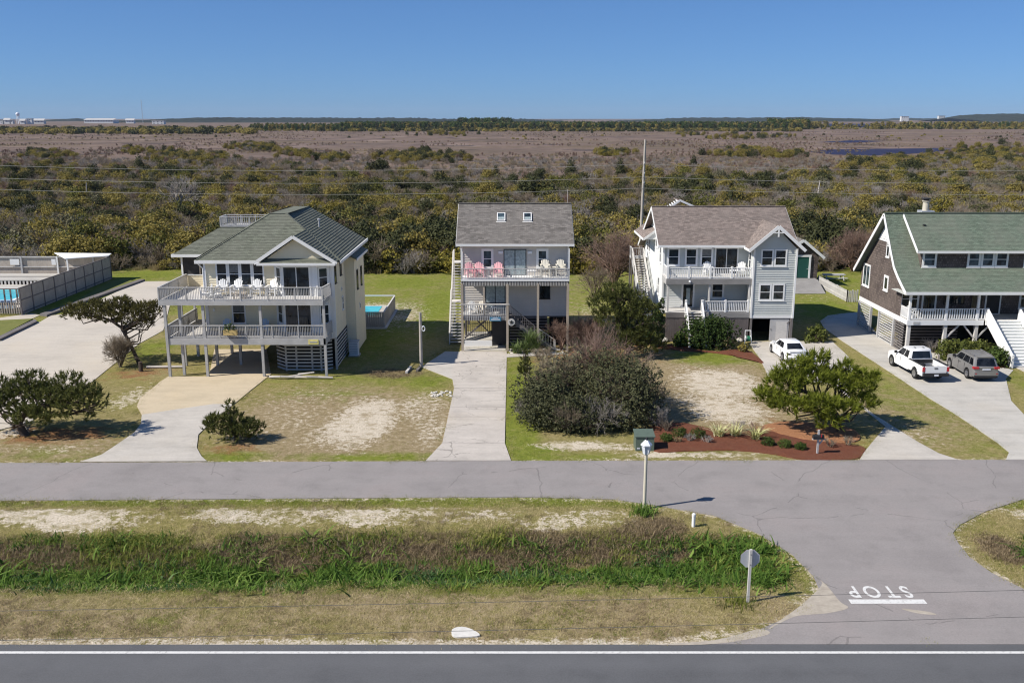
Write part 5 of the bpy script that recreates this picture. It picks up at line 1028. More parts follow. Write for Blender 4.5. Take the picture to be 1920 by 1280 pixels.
def left_pool():
    xr = -48.5; y0_, y1_ = 91.0, 112.4; H_ = 2.75
    t = thing('pool_fence', 'tall grey board fence along the parking lot beside the large swimming pool', 'fence', (xr, 101, 0)); n = 9; dy_ = (y1_ - y0_) / n
    pm = MB().box(-.02, .02, -dy_ / 2 + .07, dy_ / 2 - .07, -.58, .58).mesh('panel'); pm.materials.append(M['fencewood']); pm2 = MB().box(-.02, .02, -dy_ / 2 + .07, dy_ / 2 - .07, -.36, .36).mesh('panel'); pm2.materials.append(M['fencewood'])
    for i in range(n + 1): upright(t, xr, y0_ + i * dy_, 0, H_, .14, 'darkwood')
    for i in range(n):
        yc = y0_ + (i + .5) * dy_
        piece('panel', pm, t, (xr, yc, 2.1)); piece('panel', pm, t, (xr, yc, .9)); piece('panel', pm2, t, (xr - .01, yc, .38))
    for z in (2.7, 1.5, .28): MB().box(xr - .04, xr + .06, y0_, y1_, z - .045, z + .045).build('rail', 'darkwood', t)
    t = thing('pool_fence', 'grey open rail fence along the back of the large pool terrace', 'fence', (-62, 112.4, 0))
    for i in range(9): upright(t, xr - 4.35 * i - 2, 112.4, 0, 2.75, .22, 'greywood')
    for z, h in ((2.7, .14), (1.5, .12)): MB().box(-86, xr - .1, 112.34, 112.44, z - h / 2, z + h / 2).build('rail', 'palewood', t)
    MB().box(-86, xr - .1, 112.48, 112.52, .2, 2.6).build('board_panel', 'fencewood', t)
    t = thing('pool_fence', 'low grey picket fence closing the front end of the large pool', 'fence', (-55, 91.2, 0)); m = MB(); x = -64.0
    while x < xr - .2: m.box(x, x + .1, 91.15, 91.2, .1, 1.25); x += .24
    m.build('pickets', 'fencewood', t, kind='stuff'); m = MB(); x = -64.0
    while x < xr - .3: m.box(x, x + .16, 91.5, 91.55, .9, 2.6); x += .62
    m.build('bars', 'darkwood', t, kind='stuff')
    for z in (.3, 1.1, 2.6): MB().box(-64, xr, 91.2, 91.27, z - .05, z + .05).build('rail', 'darkwood', t)
    pd = MB().box(-86, xr - .1, 92, 112.3, -.1, .5).box(-86, xr - .1, 108.3, 110.2, .5, 1.05).build('pool_terrace', 'concrete_grey'); pd['kind'] = 'structure'
    m, nt, b = nodes('pool_water'); b.inputs[0].default_value = (.06, .50, .56, 1); b.inputs['Roughness'].default_value = .1; nn = noise(nt, coords(nt), 1.2, 3); nt.links.new(ramp(nt, nn, [(.3, (.05, .42, .50)), (.7, (.12, .62, .66))]), b.inputs[0]); bump(nt, b, nn, .1, .05); M['pool'] = m
    p = thing('swimming_pool', 'large turquoise swimming pool inside the tall grey board fence', 'pool', (-58, 98, .5)); MB().box(-86, -52.2, 93.2, 102.5, .505, .52).build('water', 'pool', p); MB().box(-86, -51.9, 102.52, 103.0, .505, .58).build('coping', 'white', p); MB().box(-52.18, -51.8, 93, 102.51, .505, .58).build('coping', 'white', p)
    b = thing('terrace_bench', 'long pale terrace bench with dark slatted front behind the large pool', 'bench', (-62, 107, .5)); MB().box(-86, -50.8, 105.6, 107.6, .95, 1.05).build('seat', 'concrete_grey', b); m = MB(); x = -86.0
    while x < -51: m.box(x, x + .2, 105.62, 105.7, .5, .95); x += .42
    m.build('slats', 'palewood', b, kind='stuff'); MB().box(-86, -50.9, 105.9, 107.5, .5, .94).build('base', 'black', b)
    c = thing('shade_roof', 'flat white shade roof in the back corner of the large pool fence', 'shade roof', (-51.5, 111, 0)); MB().prism([(-55.2, 112.6, 3.1), (-52.8, 110.2, 2.75), (-48.4, 111.9, 2.85), (-48.4, 112.8, 3.0)], (0, 0, .08)).build('roof', 'white', c)
    for x, y in ((-54.8, 112.3), (-52.7, 110.4), (-48.8, 112.2)): upright(c, x, y, 0, 2.8, .16, 'white')
    for i, (x, col) in enumerate(((-60.5, 'white'), (-55.5, 'white'))): solo('notice_board', MB().box(x, x + (1.1 if i == 0 else .5), 112.25, 112.32, 1.75, 2.45), col, (x, 112.3, 1.7), ('wide white notice board on the back fence of the large pool', 'narrow white notice board on the back fence of the large pool')[i], 'sign')
    solo('deck_box', MB().box(-51.3, -49.6, 91.8, 92.3, .5, 1.3), 'paleblue', (-50.4, 92, .5), 'pale blue box at the near corner of the large pool terrace', 'box')
    for pts, nm, lab in (([(75, 592), (262, 527), (272, 527), (88, 594)], 'timber_edging', 'timber edging between shaded grass and the beige parking lot'), ([(0, 634), (66, 602), (70, 606), (0, 640)], 'timber_edging', 'short timber edging round the grass corner at the lot entrance')):
        q = [at(*z) for z in pts]; mm = MB().prism([(z.x, z.y, -.05) for z in q], (0, 0, .27)); solo(nm, mm, 'darkwood', (q[0].x, q[0].y, -.05), lab, 'edging')
    q = [at(*z) for z in ((-60, 625), (0, 602), (62, 599), (0, 632), (-60, 668))]; struct('grass_island', MB().prism([(z.x, z.y, -.02) for z in q], (0, 0, .13)), 'lawn_green')
    q = [at(*z) for z in ((95, 590), (212, 526), (262, 527), (100, 588))]; struct('grass_strip', MB().prism([(z.x, z.y, -.02) for z in q], (0, 0, .10)), 'lawn_green')
m, nt, b = nodes('lawn_green'); n = noise(nt, coords(nt), 3, 5, .7); n2 = noise(nt, coords(nt), .5, 3); nt.links.new(mixc(nt, n2, ramp(nt, n, [(.3, (.075, .11, .02)), (.7, (.17, .19, .045))]), (.20, .19, .06)), b.inputs[0]); b.inputs['Roughness'].default_value = 1; bump(nt, b, n, .6, .05); M['lawn_green'] = m
left_pool()
def small_pool():
    t = thing('spa_enclosure', 'grey boarded pool enclosure standing on the lawn beside the cream house', 'pool', (-15, 92, 0)); o = MB()
    q = [atY(u, v, Y_) for u, v, Y_ in ((660, 612, 84), (702, 612, 84), (725, 582, 93.5))]; xr, y0_, y1_ = -11.9, 85.2, 93.5; xl = -17
    for i in range(4): upright(t, xr, y0_ + i * (y1_ - y0_) / 3, 0, 1.5, .12)
    bm_ = MB().box(-.02, .02, -.09, .09, 0, 1.42).mesh('fence_board'); bm_.materials.append(M['fencewood']); y = y0_ + .1
    while y < y1_: piece('fence_board', bm_, t, (xr + .06, y, .06)); y += .2
    bm2 = MB().box(-.09, .09, -.02, .02, 0, 1.42).mesh('fence_board'); bm2.materials.append(M['fencewood']); x = xl
    while x < xr: piece('fence_board', bm2, t, (x, y0_ - .05, .06)); x += .2
    MB().box(xr - .04, xr + .1, y0_, y1_, 1.48, 1.54).build('rail', 'palewood', t); MB().box(xl, xr, y0_ - .1, y0_, 1.48, 1.54).build('rail', 'palewood', t); MB().box(xl, xr, y1_, y1_ + .1, 1.42, 1.56).build('rail', 'bluegrey', t)
    MB().box(xr + .09, xr + .3, y0_ - .2, y1_, 0, .12).box(xl, xr + .3, y0_ - .4, y0_ - .18, 0, .12).build('edging', 'palewood', t)
    MB().box(xl, xr - .1, y0_, y1_, .3, .5).build('terrace', 'concrete_grey', t); MB().box(xl, xr - 1.2, y0_ + 3.2, y1_ - .5, .505, .53).build('water', 'pool', t); MB().box(xr - 3.2, xr - 1.9, y0_ + .8, y0_ + 2.6, .505, .8).build('cover', 'white', t)
small_pool()
# ------------------------------------------------------------------ chairs and tables on the decks
def chair(name, label, loc, mat, rz=0, s=1.0, tall=0.0, group=None):
    """slatted lounge chair facing -y; tall lifts the seat (bar height)"""
    t = thing(name, label, 'chair', (0, 0, 0), group); z = tall; b = MB(); w_ = .56
    for i in range(5):
        x = (i - 2) * .115; top = 1.0 - abs(i - 2) ** 1.6 * .045; a = V(x * .85, .22, .30 + z); e = V(x * 1.12, .52, top + z); b.bar(a, e, .1, .022, (0, -1, .3))
    b.bar((-.28, .33, .52 + z), (.28, .33, .52 + z), .03, .08); b.build('backrest', mat, t)
    m = MB()
    for i in range(5): y = -.32 + i * .125; m.box(-w_ / 2, w_ / 2, y, y + .105, .34 + z - i * .02, .365 + z - i * .02)
    m.build('seat', mat, t)
    for sx in (-1, 1):
        x = sx * .33; MB().box(x - .065, x + .065, -.42, .34, .55 + z, .58 + z).build('arm', mat, t)
        MB().box(x - .035, x + .035, -.36, -.28, 0, .55 + z).build('leg', mat, t); MB().bar((x * .9, -.3, .32 + z), (x * .9, .5, .02 if not tall else .12 + z), .04, .12).build('leg', mat, t)
        if tall: MB().box(x - .03, x + .03, .3, .38, 0, .5 + z).build('leg', mat, t)
    if tall: MB().box(-.33, .33, -.34, -.3, .3, .36).build('footrest', mat, t)
    t.location = loc; t.rotation_euler = (0, 0, rz); t.scale = (s, s, s); return t
def table(name, label, loc, mat, r=.3, h=.5):
    t = thing(name, label, 'table', (0, 0, 0)); MB().box(-r, r, -r, r, h - .04, h).build('table_top', mat, t)
    for a in (-1, 1):
        for b in (-1, 1): MB().box(a * r * .8 - .03, a * r * .8 + .03, b * r * .8 - .03, b * r * .8 + .03, 0, h - .04).build('leg', mat, t)
    t.location = loc; return t
g1 = 'white chairs on the upper deck of the cream house'
for x, lab, rz in ((-22.05, 'white slatted chair under the leftmost upper window of the cream house', .1), (-20.95, 'white slatted chair second from the left on the upper deck of the cream house', -.05), (-19.45, 'white slatted chair third from the left on the upper deck of the cream house', .05), (-18.25, 'white slatted chair nearest the bay window on the upper deck of the cream house', -.15)):
    chair('deck_chair', lab, (x, 70.35, 5.84), 'white', rz, 1.08, .12, g1)
chair('deck_chair', 'white slatted chair turned sideways at the left of the upper deck of the cream house', (-23.1, 69.6, 5.84), 'white', -1.2, 1.05, 0, g1); chair('deck_chair', 'low white slatted chair behind the left railing of the upper deck of the cream house', (-22.3, 69.3, 5.84), 'white', 2.6, .95, 0, g1)
table('side_table', 'low wooden table before the white chairs on the upper deck of the cream house', (-20.4, 69.3, 5.84), 'tanwood', .45, .42)
for x, lab in ((-21.85, 'pale blue slatted chair beside the planter box on the lower deck of the cream house'), (-18.95, 'pale blue slatted chair under the lower deck near the bay of the cream house')): chair('deck_chair', lab, (x, 69.9, 3.0), 'paleblue', 0, 1.05, 0, 'pale blue chairs on the lower deck')
for x, rz, lab in ((-3.45, .35, 'pink slatted chair nearest the outside stair on the taupe house deck'), (-2.75, .1, 'pink slatted chair beside the left narrow window on the taupe house deck'), (-1.15, .0, 'pink slatted chair between the window and the sliding door of the taupe house')): chair('deck_chair', lab, (x, 77.55, 6.1), 'pink', rz, 1.1, .05, 'pink chairs on the taupe house deck')
for x, lab in ((2.75, 'tall cream slatted chair in front of the right window on the taupe house deck'), (4.05, 'tall cream slatted chair in the right corner of the taupe house deck')): chair('bar_chair', lab, (x, 77.6, 6.1), 'creamchair', 0, 1.05, .38, 'tall cream chairs on the taupe house deck')
table('side_table', 'white low table between the sliding door and the tall cream chairs', (1.6, 77.4, 6.1), 'white', .35, .55); table('side_table', 'tall cream table between the two tall cream chairs', (3.42, 77.7, 6.1), 'creamchair', .25, .8)
chair('deck_chair', 'white chair at the left of the taupe house lower deck', (-3.3, 77.5, 2.97), 'white', .3, 1, 0); chair('deck_chair', 'cream chair beside the glass door on the taupe house lower deck', (-2.55, 77.6, 2.97), 'creamchair', -.1, 1, 0); table('side_table', 'small white table in front of the glass door on the taupe house lower deck', (-1.5, 77.3, 2.97), 'white', .22, .6)
chair('deck_chair', 'white slatted chair under the third upper window of the blue grey house', (17.2, 81.3, 5.55), 'white', .1, 1.1, .1, 'white chairs on the blue grey house deck'); chair('deck_chair', 'white slatted chair in the right corner of the blue grey house deck', (20.05, 81.2, 5.55), 'white', -.2, 1.1, .1, 'white chairs on the blue grey house deck')
table('side_table', 'white table before the sliding door on the blue grey house deck', (19.3, 80.7, 5.55), 'white', .4, .6)
chair('deck_chair', 'pale grey chair right of the glass door on the blue grey house porch', (17.0, 81.2, 2.6), 'creamchair', .2, 1, 0); chair('deck_chair', 'pale blue chair below the porch window of the blue grey house', (18.9, 81.1, 2.6), 'paleblue', .5, 1, 0)
chair('deck_chair', 'white rounded chair behind the left end of the shingled house porch railing', (33.3, 76.5, 2.85), 'white', .4, .95, 0); table('porch_table', 'white side table on the shingled house porch', (36.2, 76.9, 2.85), 'white', .35, .62)
# ------------------------------------------------------------------ vehicles
def car(name, label, cat, loc, rz, kind, paint):
    t = thing(name, label, cat, (0, 0, 0))
    L_, W, ztop, belt, wr, yf, yr = {'sedan': (4.85, 1.84, 1.46, .98, .335, 1.45, -1.35), 'suv': (4.82, 1.94, 1.78, 1.14, .38, 1.5, -1.42), 'pickup': (5.9, 2.03, 1.95, 1.22, .42, 2.0, -1.72)}[kind]
    hl = L_ / 2; hw_ = W / 2
    prof = {'sedan': [(-1, .62, .80), (-.985, .78, .92), (-.93, .90, 1.0), (-.72, .96, 1.03), (-.5, .98, 1.0), (0, 1, .98), (.35, 1, .98), (.5, .99, .95), (.8, .95, .84), (.93, .86, .74), (1, .66, .62)],
            'suv': [(-1, .84, 1.0), (-.99, .92, 1.1), (-.9, .97, 1.16), (-.5, 1, 1.15), (0, 1, 1.13), (.3, 1, 1.12), (.45, 1, 1.12), (.8, .97, 1.05), (.94, .9, .96), (1, .78, .82)],
            'pickup': [(-.22, .98, 1.2), (-.1, 1, 1.22), (.1, 1, 1.22), (.3, 1, 1.22), (.42, 1, 1.22), (.6, 1, 1.18), (.85, .97, 1.13), (.96, .92, 1.05), (1, .86, .9)]}[kind]
    ys = np.linspace(prof[0][0] * hl, hl, 46 if kind != 'pickup' else 30); rings = []; zb0 = {'sedan': .2, 'suv': .27, 'pickup': .38}[kind]
    for y in ys:
        wv = np.interp(y / hl, [p[0] for p in prof], [p[1] for p in prof]) * hw_; zt = np.interp(y / hl, [p[0] for p in prof], [p[2] for p in prof]); zb = zb0 + (.1 if abs(y) > hl * .9 else 0)
        za = zb
        for yw in (yf, yr):
            q = (wr + .07) ** 2 - (y - yw) ** 2
            if q > 0: za = max(za, wr + math.sqrt(q))
        zm = max(.62 * zt, za + .02); rings.append([(-wv * .93, y, min(za, zt - .1)), (-wv, y, min(za + .03, zt - .08)), (-wv, y, min(zm, zt - .06)), (-wv * .97, y, zt - .05), (-wv * .88, y, zt), (0, y, zt + .02), (wv * .88, y, zt), (wv * .97, y, zt - .05), (wv, y, min(zm, zt - .06)), (wv, y, min(za + .03, zt - .08)), (wv * .93, y, min(za, zt - .1))])
    b = MB(); k = 11; vs = [p for r_ in rings for p in r_]; b.add(vs, [(j * k + i, j * k + i + 1, (j + 1) * k + i + 1, (j + 1) * k + i) for j in range(len(rings) - 1) for i in range(k - 1)] + [tuple(range(k - 1, -1, -1)), tuple((len(rings) - 1) * k + i for i in range(k))])
    body = b.build('body', paint, t, 35)
    MB().box(-hw_ * .86, hw_ * .86, ys[0] + .1, hl - .25, zb0 - .02, zb0 + .3).build('chassis', 'plastic', t)
    # cabin
    cab = {'sedan': ((-1.75, 1.0), (-1.05, .28), .98, 1.46, .84, .62), 'suv': ((-2.3, 1.0), (-1.98, .35), 1.13, 1.74, .9, .74), 'pickup': ((-.62, 1.55), (-.5, .75), 1.2, 1.9, .93, .78)}[kind]
    (b0, b1), (t0, t1), zb, zt, wb, wt = cab; m = MB(); lv = []
    for f, add in ((0, 0), (.5, .02), (.88, .015), (1, -.05)):
        y0_, y1_, w_ = b0 + (t0 - b0) * f - add, b1 + (t1 - b1) * f + add, wb + (wt - wb) * f; z = zb + (zt - zb) * (f if f < 1 else 1.04)
        lv.append([(-w_, y0_ + .08, z), (-w_ * .85, y0_, z), (w_ * .85, y0_, z), (w_, y0_ + .08, z), (w_, y1_ - .1, z), (w_ * .8, y1_, z), (-w_ * .8, y1_, z), (-w_, y1_ - .1, z)])
    m.add([p for l in lv for p in l], [(j * 8 + i, j * 8 + (i + 1) % 8, (j + 1) * 8 + (i + 1) % 8, (j + 1) * 8 + i) for j in range(3) for i in range(8)] + [tuple(24 + i for i in range(8))])
    m.build('cabin', paint, t, 40)
    lerp = lambda f, off=.0: (b0 + (t0 - b0) * f - off, b1 + (t1 - b1) * f + off, wb + (wt - wb) * f, zb + (zt - zb) * f)
    f0, f1 = {'sedan': (.06, .86), 'suv': (.08, .82), 'pickup': (.1, .84)}[kind]; A_, B_ = lerp(f0), lerp(f1); g = .022 + .012
    MB().prism([(-A_[2] * .8, A_[0] - g, A_[3]), (A_[2] * .8, A_[0] - g, A_[3]), (B_[2] * .8, B_[0] - g, B_[3]), (-B_[2] * .8, B_[0] - g, B_[3])], (0, .02, 0)).build('rear_window', 'carglass', t)
    MB().prism([(A_[2] * .76, A_[1] + g, A_[3]), (-A_[2] * .76, A_[1] + g, A_[3]), (-B_[2] * .76, B_[1] + g, B_[3]), (B_[2] * .76, B_[1] + g, B_[3])], (0, -.02, 0)).build('windscreen', 'carglass', t)
    cuts = {'sedan': ((.17, .5), (.52, .86)), 'suv': ((.05, .24), (.27, .56), (.59, .92)), 'pickup': ((.1, .42), (.46, .9))}[kind]
    for sx in (-1, 1):
        for c0, c1 in cuts:
            ya, yb = A_[0] + (A_[1] - A_[0]) * c0, A_[0] + (A_[1] - A_[0]) * c1; yc, yd = B_[0] + (B_[1] - B_[0]) * max(c0, .08), B_[0] + (B_[1] - B_[0]) * min(c1, .9)
            q = [(sx * (A_[2] + .012), ya, A_[3]), (sx * (A_[2] + .012), yb, A_[3]), (sx * (B_[2] + .012), yd, B_[3]), (sx * (B_[2] + .012), yc, B_[3])]
            MB().prism(q if sx > 0 else q[::-1], (-sx * .016, 0, 0)).build('side_window', 'carglass', t)
        MB().box(*sorted((sx * (hw_ - .02), sx * (hw_ + .16))), cab[0][1] - .35, cab[0][1] - .22, belt + .02, belt + .2).build('mirror', paint if kind == 'sedan' else 'plastic', t)
        for c in ((.3, .2) if kind != 'pickup' else (.9,)): MB().box(*sorted((sx * (hw_ - .01), sx * (hw_ + .02))), -c, -c + .2, belt - .16, belt - .12).build('door_handle', 'chrome' if kind == 'suv' else paint, t)
        for c in ((.05, 1.02, -.95) if kind != 'pickup' else (.55, 1.35)): MB().box(*sorted((sx * (hw_ - .02), sx * (hw_ + .004))), c, c + .015, zb0 + .2, belt - .08).build('door_seam', 'dark', t)
    for sx in (-1, 1):
        for yw in (yf, yr):
            x = sx * (hw_ - .11); w_ = MB().lathe((x, yw, wr), [(wr * .6, -.11), (wr * .93, -.115), (wr, -.08), (wr, .08), (wr * .93, .115), (wr * .6, .11)], 22, 'x').build('wheel', 'tyre', t, 40)
            MB().lathe((x + sx * .105, yw, wr), [(wr * .62, -.012), (wr * .6, .012), (.06, .022)], 18, 'x').build('rim', 'rim', w_); m = MB()
            for i in range(5): a = i * 1.2566; m.bar((x + sx * .122, yw, wr), (x + sx * .122, yw + math.cos(a) * wr * .56, wr + math.sin(a) * wr * .56), .05, .02, (sx, 0, 0))
            m.build('spokes', 'chrome', w_)
    yr_ = -hl
    if kind == 'sedan':
        for sx in (-1, 1): MB().prism([(sx * .52, yr_ - .005, .70), (sx * .86, yr_ + .13, .72), (sx * .84, yr_ + .13, .90), (sx * .55, yr_ - .005, .82)], (0, .1, 0)).build('tail_light', 'dark', t)
        MB().box(-.82, .82, yr_ - .04, yr_ + .2, .30, .56).build('bumper', paint, t); MB().box(-.26, .26, yr_ - .055, yr_ - .03, .46, .58).build('number_plate', 'plate', t); MB().box(-.7, .7, yr_ + .0, yr_ + .16, .97, 1.01).build('spoiler_lip', paint, t); MB().box(-.6, .6, yr_ - .05, yr_ - .035, .30, .36).build('bumper_vent', 'plastic', t)
    if kind == 'suv':
        for sx in (-1, 1): MB().box(*sorted((sx * .56, sx * .95)), yr_ - .035, yr_ + .22, .98, 1.12).build('tail_light', 'tail', t)
        MB().box(-.88, .88, yr_ - .07, yr_ + .25, .48, .74).build('bumper', 'cargrey', t); MB().box(-.84, .84, yr_ - .075, yr_ + .2, .32, .478).build('bumper_skirt', 'plastic', t); MB().box(-.3, .3, yr_ - .03, yr_ + .0, .88, 1.0).build('number_plate', 'plate', t); MB().box(-.5, .5, yr_ - .032, yr_ + .02, 1.02, 1.06).build('chrome_bar', 'chrome', t)
        MB().box(-.62, .62, -2.1, -1.9, 1.74, 1.79).build('roof_spoiler', paint, t)
        for sx in (-1, 1): MB().bar((sx * .66, -1.7, 1.84), (sx * .66, .2, 1.84), .05, .05).build('roof_rail', 'chrome', t); MB().box(*sorted((sx * .7, sx * .82)), yr_ - .08, yr_ - .06, .6, .66).build('reflector', 'tail', t)
    if kind == 'pickup':
        bz, bt, y1_ = .72, 1.24, -.66
        for sx in (-1, 1):
            m = MB(); n = 18; yy = np.linspace(yr_ + .06, y1_ + .02, n)
            for i in range(n - 1):
                for (ya, yb) in ((yy[i], yy[i + 1]),):
                    ym = (ya + yb) / 2; q = (wr + .09) ** 2 - (ym - yr) ** 2; za = wr + math.sqrt(q) if q > 0 else .5; m.box(*sorted((sx * .9, sx * (hw_ - .01))), ya, yb, za, bt)
            m.build('bed_side', paint, t); MB().box(*sorted((sx * .84, sx * (hw_ - .005))), yr_ + .06, y1_, bt + .002, bt + .04).build('bed_rail', 'plastic', t)
            MB().box(*sorted((sx * .82, sx * 1.0)), yr_ - .015, yr_ + .12, .84, 1.16).build('tail_light', 'tail', t)
        MB().box(-.9, .9, yr_ + .08, y1_, .6, bz).build('bed_floor', 'plastic', t); tg = MB().box(-.81, .81, yr_, yr_ + .075, .72, 1.24).build('tailgate', paint, t); MB().box(-.13, .13, yr_ - .02, yr_ - .003, 1.04, 1.12).build('handle', 'dark', tg)
        MB().box(-.95, .95, yr_ - .14, yr_ + .06, .5, .68).build('bumper', 'plastic', t); MB().box(-.16, .16, yr_ - .155, yr_ - .142, .52, .66).build('number_plate', 'plate', t); MB().box(-.86, .86, y1_ - .05, y1_ + .06, .9, 1.18).build('bed_front', 'dark', t)
        for x in (-.35, .3): MB().box(x, x + .1, -.2, .0, 1.96, 2.0).build('roof_lamp', 'chrome', t)
        MB().box(-.6, .0, -1.4, -.9, .725, 1.0).build('cargo_box', 'dark', t)
    t.location = loc; t.rotation_euler = (0, 0, rz); return t
car('white_sedan', 'white sedan parked on the curved driveway behind the bright green pine', 'car', (22.5, 74.35, .04), R(3), 'sedan', 'carwhite')
car('pickup_truck', 'white pickup truck parked on the long driveway with its open bed towards the road', 'pickup truck', (30.95, 69.5, .04), R(3.5), 'pickup', 'carwhite')
car('grey_suv', 'dark grey sport utility vehicle parked beside the white front stairs', 'car', (35.0, 69.2, .04), R(-1), 'suv', 'cargrey')
# ------------------------------------------------------------------ street furniture
p = at(1208, 953)
t = thing('lamp_post', 'cream lamp post with white lantern standing on the grass verge', 'lamp post', p); x, y = p.x, p.y
MB().tube((x, y, -.1), (x, y, 2.85), .095, .075, 14).build('post', 'postcream', t, 40); ln = MB().lathe((x, y, 2.85), [(.08, 0), (.13, .03), (.16, .08)], 6).build('lantern', 'lampwhite', t)
MB().lathe((x, y, 2.93), [(.15, 0), (.235, .42)], 6).build('glass', 'plate', ln); MB().lathe((x, y, 3.355), [(.29, 0), (.28, .05), (.10, .24), (.05, .26)], 6).build('cap', 'lampwhite', ln); MB().lathe((x, y, 3.61), [(.05, 0), (.075, .04), (.06, .12), (.01, .16)], 8).build('finial', 'dark', ln)
for i in range(6): a = i * 1.0472; MB().bar((x + math.cos(a) * .155, y + math.sin(a) * .155, 2.93), (x + math.cos(a) * .24, y + math.sin(a) * .24, 3.35), .025, .025).build('lantern_bar', 'lampwhite', ln)
p = at(1402, 1128); x, y = p.x, p.y
t = thing('stop_sign', 'octagonal road sign seen from its bare grey back on a wooden post in the verge', 'road sign', p)
MB().box(x - .05, x + .05, y - .05, y + .05, -.2, 2.3).build('post', 'palewood', t); m = MB(); q = [(x + .41 * math.cos(R(22.5 + 45 * i)), y + .055, 1.88 + .41 * math.sin(R(22.5 + 45 * i))) for i in range(8)]; pl_ = m.prism(q[::-1], (0, .006, 0)).build('sign_plate', 'metal', t)
MB().prism([(a, b_ + .0085, c_) for a, b_, c_ in q][::-1], (0, .003, 0)).build('sign_face', 'tail', pl_)
for z in (1.66, 2.1): MB().lathe((x, y - .05, z), [(.018, -.012), (.018, 0)], 8, 'y').build('bolt', 'dark', t)
p = at(1300, 986); solo('marker_post', MB().tube((p.x, p.y, -.1), (p.x, p.y, .52), .085, None, 14).lathe((p.x, p.y, .52), [(.095, 0), (.095, .1), (.03, .16)], 14), 'white', p, 'short white round marker post on the verge beside the road bend', 'post', smooth=40)
t = thing('utility_cabinet', 'dark green metal utility cabinet at the end of the red mulch bed', 'cabinet', (7.8, 52.5, 0)); MB().box(7.25, 8.33, 52.1, 53.1, 0, .84).build('base', 'greenbox', t); MB().prism([(7.2, 52.05, .844), (8.38, 52.05, .844), (8.38, 53.15, .97), (7.2, 53.15, .97)], (0, 0, .05)).build('lid', 'greenbox', t); MB().box(7.33, 7.5, 52.085, 52.098, .12, .2).build('label_plate', 'plate', t); MB().box(7.78, 7.8, 52.088, 52.098, .05, .82).build('door_seam', 'dark', t)
p = at(1532, 852); x, y = p.x, p.y; t = thing('mailbox', 'black mailbox on a grey wooden post in the red mulch under the bright pine', 'mailbox', p)
MB().box(x - .05, x + .05, y - .05, y + .05, -.1, 1.5).build('post', 'greywood', t); MB().bar((x, y, .55), (x + .25, y, .9), .05, .07).build('brace', 'greywood', t); MB().box(x - .35, x + .4, y - .06, y + .06, .92, .98).build('arm', 'greywood', t); bxm = MB().prism([(x - .35 + .0, y - .1 + .2 * (.5 - .5 * math.cos(a)) * 1.0, 1.02 + .16 + (.16 * math.sin(a))) if False else (x - .32, y + .14 * math.cos(a), 1.1 + .14 * math.sin(a)) for a in np.linspace(0, math.pi, 9)] + [(x - .32, y - .14, .985), (x - .32, y + .14, .985)], (.62, 0, 0)).build('box', 'plastic', t)
MB().box(x + .1, x + .14, y - .17, y - .145, 1.1, 1.3).build('flag', 'tail', bxm)
p = at(1402, 644); x, y = p.x, p.y; t = thing('hose_reel', 'white hose reel cart with green hose beside the open garage', 'hose reel', p)
for s in (-1, 1): MB().bar((x + s * .3, y - .1, 0), (x + s * .24, y + .15, 1.15), .05, .05).build('frame_leg', 'white', t); MB().lathe((x + s * .22, y, .45), [(.02, -.02), (.28, -.01), (.28, .01), (.02, .02)], 14, 'x').build('reel_side', 'lampwhite', t)
MB().bar((x - .24, y + .15, 1.13), (x + .24, y + .15, 1.13), .05, .08).build('handle', 'white', t); MB().lathe((x - .17, y, .45), [(.2, 0), (.24, .08), (.22, .17), (.24, .26), (.2, .34)], 14, 'x').build('hose', 'green', t)
t = thing('air_conditioner', 'pale air conditioning unit standing on the ground beside the cream house side wall', 'air conditioner', (-12.6, 75, 0)); MB().box(-13.3, -12.6, 74.5, 75.2, .1, 1.2).build('case', 'lampwhite', t); MB().box(-13.34, -12.55, 74.45, 75.25, 1.2, 1.26).build('top', 'metal', t)
m = MB()
for i in range(7): m.box(-13.27, -12.63, 74.48, 74.495, .2 + i * .14, .26 + i * .14)
m.build('grille', 'metal', t); MB().box(-13.4, -12.5, 74.4, 75.3, 0, .1).build('pad', 'concrete', t)
p = at(790, 686); x, y = p.x, p.y; t = thing('buoy_post', 'tall weathered post carrying a white life ring beside the taupe house driveway', 'post', p); MB().tube((x, y, -.1), (x, y, 4.3), .13, .11, 12).build('post', 'pole', t, 40); m = MB(); n = 20; vs = []
for i in range(n):
    a = 2 * math.pi * i / n
    for j in range(6): b_ = 2 * math.pi * j / 6; rr = .19 + .05 * math.cos(b_); vs.append((x + .25 + rr * math.cos(a) * .6, y - .16 + .05 * math.sin(b_), 3.05 + rr * math.sin(a)))
m.add(vs, [(i * 6 + j, ((i + 1) % n) * 6 + j, ((i + 1) % n) * 6 + (j + 1) % 6, i * 6 + (j + 1) % 6) for i in range(n) for j in range(6)]).build('life_ring', 'lampwhite', t, 60)
p = at(1709, 690); 
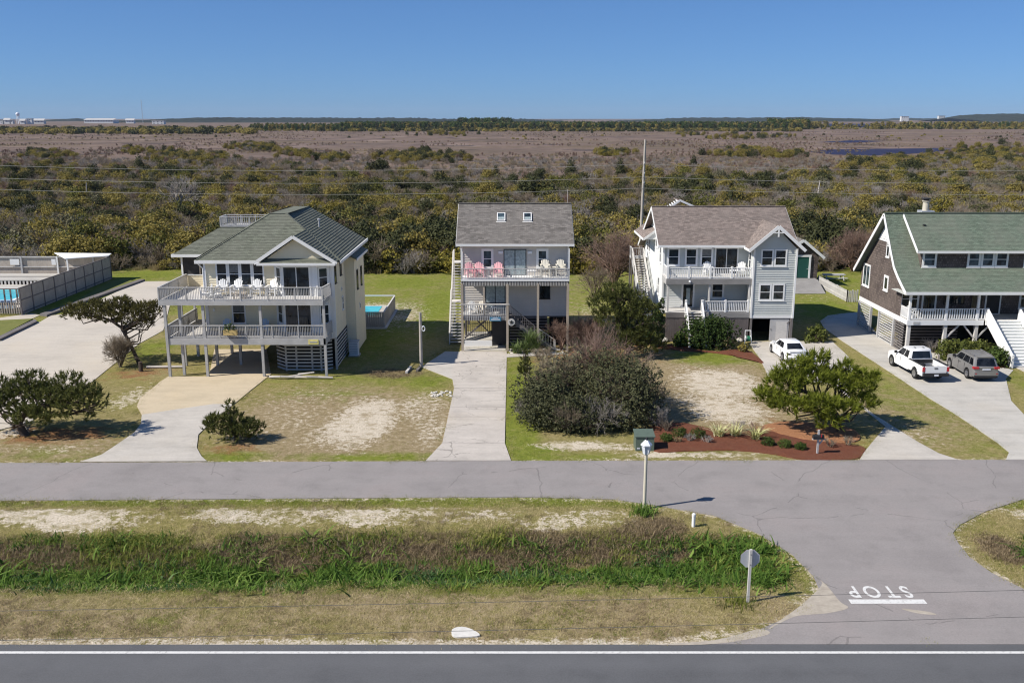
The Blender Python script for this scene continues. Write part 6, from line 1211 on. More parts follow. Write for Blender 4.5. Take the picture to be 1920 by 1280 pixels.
# driftwood edging and stones under the cream house
m = MB(); pts = [(-18.2, 67.9, .1), (-17.3, 67.6, .2), (-16.2, 67.75, .12), (-15.3, 67.55, .2), (-14.5, 67.75, .12), (-13.4, 67.7, .1)]
for a, b_ in zip(pts[:-1], pts[1:]): m.tube(a, b_, .1, .075, 7)
m.tube((-16.9, 67.8, .12), (-15.2, 68.3, .3), .08, .04, 7); m.tube((-16.2, 68.6, .1), (-14.9, 68.3, .35), .09, .05, 7); solo('driftwood_log', m, 'drift', (-16, 67.7, 0), 'bleached driftwood log lying under the front edge of the cream house', 'driftwood', smooth=50)
for i, ((ua, va), (ub, vb), lab) in enumerate((((762, 700), (770, 690), 'short grey timber lying on the lawn edge left of the life ring post'), ((782, 697), (788, 690), 'short dark timber lying on the lawn edge beside the life ring post'))):
    a, b_ = at(ua, va), at(ub, vb); solo('timber_block', MB().bar(a + ZZ * .08, b_ + ZZ * .08, .18, .18), 'palewood' if i == 0 else 'darkwood', (a + b_) / 2, lab, 'timber')
solo('border_log', MB().tube((-28.5, 70.8, .1), (-25.6, 70.9, .1), .11, .1, 8), 'drift', (-27, 70.8, 0), 'pale log edging on the ground left of the cream house stilts', 'log'); solo('timber_stump', MB().tube((-28.6, 69.9, 0), (-28.6, 69.9, .75), .16, .15, 9), 'bark', (-28.6, 69.9, 0), 'dark stump post at the foot of the windswept pine', 'stump')
solo('hydrant_post', MB().box(33.2, 33.36, 70.9, 71.06, 0, 1.05), 'fencewood', (33.3, 71, 0), 'short wooden post between the pickup truck and the trimmed hedge', 'post')
# pebbles before the taupe house
r = np.random.default_rng(5); m = MB()
for i in range(90):
    u = r.uniform(952, 1062); v = r.uniform(655, 664) - (u - 952) * .02; q = at(u, v); s = r.uniform(.06, .2); m.lathe(q, [(s * .7, -.02), (s, s * .25), (s * .55, s * .6)], 6)
struct('pebbles', m, 'stone', kind='stuff'); m = MB()
for i in range(40): q = at(r.uniform(808, 846), r.uniform(734, 744)); s = r.uniform(.05, .15); m.lathe(q, [(s * .7, -.02), (s, s * .25), (s * .55, s * .6)], 6)
struct('pebbles', m, 'stone', kind='stuff')
for u, v, s, lab in ((1386, 640, .35, 'pale boulder beside the round bush at the blue grey house'), (1396, 652, .28, 'reddish boulder at the end of the upper mulch bed'), (1245, 640, .4, 'flat white stone at the left corner of the blue grey house skirt')):
    q = at(u, v); solo('boulder', MB().lathe(q, [(s * .8, -.05), (s, s * .3), (s * .8, s * .65), (s * .3, s * .9)], 9), 'stone', q, lab, 'boulder', smooth=50)
# ------------------------------------------------------------------ poles and cables
def cable(name, label, a, b_, sag, rad, mat, group, n=26):
    m = MB(); a, b_ = V(a), V(b_); pts = [a + (b_ - a) * (i / n) - ZZ * sag * 4 * (i / n) * (1 - i / n) for i in range(n + 1)]
    for p, q in zip(pts[:-1], pts[1:]): m.tube(p, q, rad, None, 4)
    return solo(name, m, mat, a, label, 'cable', group)
pole_top = atY(1210, 262, 112); px_ = pole_top.x
for X_, lab in ((px_, 'tall bare wooden utility pole rising behind the blue grey house'), (px_ - 80, 'wooden utility pole beyond the left end of the thicket edge'), (px_ + 80, 'wooden utility pole beyond the right end of the thicket edge')):
    t = thing('utility_pole', lab, 'utility pole', (X_, 112, 0), 'utility poles along the thicket'); MB().tube((X_ - .25, 112, 0), (X_, 112, pole_top.z), .2, .13, 10).build('post', 'pole', t, 40)
    for z in (13.9, 12.7, 11.6): MB().lathe((X_, 111.86, z - .1), [(.05, 0), (.07, .06), (.03, .2)], 8).build('insulator', 'metal', t)
for v, lab in ((308, 'highest'), (332, 'middle'), (353, 'lowest')):
    a = atY(1207, v, 111.85)
    for k in (-1, 0): cable('power_line', '%s of three pale cables %s the tall wooden pole' % (lab, 'running left from' if k < 0 else 'running right from'), (a.x + 80 * k, 111.85, a.z), (a.x + 80 * (k + 1), 111.85, a.z), .75, .017, 'wire_pale', 'cables behind the houses')
for (ua, va), (ub, vb), mat, lab in (((250, 1116), (1920, 1082), 'wire_dark', 'far thin dark cable crossing above the STOP lettering'), ((60, 1173), (1920, 1131), 'wire_dark', 'middle thin dark cable crossing above the white stop line'), ((900, 1292), (1920, 1266), 'wire_dark', 'near thin dark cable hanging over the dark highway')):
    a, b_ = at(ua, va, 8.5), at(ub, vb, 8.5); d = (b_ - a).normalized(); cable('street_cable', lab, a - d * 30, b_ + d * 30, .35, .006, mat, 'cables along the highway', 40)
for u, v0, v1, lab in ((163, 358, 382, 'broken pale dead trunk standing in the left thicket'), (1532, 353, 376, 'short pale dead stem standing in the thicket right of the utility pole')):
    q = at(u, v1); h = (v1 - v0) * q.y / FPX * 1.1; solo('dead_tree', MB().tube(q, q + V(.35, 0, h + 1.5), .2, .08, 7), 'drift', q, lab, 'dead tree')
# ------------------------------------------------------------------ yard trees and shrubs
q = at(45, 815)
pine('pine_tree', 'broad low dark pine leaning over the grass left of the beige driveway', q, [(.1, 0, -.1), (-.3, .1, .7), (.0, .3, 1.25), (1.0, .4, 1.7), (2.4, .4, 2.0)],
     [(-2.0, .6, 1.9, 1.5, 1.5, .8), (-.2, .8, 2.1, 1.7, 1.6, 1.0), (1.6, .5, 1.9, 1.7, 1.6, 1.1), (3.4, .2, 1.9, 1.5, 1.4, 1.0), (4.4, .0, 2.2, .9, .9, .9), (.3, 1.0, 2.9, 1.2, 1.0, .8), (2.7, .8, 2.8, 1.2, 1.0, .8), (1.0, -.8, 1.3, 1.6, .8, .5), (-1.9, 1, 2.7, .7, .7, .7)], 1350, .28, 'needle', 11, .24, w=.03)
q = at(262, 682)
pine('pine_tree', 'windswept flat topped pine between the parking lot and the cream house', q, [(0, 0, -.1), (-.35, 0, .9), (-.8, .1, 2.0), (-1.25, .2, 2.9), (-2.1, .25, 3.5), (-3.3, .3, 3.85)],
     [(-4.6, .3, 4.1, 1.3, 1.1, .55), (-3.2, .4, 4.2, 1.4, 1.3, .75), (-1.8, .3, 4.0, 1.4, 1.3, .85), (-.3, .2, 3.9, 1.4, 1.3, .85), (.9, .1, 4.1, 1.1, 1.0, .85), (1.7, 0, 4.4, .6, .7, .6), (-1.2, .5, 4.8, .8, .7, .4), (.5, .4, 3.2, .9, .6, .4)], 980, .26, 'needle_brown', 12, .17, limbs=40, w=.03)
bare_shrub('bare_shrub', 'grey brown leafless shrub at the foot of the windswept pine', at(226, 688), 3.1, .55, 'twig', 21, 34, 4, .04)
q = at(440, 826)
pine('young_pine', 'small bushy young pine on the lawn right of the beige driveway', q, [(.1, 0, -.05), (0, 0, .7), (-.1, 0, 1.5)], [(-.9, 0, .9, .9, .8, .55), (.8, 0, .7, 1.0, .8, .5), (0, .1, 1.2, .8, .7, .6), (-.15, .1, 1.9, .35, .35, .45), (.3, -.5, .5, .9, .5, .4), (-1.3, 0, 1.2, .5, .4, .4)], 430, .24, 'needle', 13, .1, w=.03)
q = at(1562, 806)
pine('pine_tree', 'spreading bright green pine growing over the red mulch bed', q, [(.5, 0, -.1), (.2, .1, .9), (-.3, .3, 1.6), (-1.3, .5, 2.2), (-2.4, .6, 2.5)],
     [(-4.0, .2, 2.1, 1.0, 1.0, .35), (-2.9, .5, 2.9, 1.2, 1.2, .4), (-2.2, .9, 3.8, .9, .9, .4), (-1.2, .8, 3.2, 1.3, 1.2, .4), (-.9, 1.2, 4.1, .8, .8, .45), (.3, .6, 3.0, 1.3, 1.2, .4), (.9, .9, 3.7, .7, .7, .35), (1.4, .3, 2.6, 1.0, 1.1, .4), (1.9, .2, 3.2, .6, .8, .4), (1.7, -.2, 1.8, .8, .8, .3), (-2.9, -.7, 1.7, 1.3, .9, .4), (-1.3, -1.0, 1.9, 1.3, .9, .4), (-1.0, -1.5, 1.0, .9, .6, .35), (.2, -1.0, 1.6, 1.0, .8, .35), (-3.3, .4, 3.4, .6, .6, .35)], 1050, .38, 'needle_bright', 14, .2, limbs=45, w=.036, needles=18)
t = pine('pine_tree', 'tall dense dark pine standing left of the blue grey house', at(1180, 668), [(0, 0, -.1), (-.2, 0, 1.5), (-.8, 0, 3.2), (-1.1, 0, 5.0)],
     [(-1.2, 0, 5.2, 1.2, 1.2, .8), (-2.3, 0, 4.4, 1.2, 1.2, .9), (-.3, 0, 4.4, 1.5, 1.4, 1.0), (.9, 0, 3.7, 1.3, 1.3, .9), (-1.6, -.3, 3.3, 1.4, 1.3, .9), (.2, -.6, 2.9, 1.4, 1.2, .9), (1.0, -.6, 1.9, 1.4, 1.1, .8), (-.2, -.8, 1.6, 1.3, 1.0, .8), (1.7, -.6, 1.0, 1.2, .9, .6)], 1300, .3, 'needle', 15, .22, w=.03)
r = np.random.default_rng(31)
shrub('juniper', 'narrow dark juniper at the left corner of the blue grey house skirt', 'shrub', at(1228, 650), [(0, 0, .9, .6, .6, .8), (.1, 0, 2.0, .55, .55, .9), (.25, 0, 3.0, .35, .35, .8), (.5, 0, 3.7, .15, .15, .4), (-.5, 0, 1.2, .4, .4, .7)], 3200, .08, 'leaf_box', seed=32)
# the big evergreen mound in the middle
c = at(1100, 812)
def mound(cx, cy, rx, ry, h, k, seed): return [(a + cx, b_ + cy, z, u, v, ww) for a, b_, z, u, v, ww in dome(np.random.default_rng(seed), rx, ry, h, k, .40)]
shrub('wax_myrtle', 'large rounded dark evergreen bush at the right of the central mound', 'bush', (6.9, 58.2, 0), mound(0, 0, 2.8, 3.0, 4.1, 26, 41) + [(0, -1.9, .9, 2.1, .9, .9), (1.5, -.8, .9, 1.0, 1.3, .9), (-.4, 1.6, 3.4, 1.5, 1.4, 1.3)], 24000, .062, 'leaf_mound', seed=41, stems=(14, 4, .06), inner=.5)
shrub('wax_myrtle', 'large rounded dark evergreen bush at the left of the central mound beside the jointed driveway', 'bush', (2.3, 58.4, 0), mound(0, 0, 2.5, 2.9, 3.0, 24, 42) + [(0, -1.9, .8, 1.9, .9, .85), (-1.5, -.5, .8, .8, 1.4, .8)], 19000, .062, 'leaf_mound', seed=42, stems=(14, 4, .06), inner=.5)
shrub('wax_myrtle', 'dark green clipped looking bush at the front centre of the mound facing the road', 'bush', (4.4, 55.8, 0), mound(0, 0, 2.7, 1.5, 2.3, 13, 43) + [(0, -.4, .7, 2.7, 1.0, .75), (-2.7, .2, .7, 1.1, 1.0, .75), (2.8, .1, .7, 1.1, 1.0, .75)], 19000, .058, 'leaf_mound', seed=43, stems=(12, 4, .05), inner=.5)
shrub('wax_myrtle', 'grey green bush behind the top of the central evergreen mound', 'bush', (4.2, 61.4, 0), mound(0, 0, 3.5, 2.0, 3.9, 22, 44), 13000, .07, 'leaf_grey', seed=44, stems=(16, 4, .06))
bare_shrub('bare_shrub', 'tall brown leafless tangle rising from the central evergreen mound', (6.0, 61.8, 0), 5.9, .42, 'twig_red', 45, 17, 4, .05)
bare_shrub('bare_shrub', 'grey purple leafless tangle at the top of the right evergreen bush', (7.6, 60.6, 0), 4.4, .45, 'twig', 46, 13, 4, .045)
bare_shrub('bare_shrub', 'brown leafless twigs standing out of the left evergreen bush', (3.4, 61.2, 0), 4.1, .6, 'twig', 47, 14, 4, .04)
bare_shrub('bare_shrub', 'pale leafless twigs at the foot of the right evergreen bush beside the red mulch', at(1232, 800), 1.5, .7, 'twig_grey', 48, 16, 3, .03)
bare_shrub('bare_shrub', 'reddish leafless shrub in front of the right corner post of the taupe house', at(1052, 656), 2.9, .55, 'twig_red', 49, 14, 4, .04)
bare_shrub('bare_shrub', 'reddish leafless shrub right of the taupe house beside the dark pine', at(1098, 652), 3.3, .7, 'twig_red', 50, 18, 4, .045)
bare_shrub('bare_shrub', 'low grey brown leafless shrub in the lawn left of the central mound', at(1020, 690), 2.0, .8, 'twig', 51, 12, 4, .035)
pine('young_pine', 'slim young pine at the left edge of the central mound beside the jointed driveway', at(985, 712), [(0, 0, -.05), (0, 0, .9), (0, 0, 1.9)], [(0, 0, .6, .5, .5, .4), (0, 0, 1.2, .4, .4, .4), (0, 0, 1.9, .25, .25, .4)], 120, .22, 'needle', 52, .06)
for i_, (x_, y_, h_, m_) in enumerate(((1.2, 57.6, 1.9, 'twig_grey'), (3.4, 55.5, 2.2, 'twig'), (5.6, 55.6, 2.3, 'twig_grey'), (8.3, 58.0, 3.2, 'twig'), (2.4, 59.4, 3.1, 'twig_red'))): bare_shrub('bare_twigs', ('grey leafless twigs woven through the left end of the central mound', 'brown leafless twigs in the front left of the central mound', 'grey leafless twigs in the front middle of the central mound', 'brown leafless twigs in the right evergreen bush of the mound', 'reddish leafless twigs over the left evergreen bush of the mound')[i_], (x_, y_, 0), h_, .8, m_, 150 + i_, 22, 3, .03)
# house side planting
shrub('round_bush', 'large glossy round bush in front of the blue grey house steps', 'bush', at(1330, 651), dome(np.random.default_rng(61), 2.1, 1.5, 2.5, 17, .4) + [(0, -.4, .7, 2.0, 1.1, .75)], 9000, .09, 'leaf_box', seed=61)
shrub('round_bush', 'small green bush left of the large round bush at the blue grey house', 'bush', at(1275, 650), dome(np.random.default_rng(62), .6, .5, 1.2, 6), 900, .1, 'leaf_green', seed=62)
shrub('round_bush', 'rusty low shrub right of the large round bush at the blue grey house', 'bush', at(1362, 654), dome(np.random.default_rng(63), .7, .5, .9, 5), 700, .08, 'tan_grass', seed=63)
shrub('round_bush', 'small green tuft shrub beside the hose reel cart', 'bush', at(1392, 660), dome(np.random.default_rng(64), .45, .4, .6, 4), 400, .08, 'leaf_olive', seed=64)
shrub('lawn_bush', 'pale green loose bush in the shaded lawn right of the blue grey house garage', 'bush', at(1529, 641), dome(np.random.default_rng(65), .85, .8, 1.35, 9, .4), 1300, .11, 'leaf_hedge', seed=65)
shrub('hedge', 'long trimmed yellow green hedge in front of the shingled house', 'hedge', at(1806, 675), [(x, y, .75, .55, .5, .75) for x in np.arange(-1.6, 1.7, .45) for y in (-.35, .35)], 8000, .075, 'leaf_hedge', seed=66)
shrub('hedge', 'rounded green shrub between the trimmed hedge and the white front stairs', 'shrub', at(1862, 685), dome(np.random.default_rng(67), 1.0, .9, 1.3, 8), 2000, .1, 'leaf_green', seed=67)
bare_shrub('bare_shrub', 'pale sparse shrub in the shade of the shingled house porch behind the pickup truck', at(1750, 660), 1.3, .9, 'twig_grey', 68, 10, 3, .025)
def spiky(name, label, loc, n, h, w_, mat, seed, lean=.9, cat='plant', group=None, base=.1, droop=.35, heads=None):
    r = np.random.default_rng(seed); vs, fs, ts, o = [], [], [], 0
    for hx, hy, hz in heads or [(0, 0, 0)]:
        v, f, tt = blades(r, n, h, w_, lean, base, 3, droop); v = v + np.array([hx, hy, hz]); vs.append(v); fs.append(f + o); ts.append(tt); o += len(v)
    ob = bpy.data.objects.new(name, npmesh(name, np.concatenate(vs), np.concatenate(fs), np.concatenate(ts), mat)); C.objects.link(ob); ob.location = loc; return tag(ob, label, cat, group)
spiky('yucca_plant', 'large spiky yucca clump left in front of the taupe house slatted wall', at(975, 663), 60, 1.2, .035, 'spiky', 71, 1.1, heads=[(0, 0, 0), (.4, .1, .3), (-.4, 0, .1)])
spiky('yucca_plant', 'tallest spiky yucca clump in front of the taupe house slatted wall', at(998, 662), 70, 1.35, .035, 'spiky', 72, 1.1, heads=[(0, 0, 0), (.1, .1, .8), (.35, -.1, .4), (-.3, 0, .9)])
spiky('yucca_plant', 'small yucca clump beside the lower stair rail of the taupe house', at(1026, 662), 45, .9, .03, 'spiky', 73, 1.1)
# mulch bed planting: each plant of the bed
for i, (u, v, s, lab) in enumerate(((1249, 826, .55, 'small dark green cushion shrub nearest the green utility cabinet'), (1274, 818, .72, 'dark green cushion shrub second from the utility cabinet'), (1307, 820, .78, 'largest dark green cushion shrub in the left half of the mulch bed'), (1439, 834, .6, 'dark green cushion shrub right of the last striped plant'), (1471, 838, .62, 'dark green cushion shrub midway between striped plants and mailbox'), (1500, 842, .5, 'small dark green cushion shrub nearest the mailbox'))):
    rr = np.random.default_rng(80 + i); o = bpy.data.objects.new('cushion_shrub', npmesh('cushion_shrub', *leaves(rr, [(0, 0, s * .28, s * .62, s * .6, s * .45), (s * .2, 0, s * .3, s * .4, s * .4, s * .35)], 1800, .035), 'leaf_green')); C.objects.link(o); o.location = at(u, v, .05); tag(o, lab, 'shrub', 'cushion shrubs in the mulch bed')
for i, (u, v, lab) in enumerate(((1347, 818, 'cream striped spiky plant leftmost of three in the mulch bed'), (1379, 818, 'cream striped spiky plant in the middle of three in the mulch bed'), (1416, 824, 'cream striped spiky plant rightmost of three in the mulch bed'))):
    spiky('striped_plant', lab, at(u, v, .05), 64, .95, .05, 'yucca', 90 + i, 1.25, 'plant', 'striped plants in the mulch bed', .1)
for i, (u, v, h, m_, lab) in enumerate(((1383, 806, .7, 'twig_grey', 'pale dry tuft behind the middle striped plant'), (1293, 826, .5, 'twig_grey', 'pale dry tuft between the cushion shrubs'), (1325, 830, .5, 'twig_grey', 'pale dry tuft in front of the leftmost striped plant'), (1271, 829, .4, 'tan_grass', 'small tan dry tuft in front of the cushion shrubs'), (1250, 808, .9, 'twig', 'brown twiggy shrub at the top left of the mulch bed'), (1556, 838, .6, 'twig', 'dark twiggy shrub right of the mailbox'), (1588, 834, .6, 'twig', 'brown twiggy shrub at the right end of the mulch bed'), (1418, 812, .8, 'twig_red', 'reddish twigs behind the rightmost striped plant'))):
    bare_shrub('dry_tuft', lab, at(u, v, .05), h, .9, m_, 100 + i, 12, 2, .02, 'dry plants in the mulch bed')
rr = np.random.default_rng(120); o = bpy.data.objects.new('verge_tuft', npmesh('verge_tuft', *blades(rr, 220, .5, .03, .8, .3), 'reed')); C.objects.link(o); o.location = at(1206, 962); tag(o, 'dense green grass tuft round the foot of the lamp post', 'plant')
rr = np.random.default_rng(121); o = bpy.data.objects.new('verge_tuft', npmesh('verge_tuft', *blades(rr, 140, .45, .025, .8, .35), 'green_blade')); C.objects.link(o); o.location = at(1385, 1130); tag(o, 'green grass tuft at the foot of the grey backed road sign', 'plant')
bare_shrub('bare_tree', 'tall pinkish leafless tree behind the dark pine left of the blue grey house', at(1150, 548), 8.2, .32, 'twig_red', 131, 16, 5, .09)
bare_shrub('bare_tree', 'low pale leafless tree on the lawn between the taupe and blue grey houses', at(1112, 560), 3.8, .7, 'twig', 132, 14, 4, .06)
bare_shrub('bare_tree', 'wide pinkish tan leafless tree behind the shingled house left gable', at(1598, 508), 6.5, .75, 'twig_red', 133, 22, 5, .09); bare_shrub('bare_tree', 'second tan leafless tree right behind the shingled house gable', at(1625, 500), 5.5, .6, 'twig', 134, 18, 5, .08)
bare_shrub('dead_tree', 'pale bleached dead tree standing in the thicket above the cream house', at(338, 408), 9.0, .14, 'twig_grey', 135, 5, 4, .16)
# ------------------------------------------------------------------ thicket: shrubs that can be told apart, then the mass
K = []
def proto(fn, *a, **k): K.append(fn(*a, **k)); return len(K) - 1
def pshrub(seed, rx, h, n, size, mat, k=9): rr = np.random.default_rng(seed); return npmesh('thicket_shrub', *leaves(rr, dome(rr, rx, rx, h, k, .42) + [(0, 0, h * .3, rx * .8, rx * .8, h * .35)], n, size, .5), mat)
def pbare(seed, h, sp, mat, stems=12): rr = np.random.default_rng(seed); return npmesh('bare_thicket', *bare(rr, h, sp, stems, 3, .05), mat)
i_ol = [proto(pshrub, 200 + i, 2.0, 2.5, 2600, .105, 'leaf_olive') for i in range(3)]; i_ye = [proto(pshrub, 210 + i, 1.7, 2.1, 2200, .105, 'leaf_yellow') for i in range(3)]; i_dk = [proto(pshrub, 220 + i, 1.9, 2.8, 2600, .10, 'leaf_dark') for i in range(2)]
i_gn = [proto(pshrub, 225 + i, 1.9, 2.5, 2400, .10, 'leaf_moss') for i in range(2)]; i_gr = [proto(pshrub, 230 + i, 1.8, 2.2, 2200, .095, 'leaf_grey') for i in range(2)]; i_ba = [proto(pbare, 240, 2.6, .7, 'twig'), proto(pbare, 241, 2.4, .8, 'twig_grey'), proto(pbare, 242, 2.8, .6, 'twig_red')]
i_ta = [proto(lambda s: npmesh('tan_clump', *blades(np.random.default_rng(s), 130, 1.4, .03, .6, .55), 'tan_grass'), 250), proto(lambda s: npmesh('tan_clump', *blades(np.random.default_rng(s), 130, 1.1, .03, .8, .7), 'tan_grass'), 251)]
r = np.random.default_rng(300); n = 60000
yy = 115 + (640 - 115) * r.random(n) ** 1.0; xx = (r.random(n) * 2 - 1) * (yy * .60 + 22)
ux = xx / yy
yb = 340 + 85 * ss(.05, -.45, ux) + 175 * ss(.28, .50, ux) - 25 * ss(.25, .0, np.abs(ux)); yb = yb * (1 + .30 * (fbm(xx, yy, 60, 31) - .5) + .10 * (fbm(xx, yy, 16, 32) - .5))
front = 116.5 + 2.5 * (fbm(xx, yy, 9, 33) - .5) + 3 * ss(30, 45, xx) + 2 * ss(-20, -50, xx)
dens = np.where(yy < 160, 1.0, np.where(yy < 280, .62, .42)) * np.clip(1.3 - .3 * fbm(xx, yy, 14, 34), 0, 1)
thin = np.clip((yb - yy) / 70, 0, 1)
keep = (yy > front) & (r.random(n) < dens * .62 * thin)
xx, yy = xx[keep], yy[keep]
f1, f2, f3 = fbm(xx, yy, 22, 41), fbm(xx, yy, 9, 42), r.random(len(xx)); idx = np.zeros(len(xx), int)
pick = lambda lst: np.array(lst)[r.integers(0, len(lst), len(xx))]
sel = .55 * f1 + .45 * f2 + .26 * (f3 - .5); sel = np.argsort(np.argsort(sel)) / len(sel)                     # rank 0..1
idx = np.where(sel < .12, pick(i_dk), np.where(sel < .22, pick(i_gn + i_dk), np.where(sel < .35, pick(i_ba[:2] + i_ba), np.where(sel < .54, pick(i_ol), np.where(sel < .63, pick(i_ye), np.where(sel < .77, pick(i_ba[:2] + i_gr + i_ta), np.where(sel < .86, pick(i_ol + i_gn), pick(i_gr + i_ba[:2]))))))))
idx = np.where((yy < front[keep] + 2.0) & (xx < -20) & (f3 < .45), pick(i_ta), idx); idx = np.where((yy > 250) & (f3 > .86), pick(i_ta), idx); idx = np.where((yy > 330) & (f3 < .5), pick(i_ol + i_ta + i_ba), idx)
sc = (.45 + 1.15 * r.random(len(xx)) ** 2.2) * np.where(yy < 150, 1.12, .95) * np.where(np.abs(xx - 30) < 9, .8, 1)
order = np.argsort(yy); near = order[:270]
shr_names = {**{i: ('olive_shrub', 'olive green shrub in the front row of the thicket behind the lawns') for i in i_ol}, **{i: ('yellow_shrub', 'yellowish green shrub in the front row of the thicket behind the lawns') for i in i_ye}, **{i: ('dark_shrub', 'dark evergreen shrub in the front row of the thicket behind the lawns') for i in i_dk}, **{i: ('green_shrub', 'mid green shrub in the front row of the thicket behind the lawns') for i in i_gn}, **{i: ('grey_shrub', 'grey green shrub in the front row of the thicket behind the lawns') for i in i_gr},
             **{i: ('leafless_shrub', 'leafless twiggy shrub in the front row of the thicket behind the lawns') for i in i_ba}, **{i: ('grass_clump', 'tall tan grass clump in the front row of the thicket behind the lawns') for i in i_ta}}
def place(x):
    for lim, txt in ((-46, 'at the thicket edge behind the large pool terrace'), (-28, 'at the thicket edge behind the parking lot lawn'), (-10, 'at the thicket edge behind the cream house'), (-6, 'at the thicket edge behind the small boarded pool'), (6, 'at the thicket edge behind the taupe house'), (13, 'at the thicket edge between taupe and blue grey houses'), (26, 'at the thicket edge behind the blue grey house'), (36, 'at the thicket edge behind the dark shingled shed'), (47, 'at the thicket edge behind the wooden bench lawn')):
        if x < lim: return txt
    return 'at the thicket edge behind the large shingled house'
for j in near:
    nm, lb = shr_names[int(idx[j])]; lb = lb.replace('in the front row of the thicket behind the lawns', place(xx[j])); o = bpy.data.objects.new(nm, K[int(idx[j])]); C.objects.link(o); o.location = (xx[j], yy[j], -.05); o.rotation_euler = (0, 0, r.random() * 6.28); s = sc[j]; o.scale = (s, s, s * (.8 + .3 * r.random())); tag(o, lb, 'grass clump' if 'clump' in nm else 'shrub', nm.replace('_', ' ') + 's along the thicket edge')
far = order[270:]
scatter('thicket_shrubbery', K, np.stack([xx[far], yy[far], np.full(len(far), -.1)], 1), r.random(len(far)) * 6.28, sc[far], idx[far]); print('thicket', len(far))
# undergrowth between the shrubs
n = 9000; yy2 = 118 + 330 * r.random(n); xx2 = (r.random(n) * 2 - 1) * (yy2 * .6 + 20)
n3_ = len(far) // 4; sub = r.choice(order, n3_, replace=False)
scatter('bare_twigs', [K[i] for i in i_ba[:2] + i_ba[:1]], np.stack([xx[sub] + r.normal(size=n3_), yy[sub] + r.normal(size=n3_), np.full(n3_, -.1)], 1), r.random(n3_) * 6.28, .8 + .6 * r.random(n3_), r.integers(0, 3, n3_))
n4_ = 16000; ym = 330 * (1400 / 330) ** r.random(n4_); xm = (r.random(n4_) * 2 - 1) * (ym * .58 + 10); fm = fbm(xm, ym, 70, 91, 5); km = fm > .53; n4_ = km.sum()
scatter('marsh_tussocks', [K[i] for i in i_ta + i_ba], np.stack([xm[km], ym[km], np.full(n4_, -.1)], 1), r.random(n4_) * 6.28, .35 + .4 * r.random(n4_), r.choice([0, 1, 2, 2, 4, 4], n4_))
scatter('undergrowth', [K[i] for i in i_ta + i_ba[:2]], np.stack([xx2, yy2, np.full(n, -.1)], 1), r.random(n) * 6.28, .5 + .5 * r.random(n), r.integers(0, 4, n))
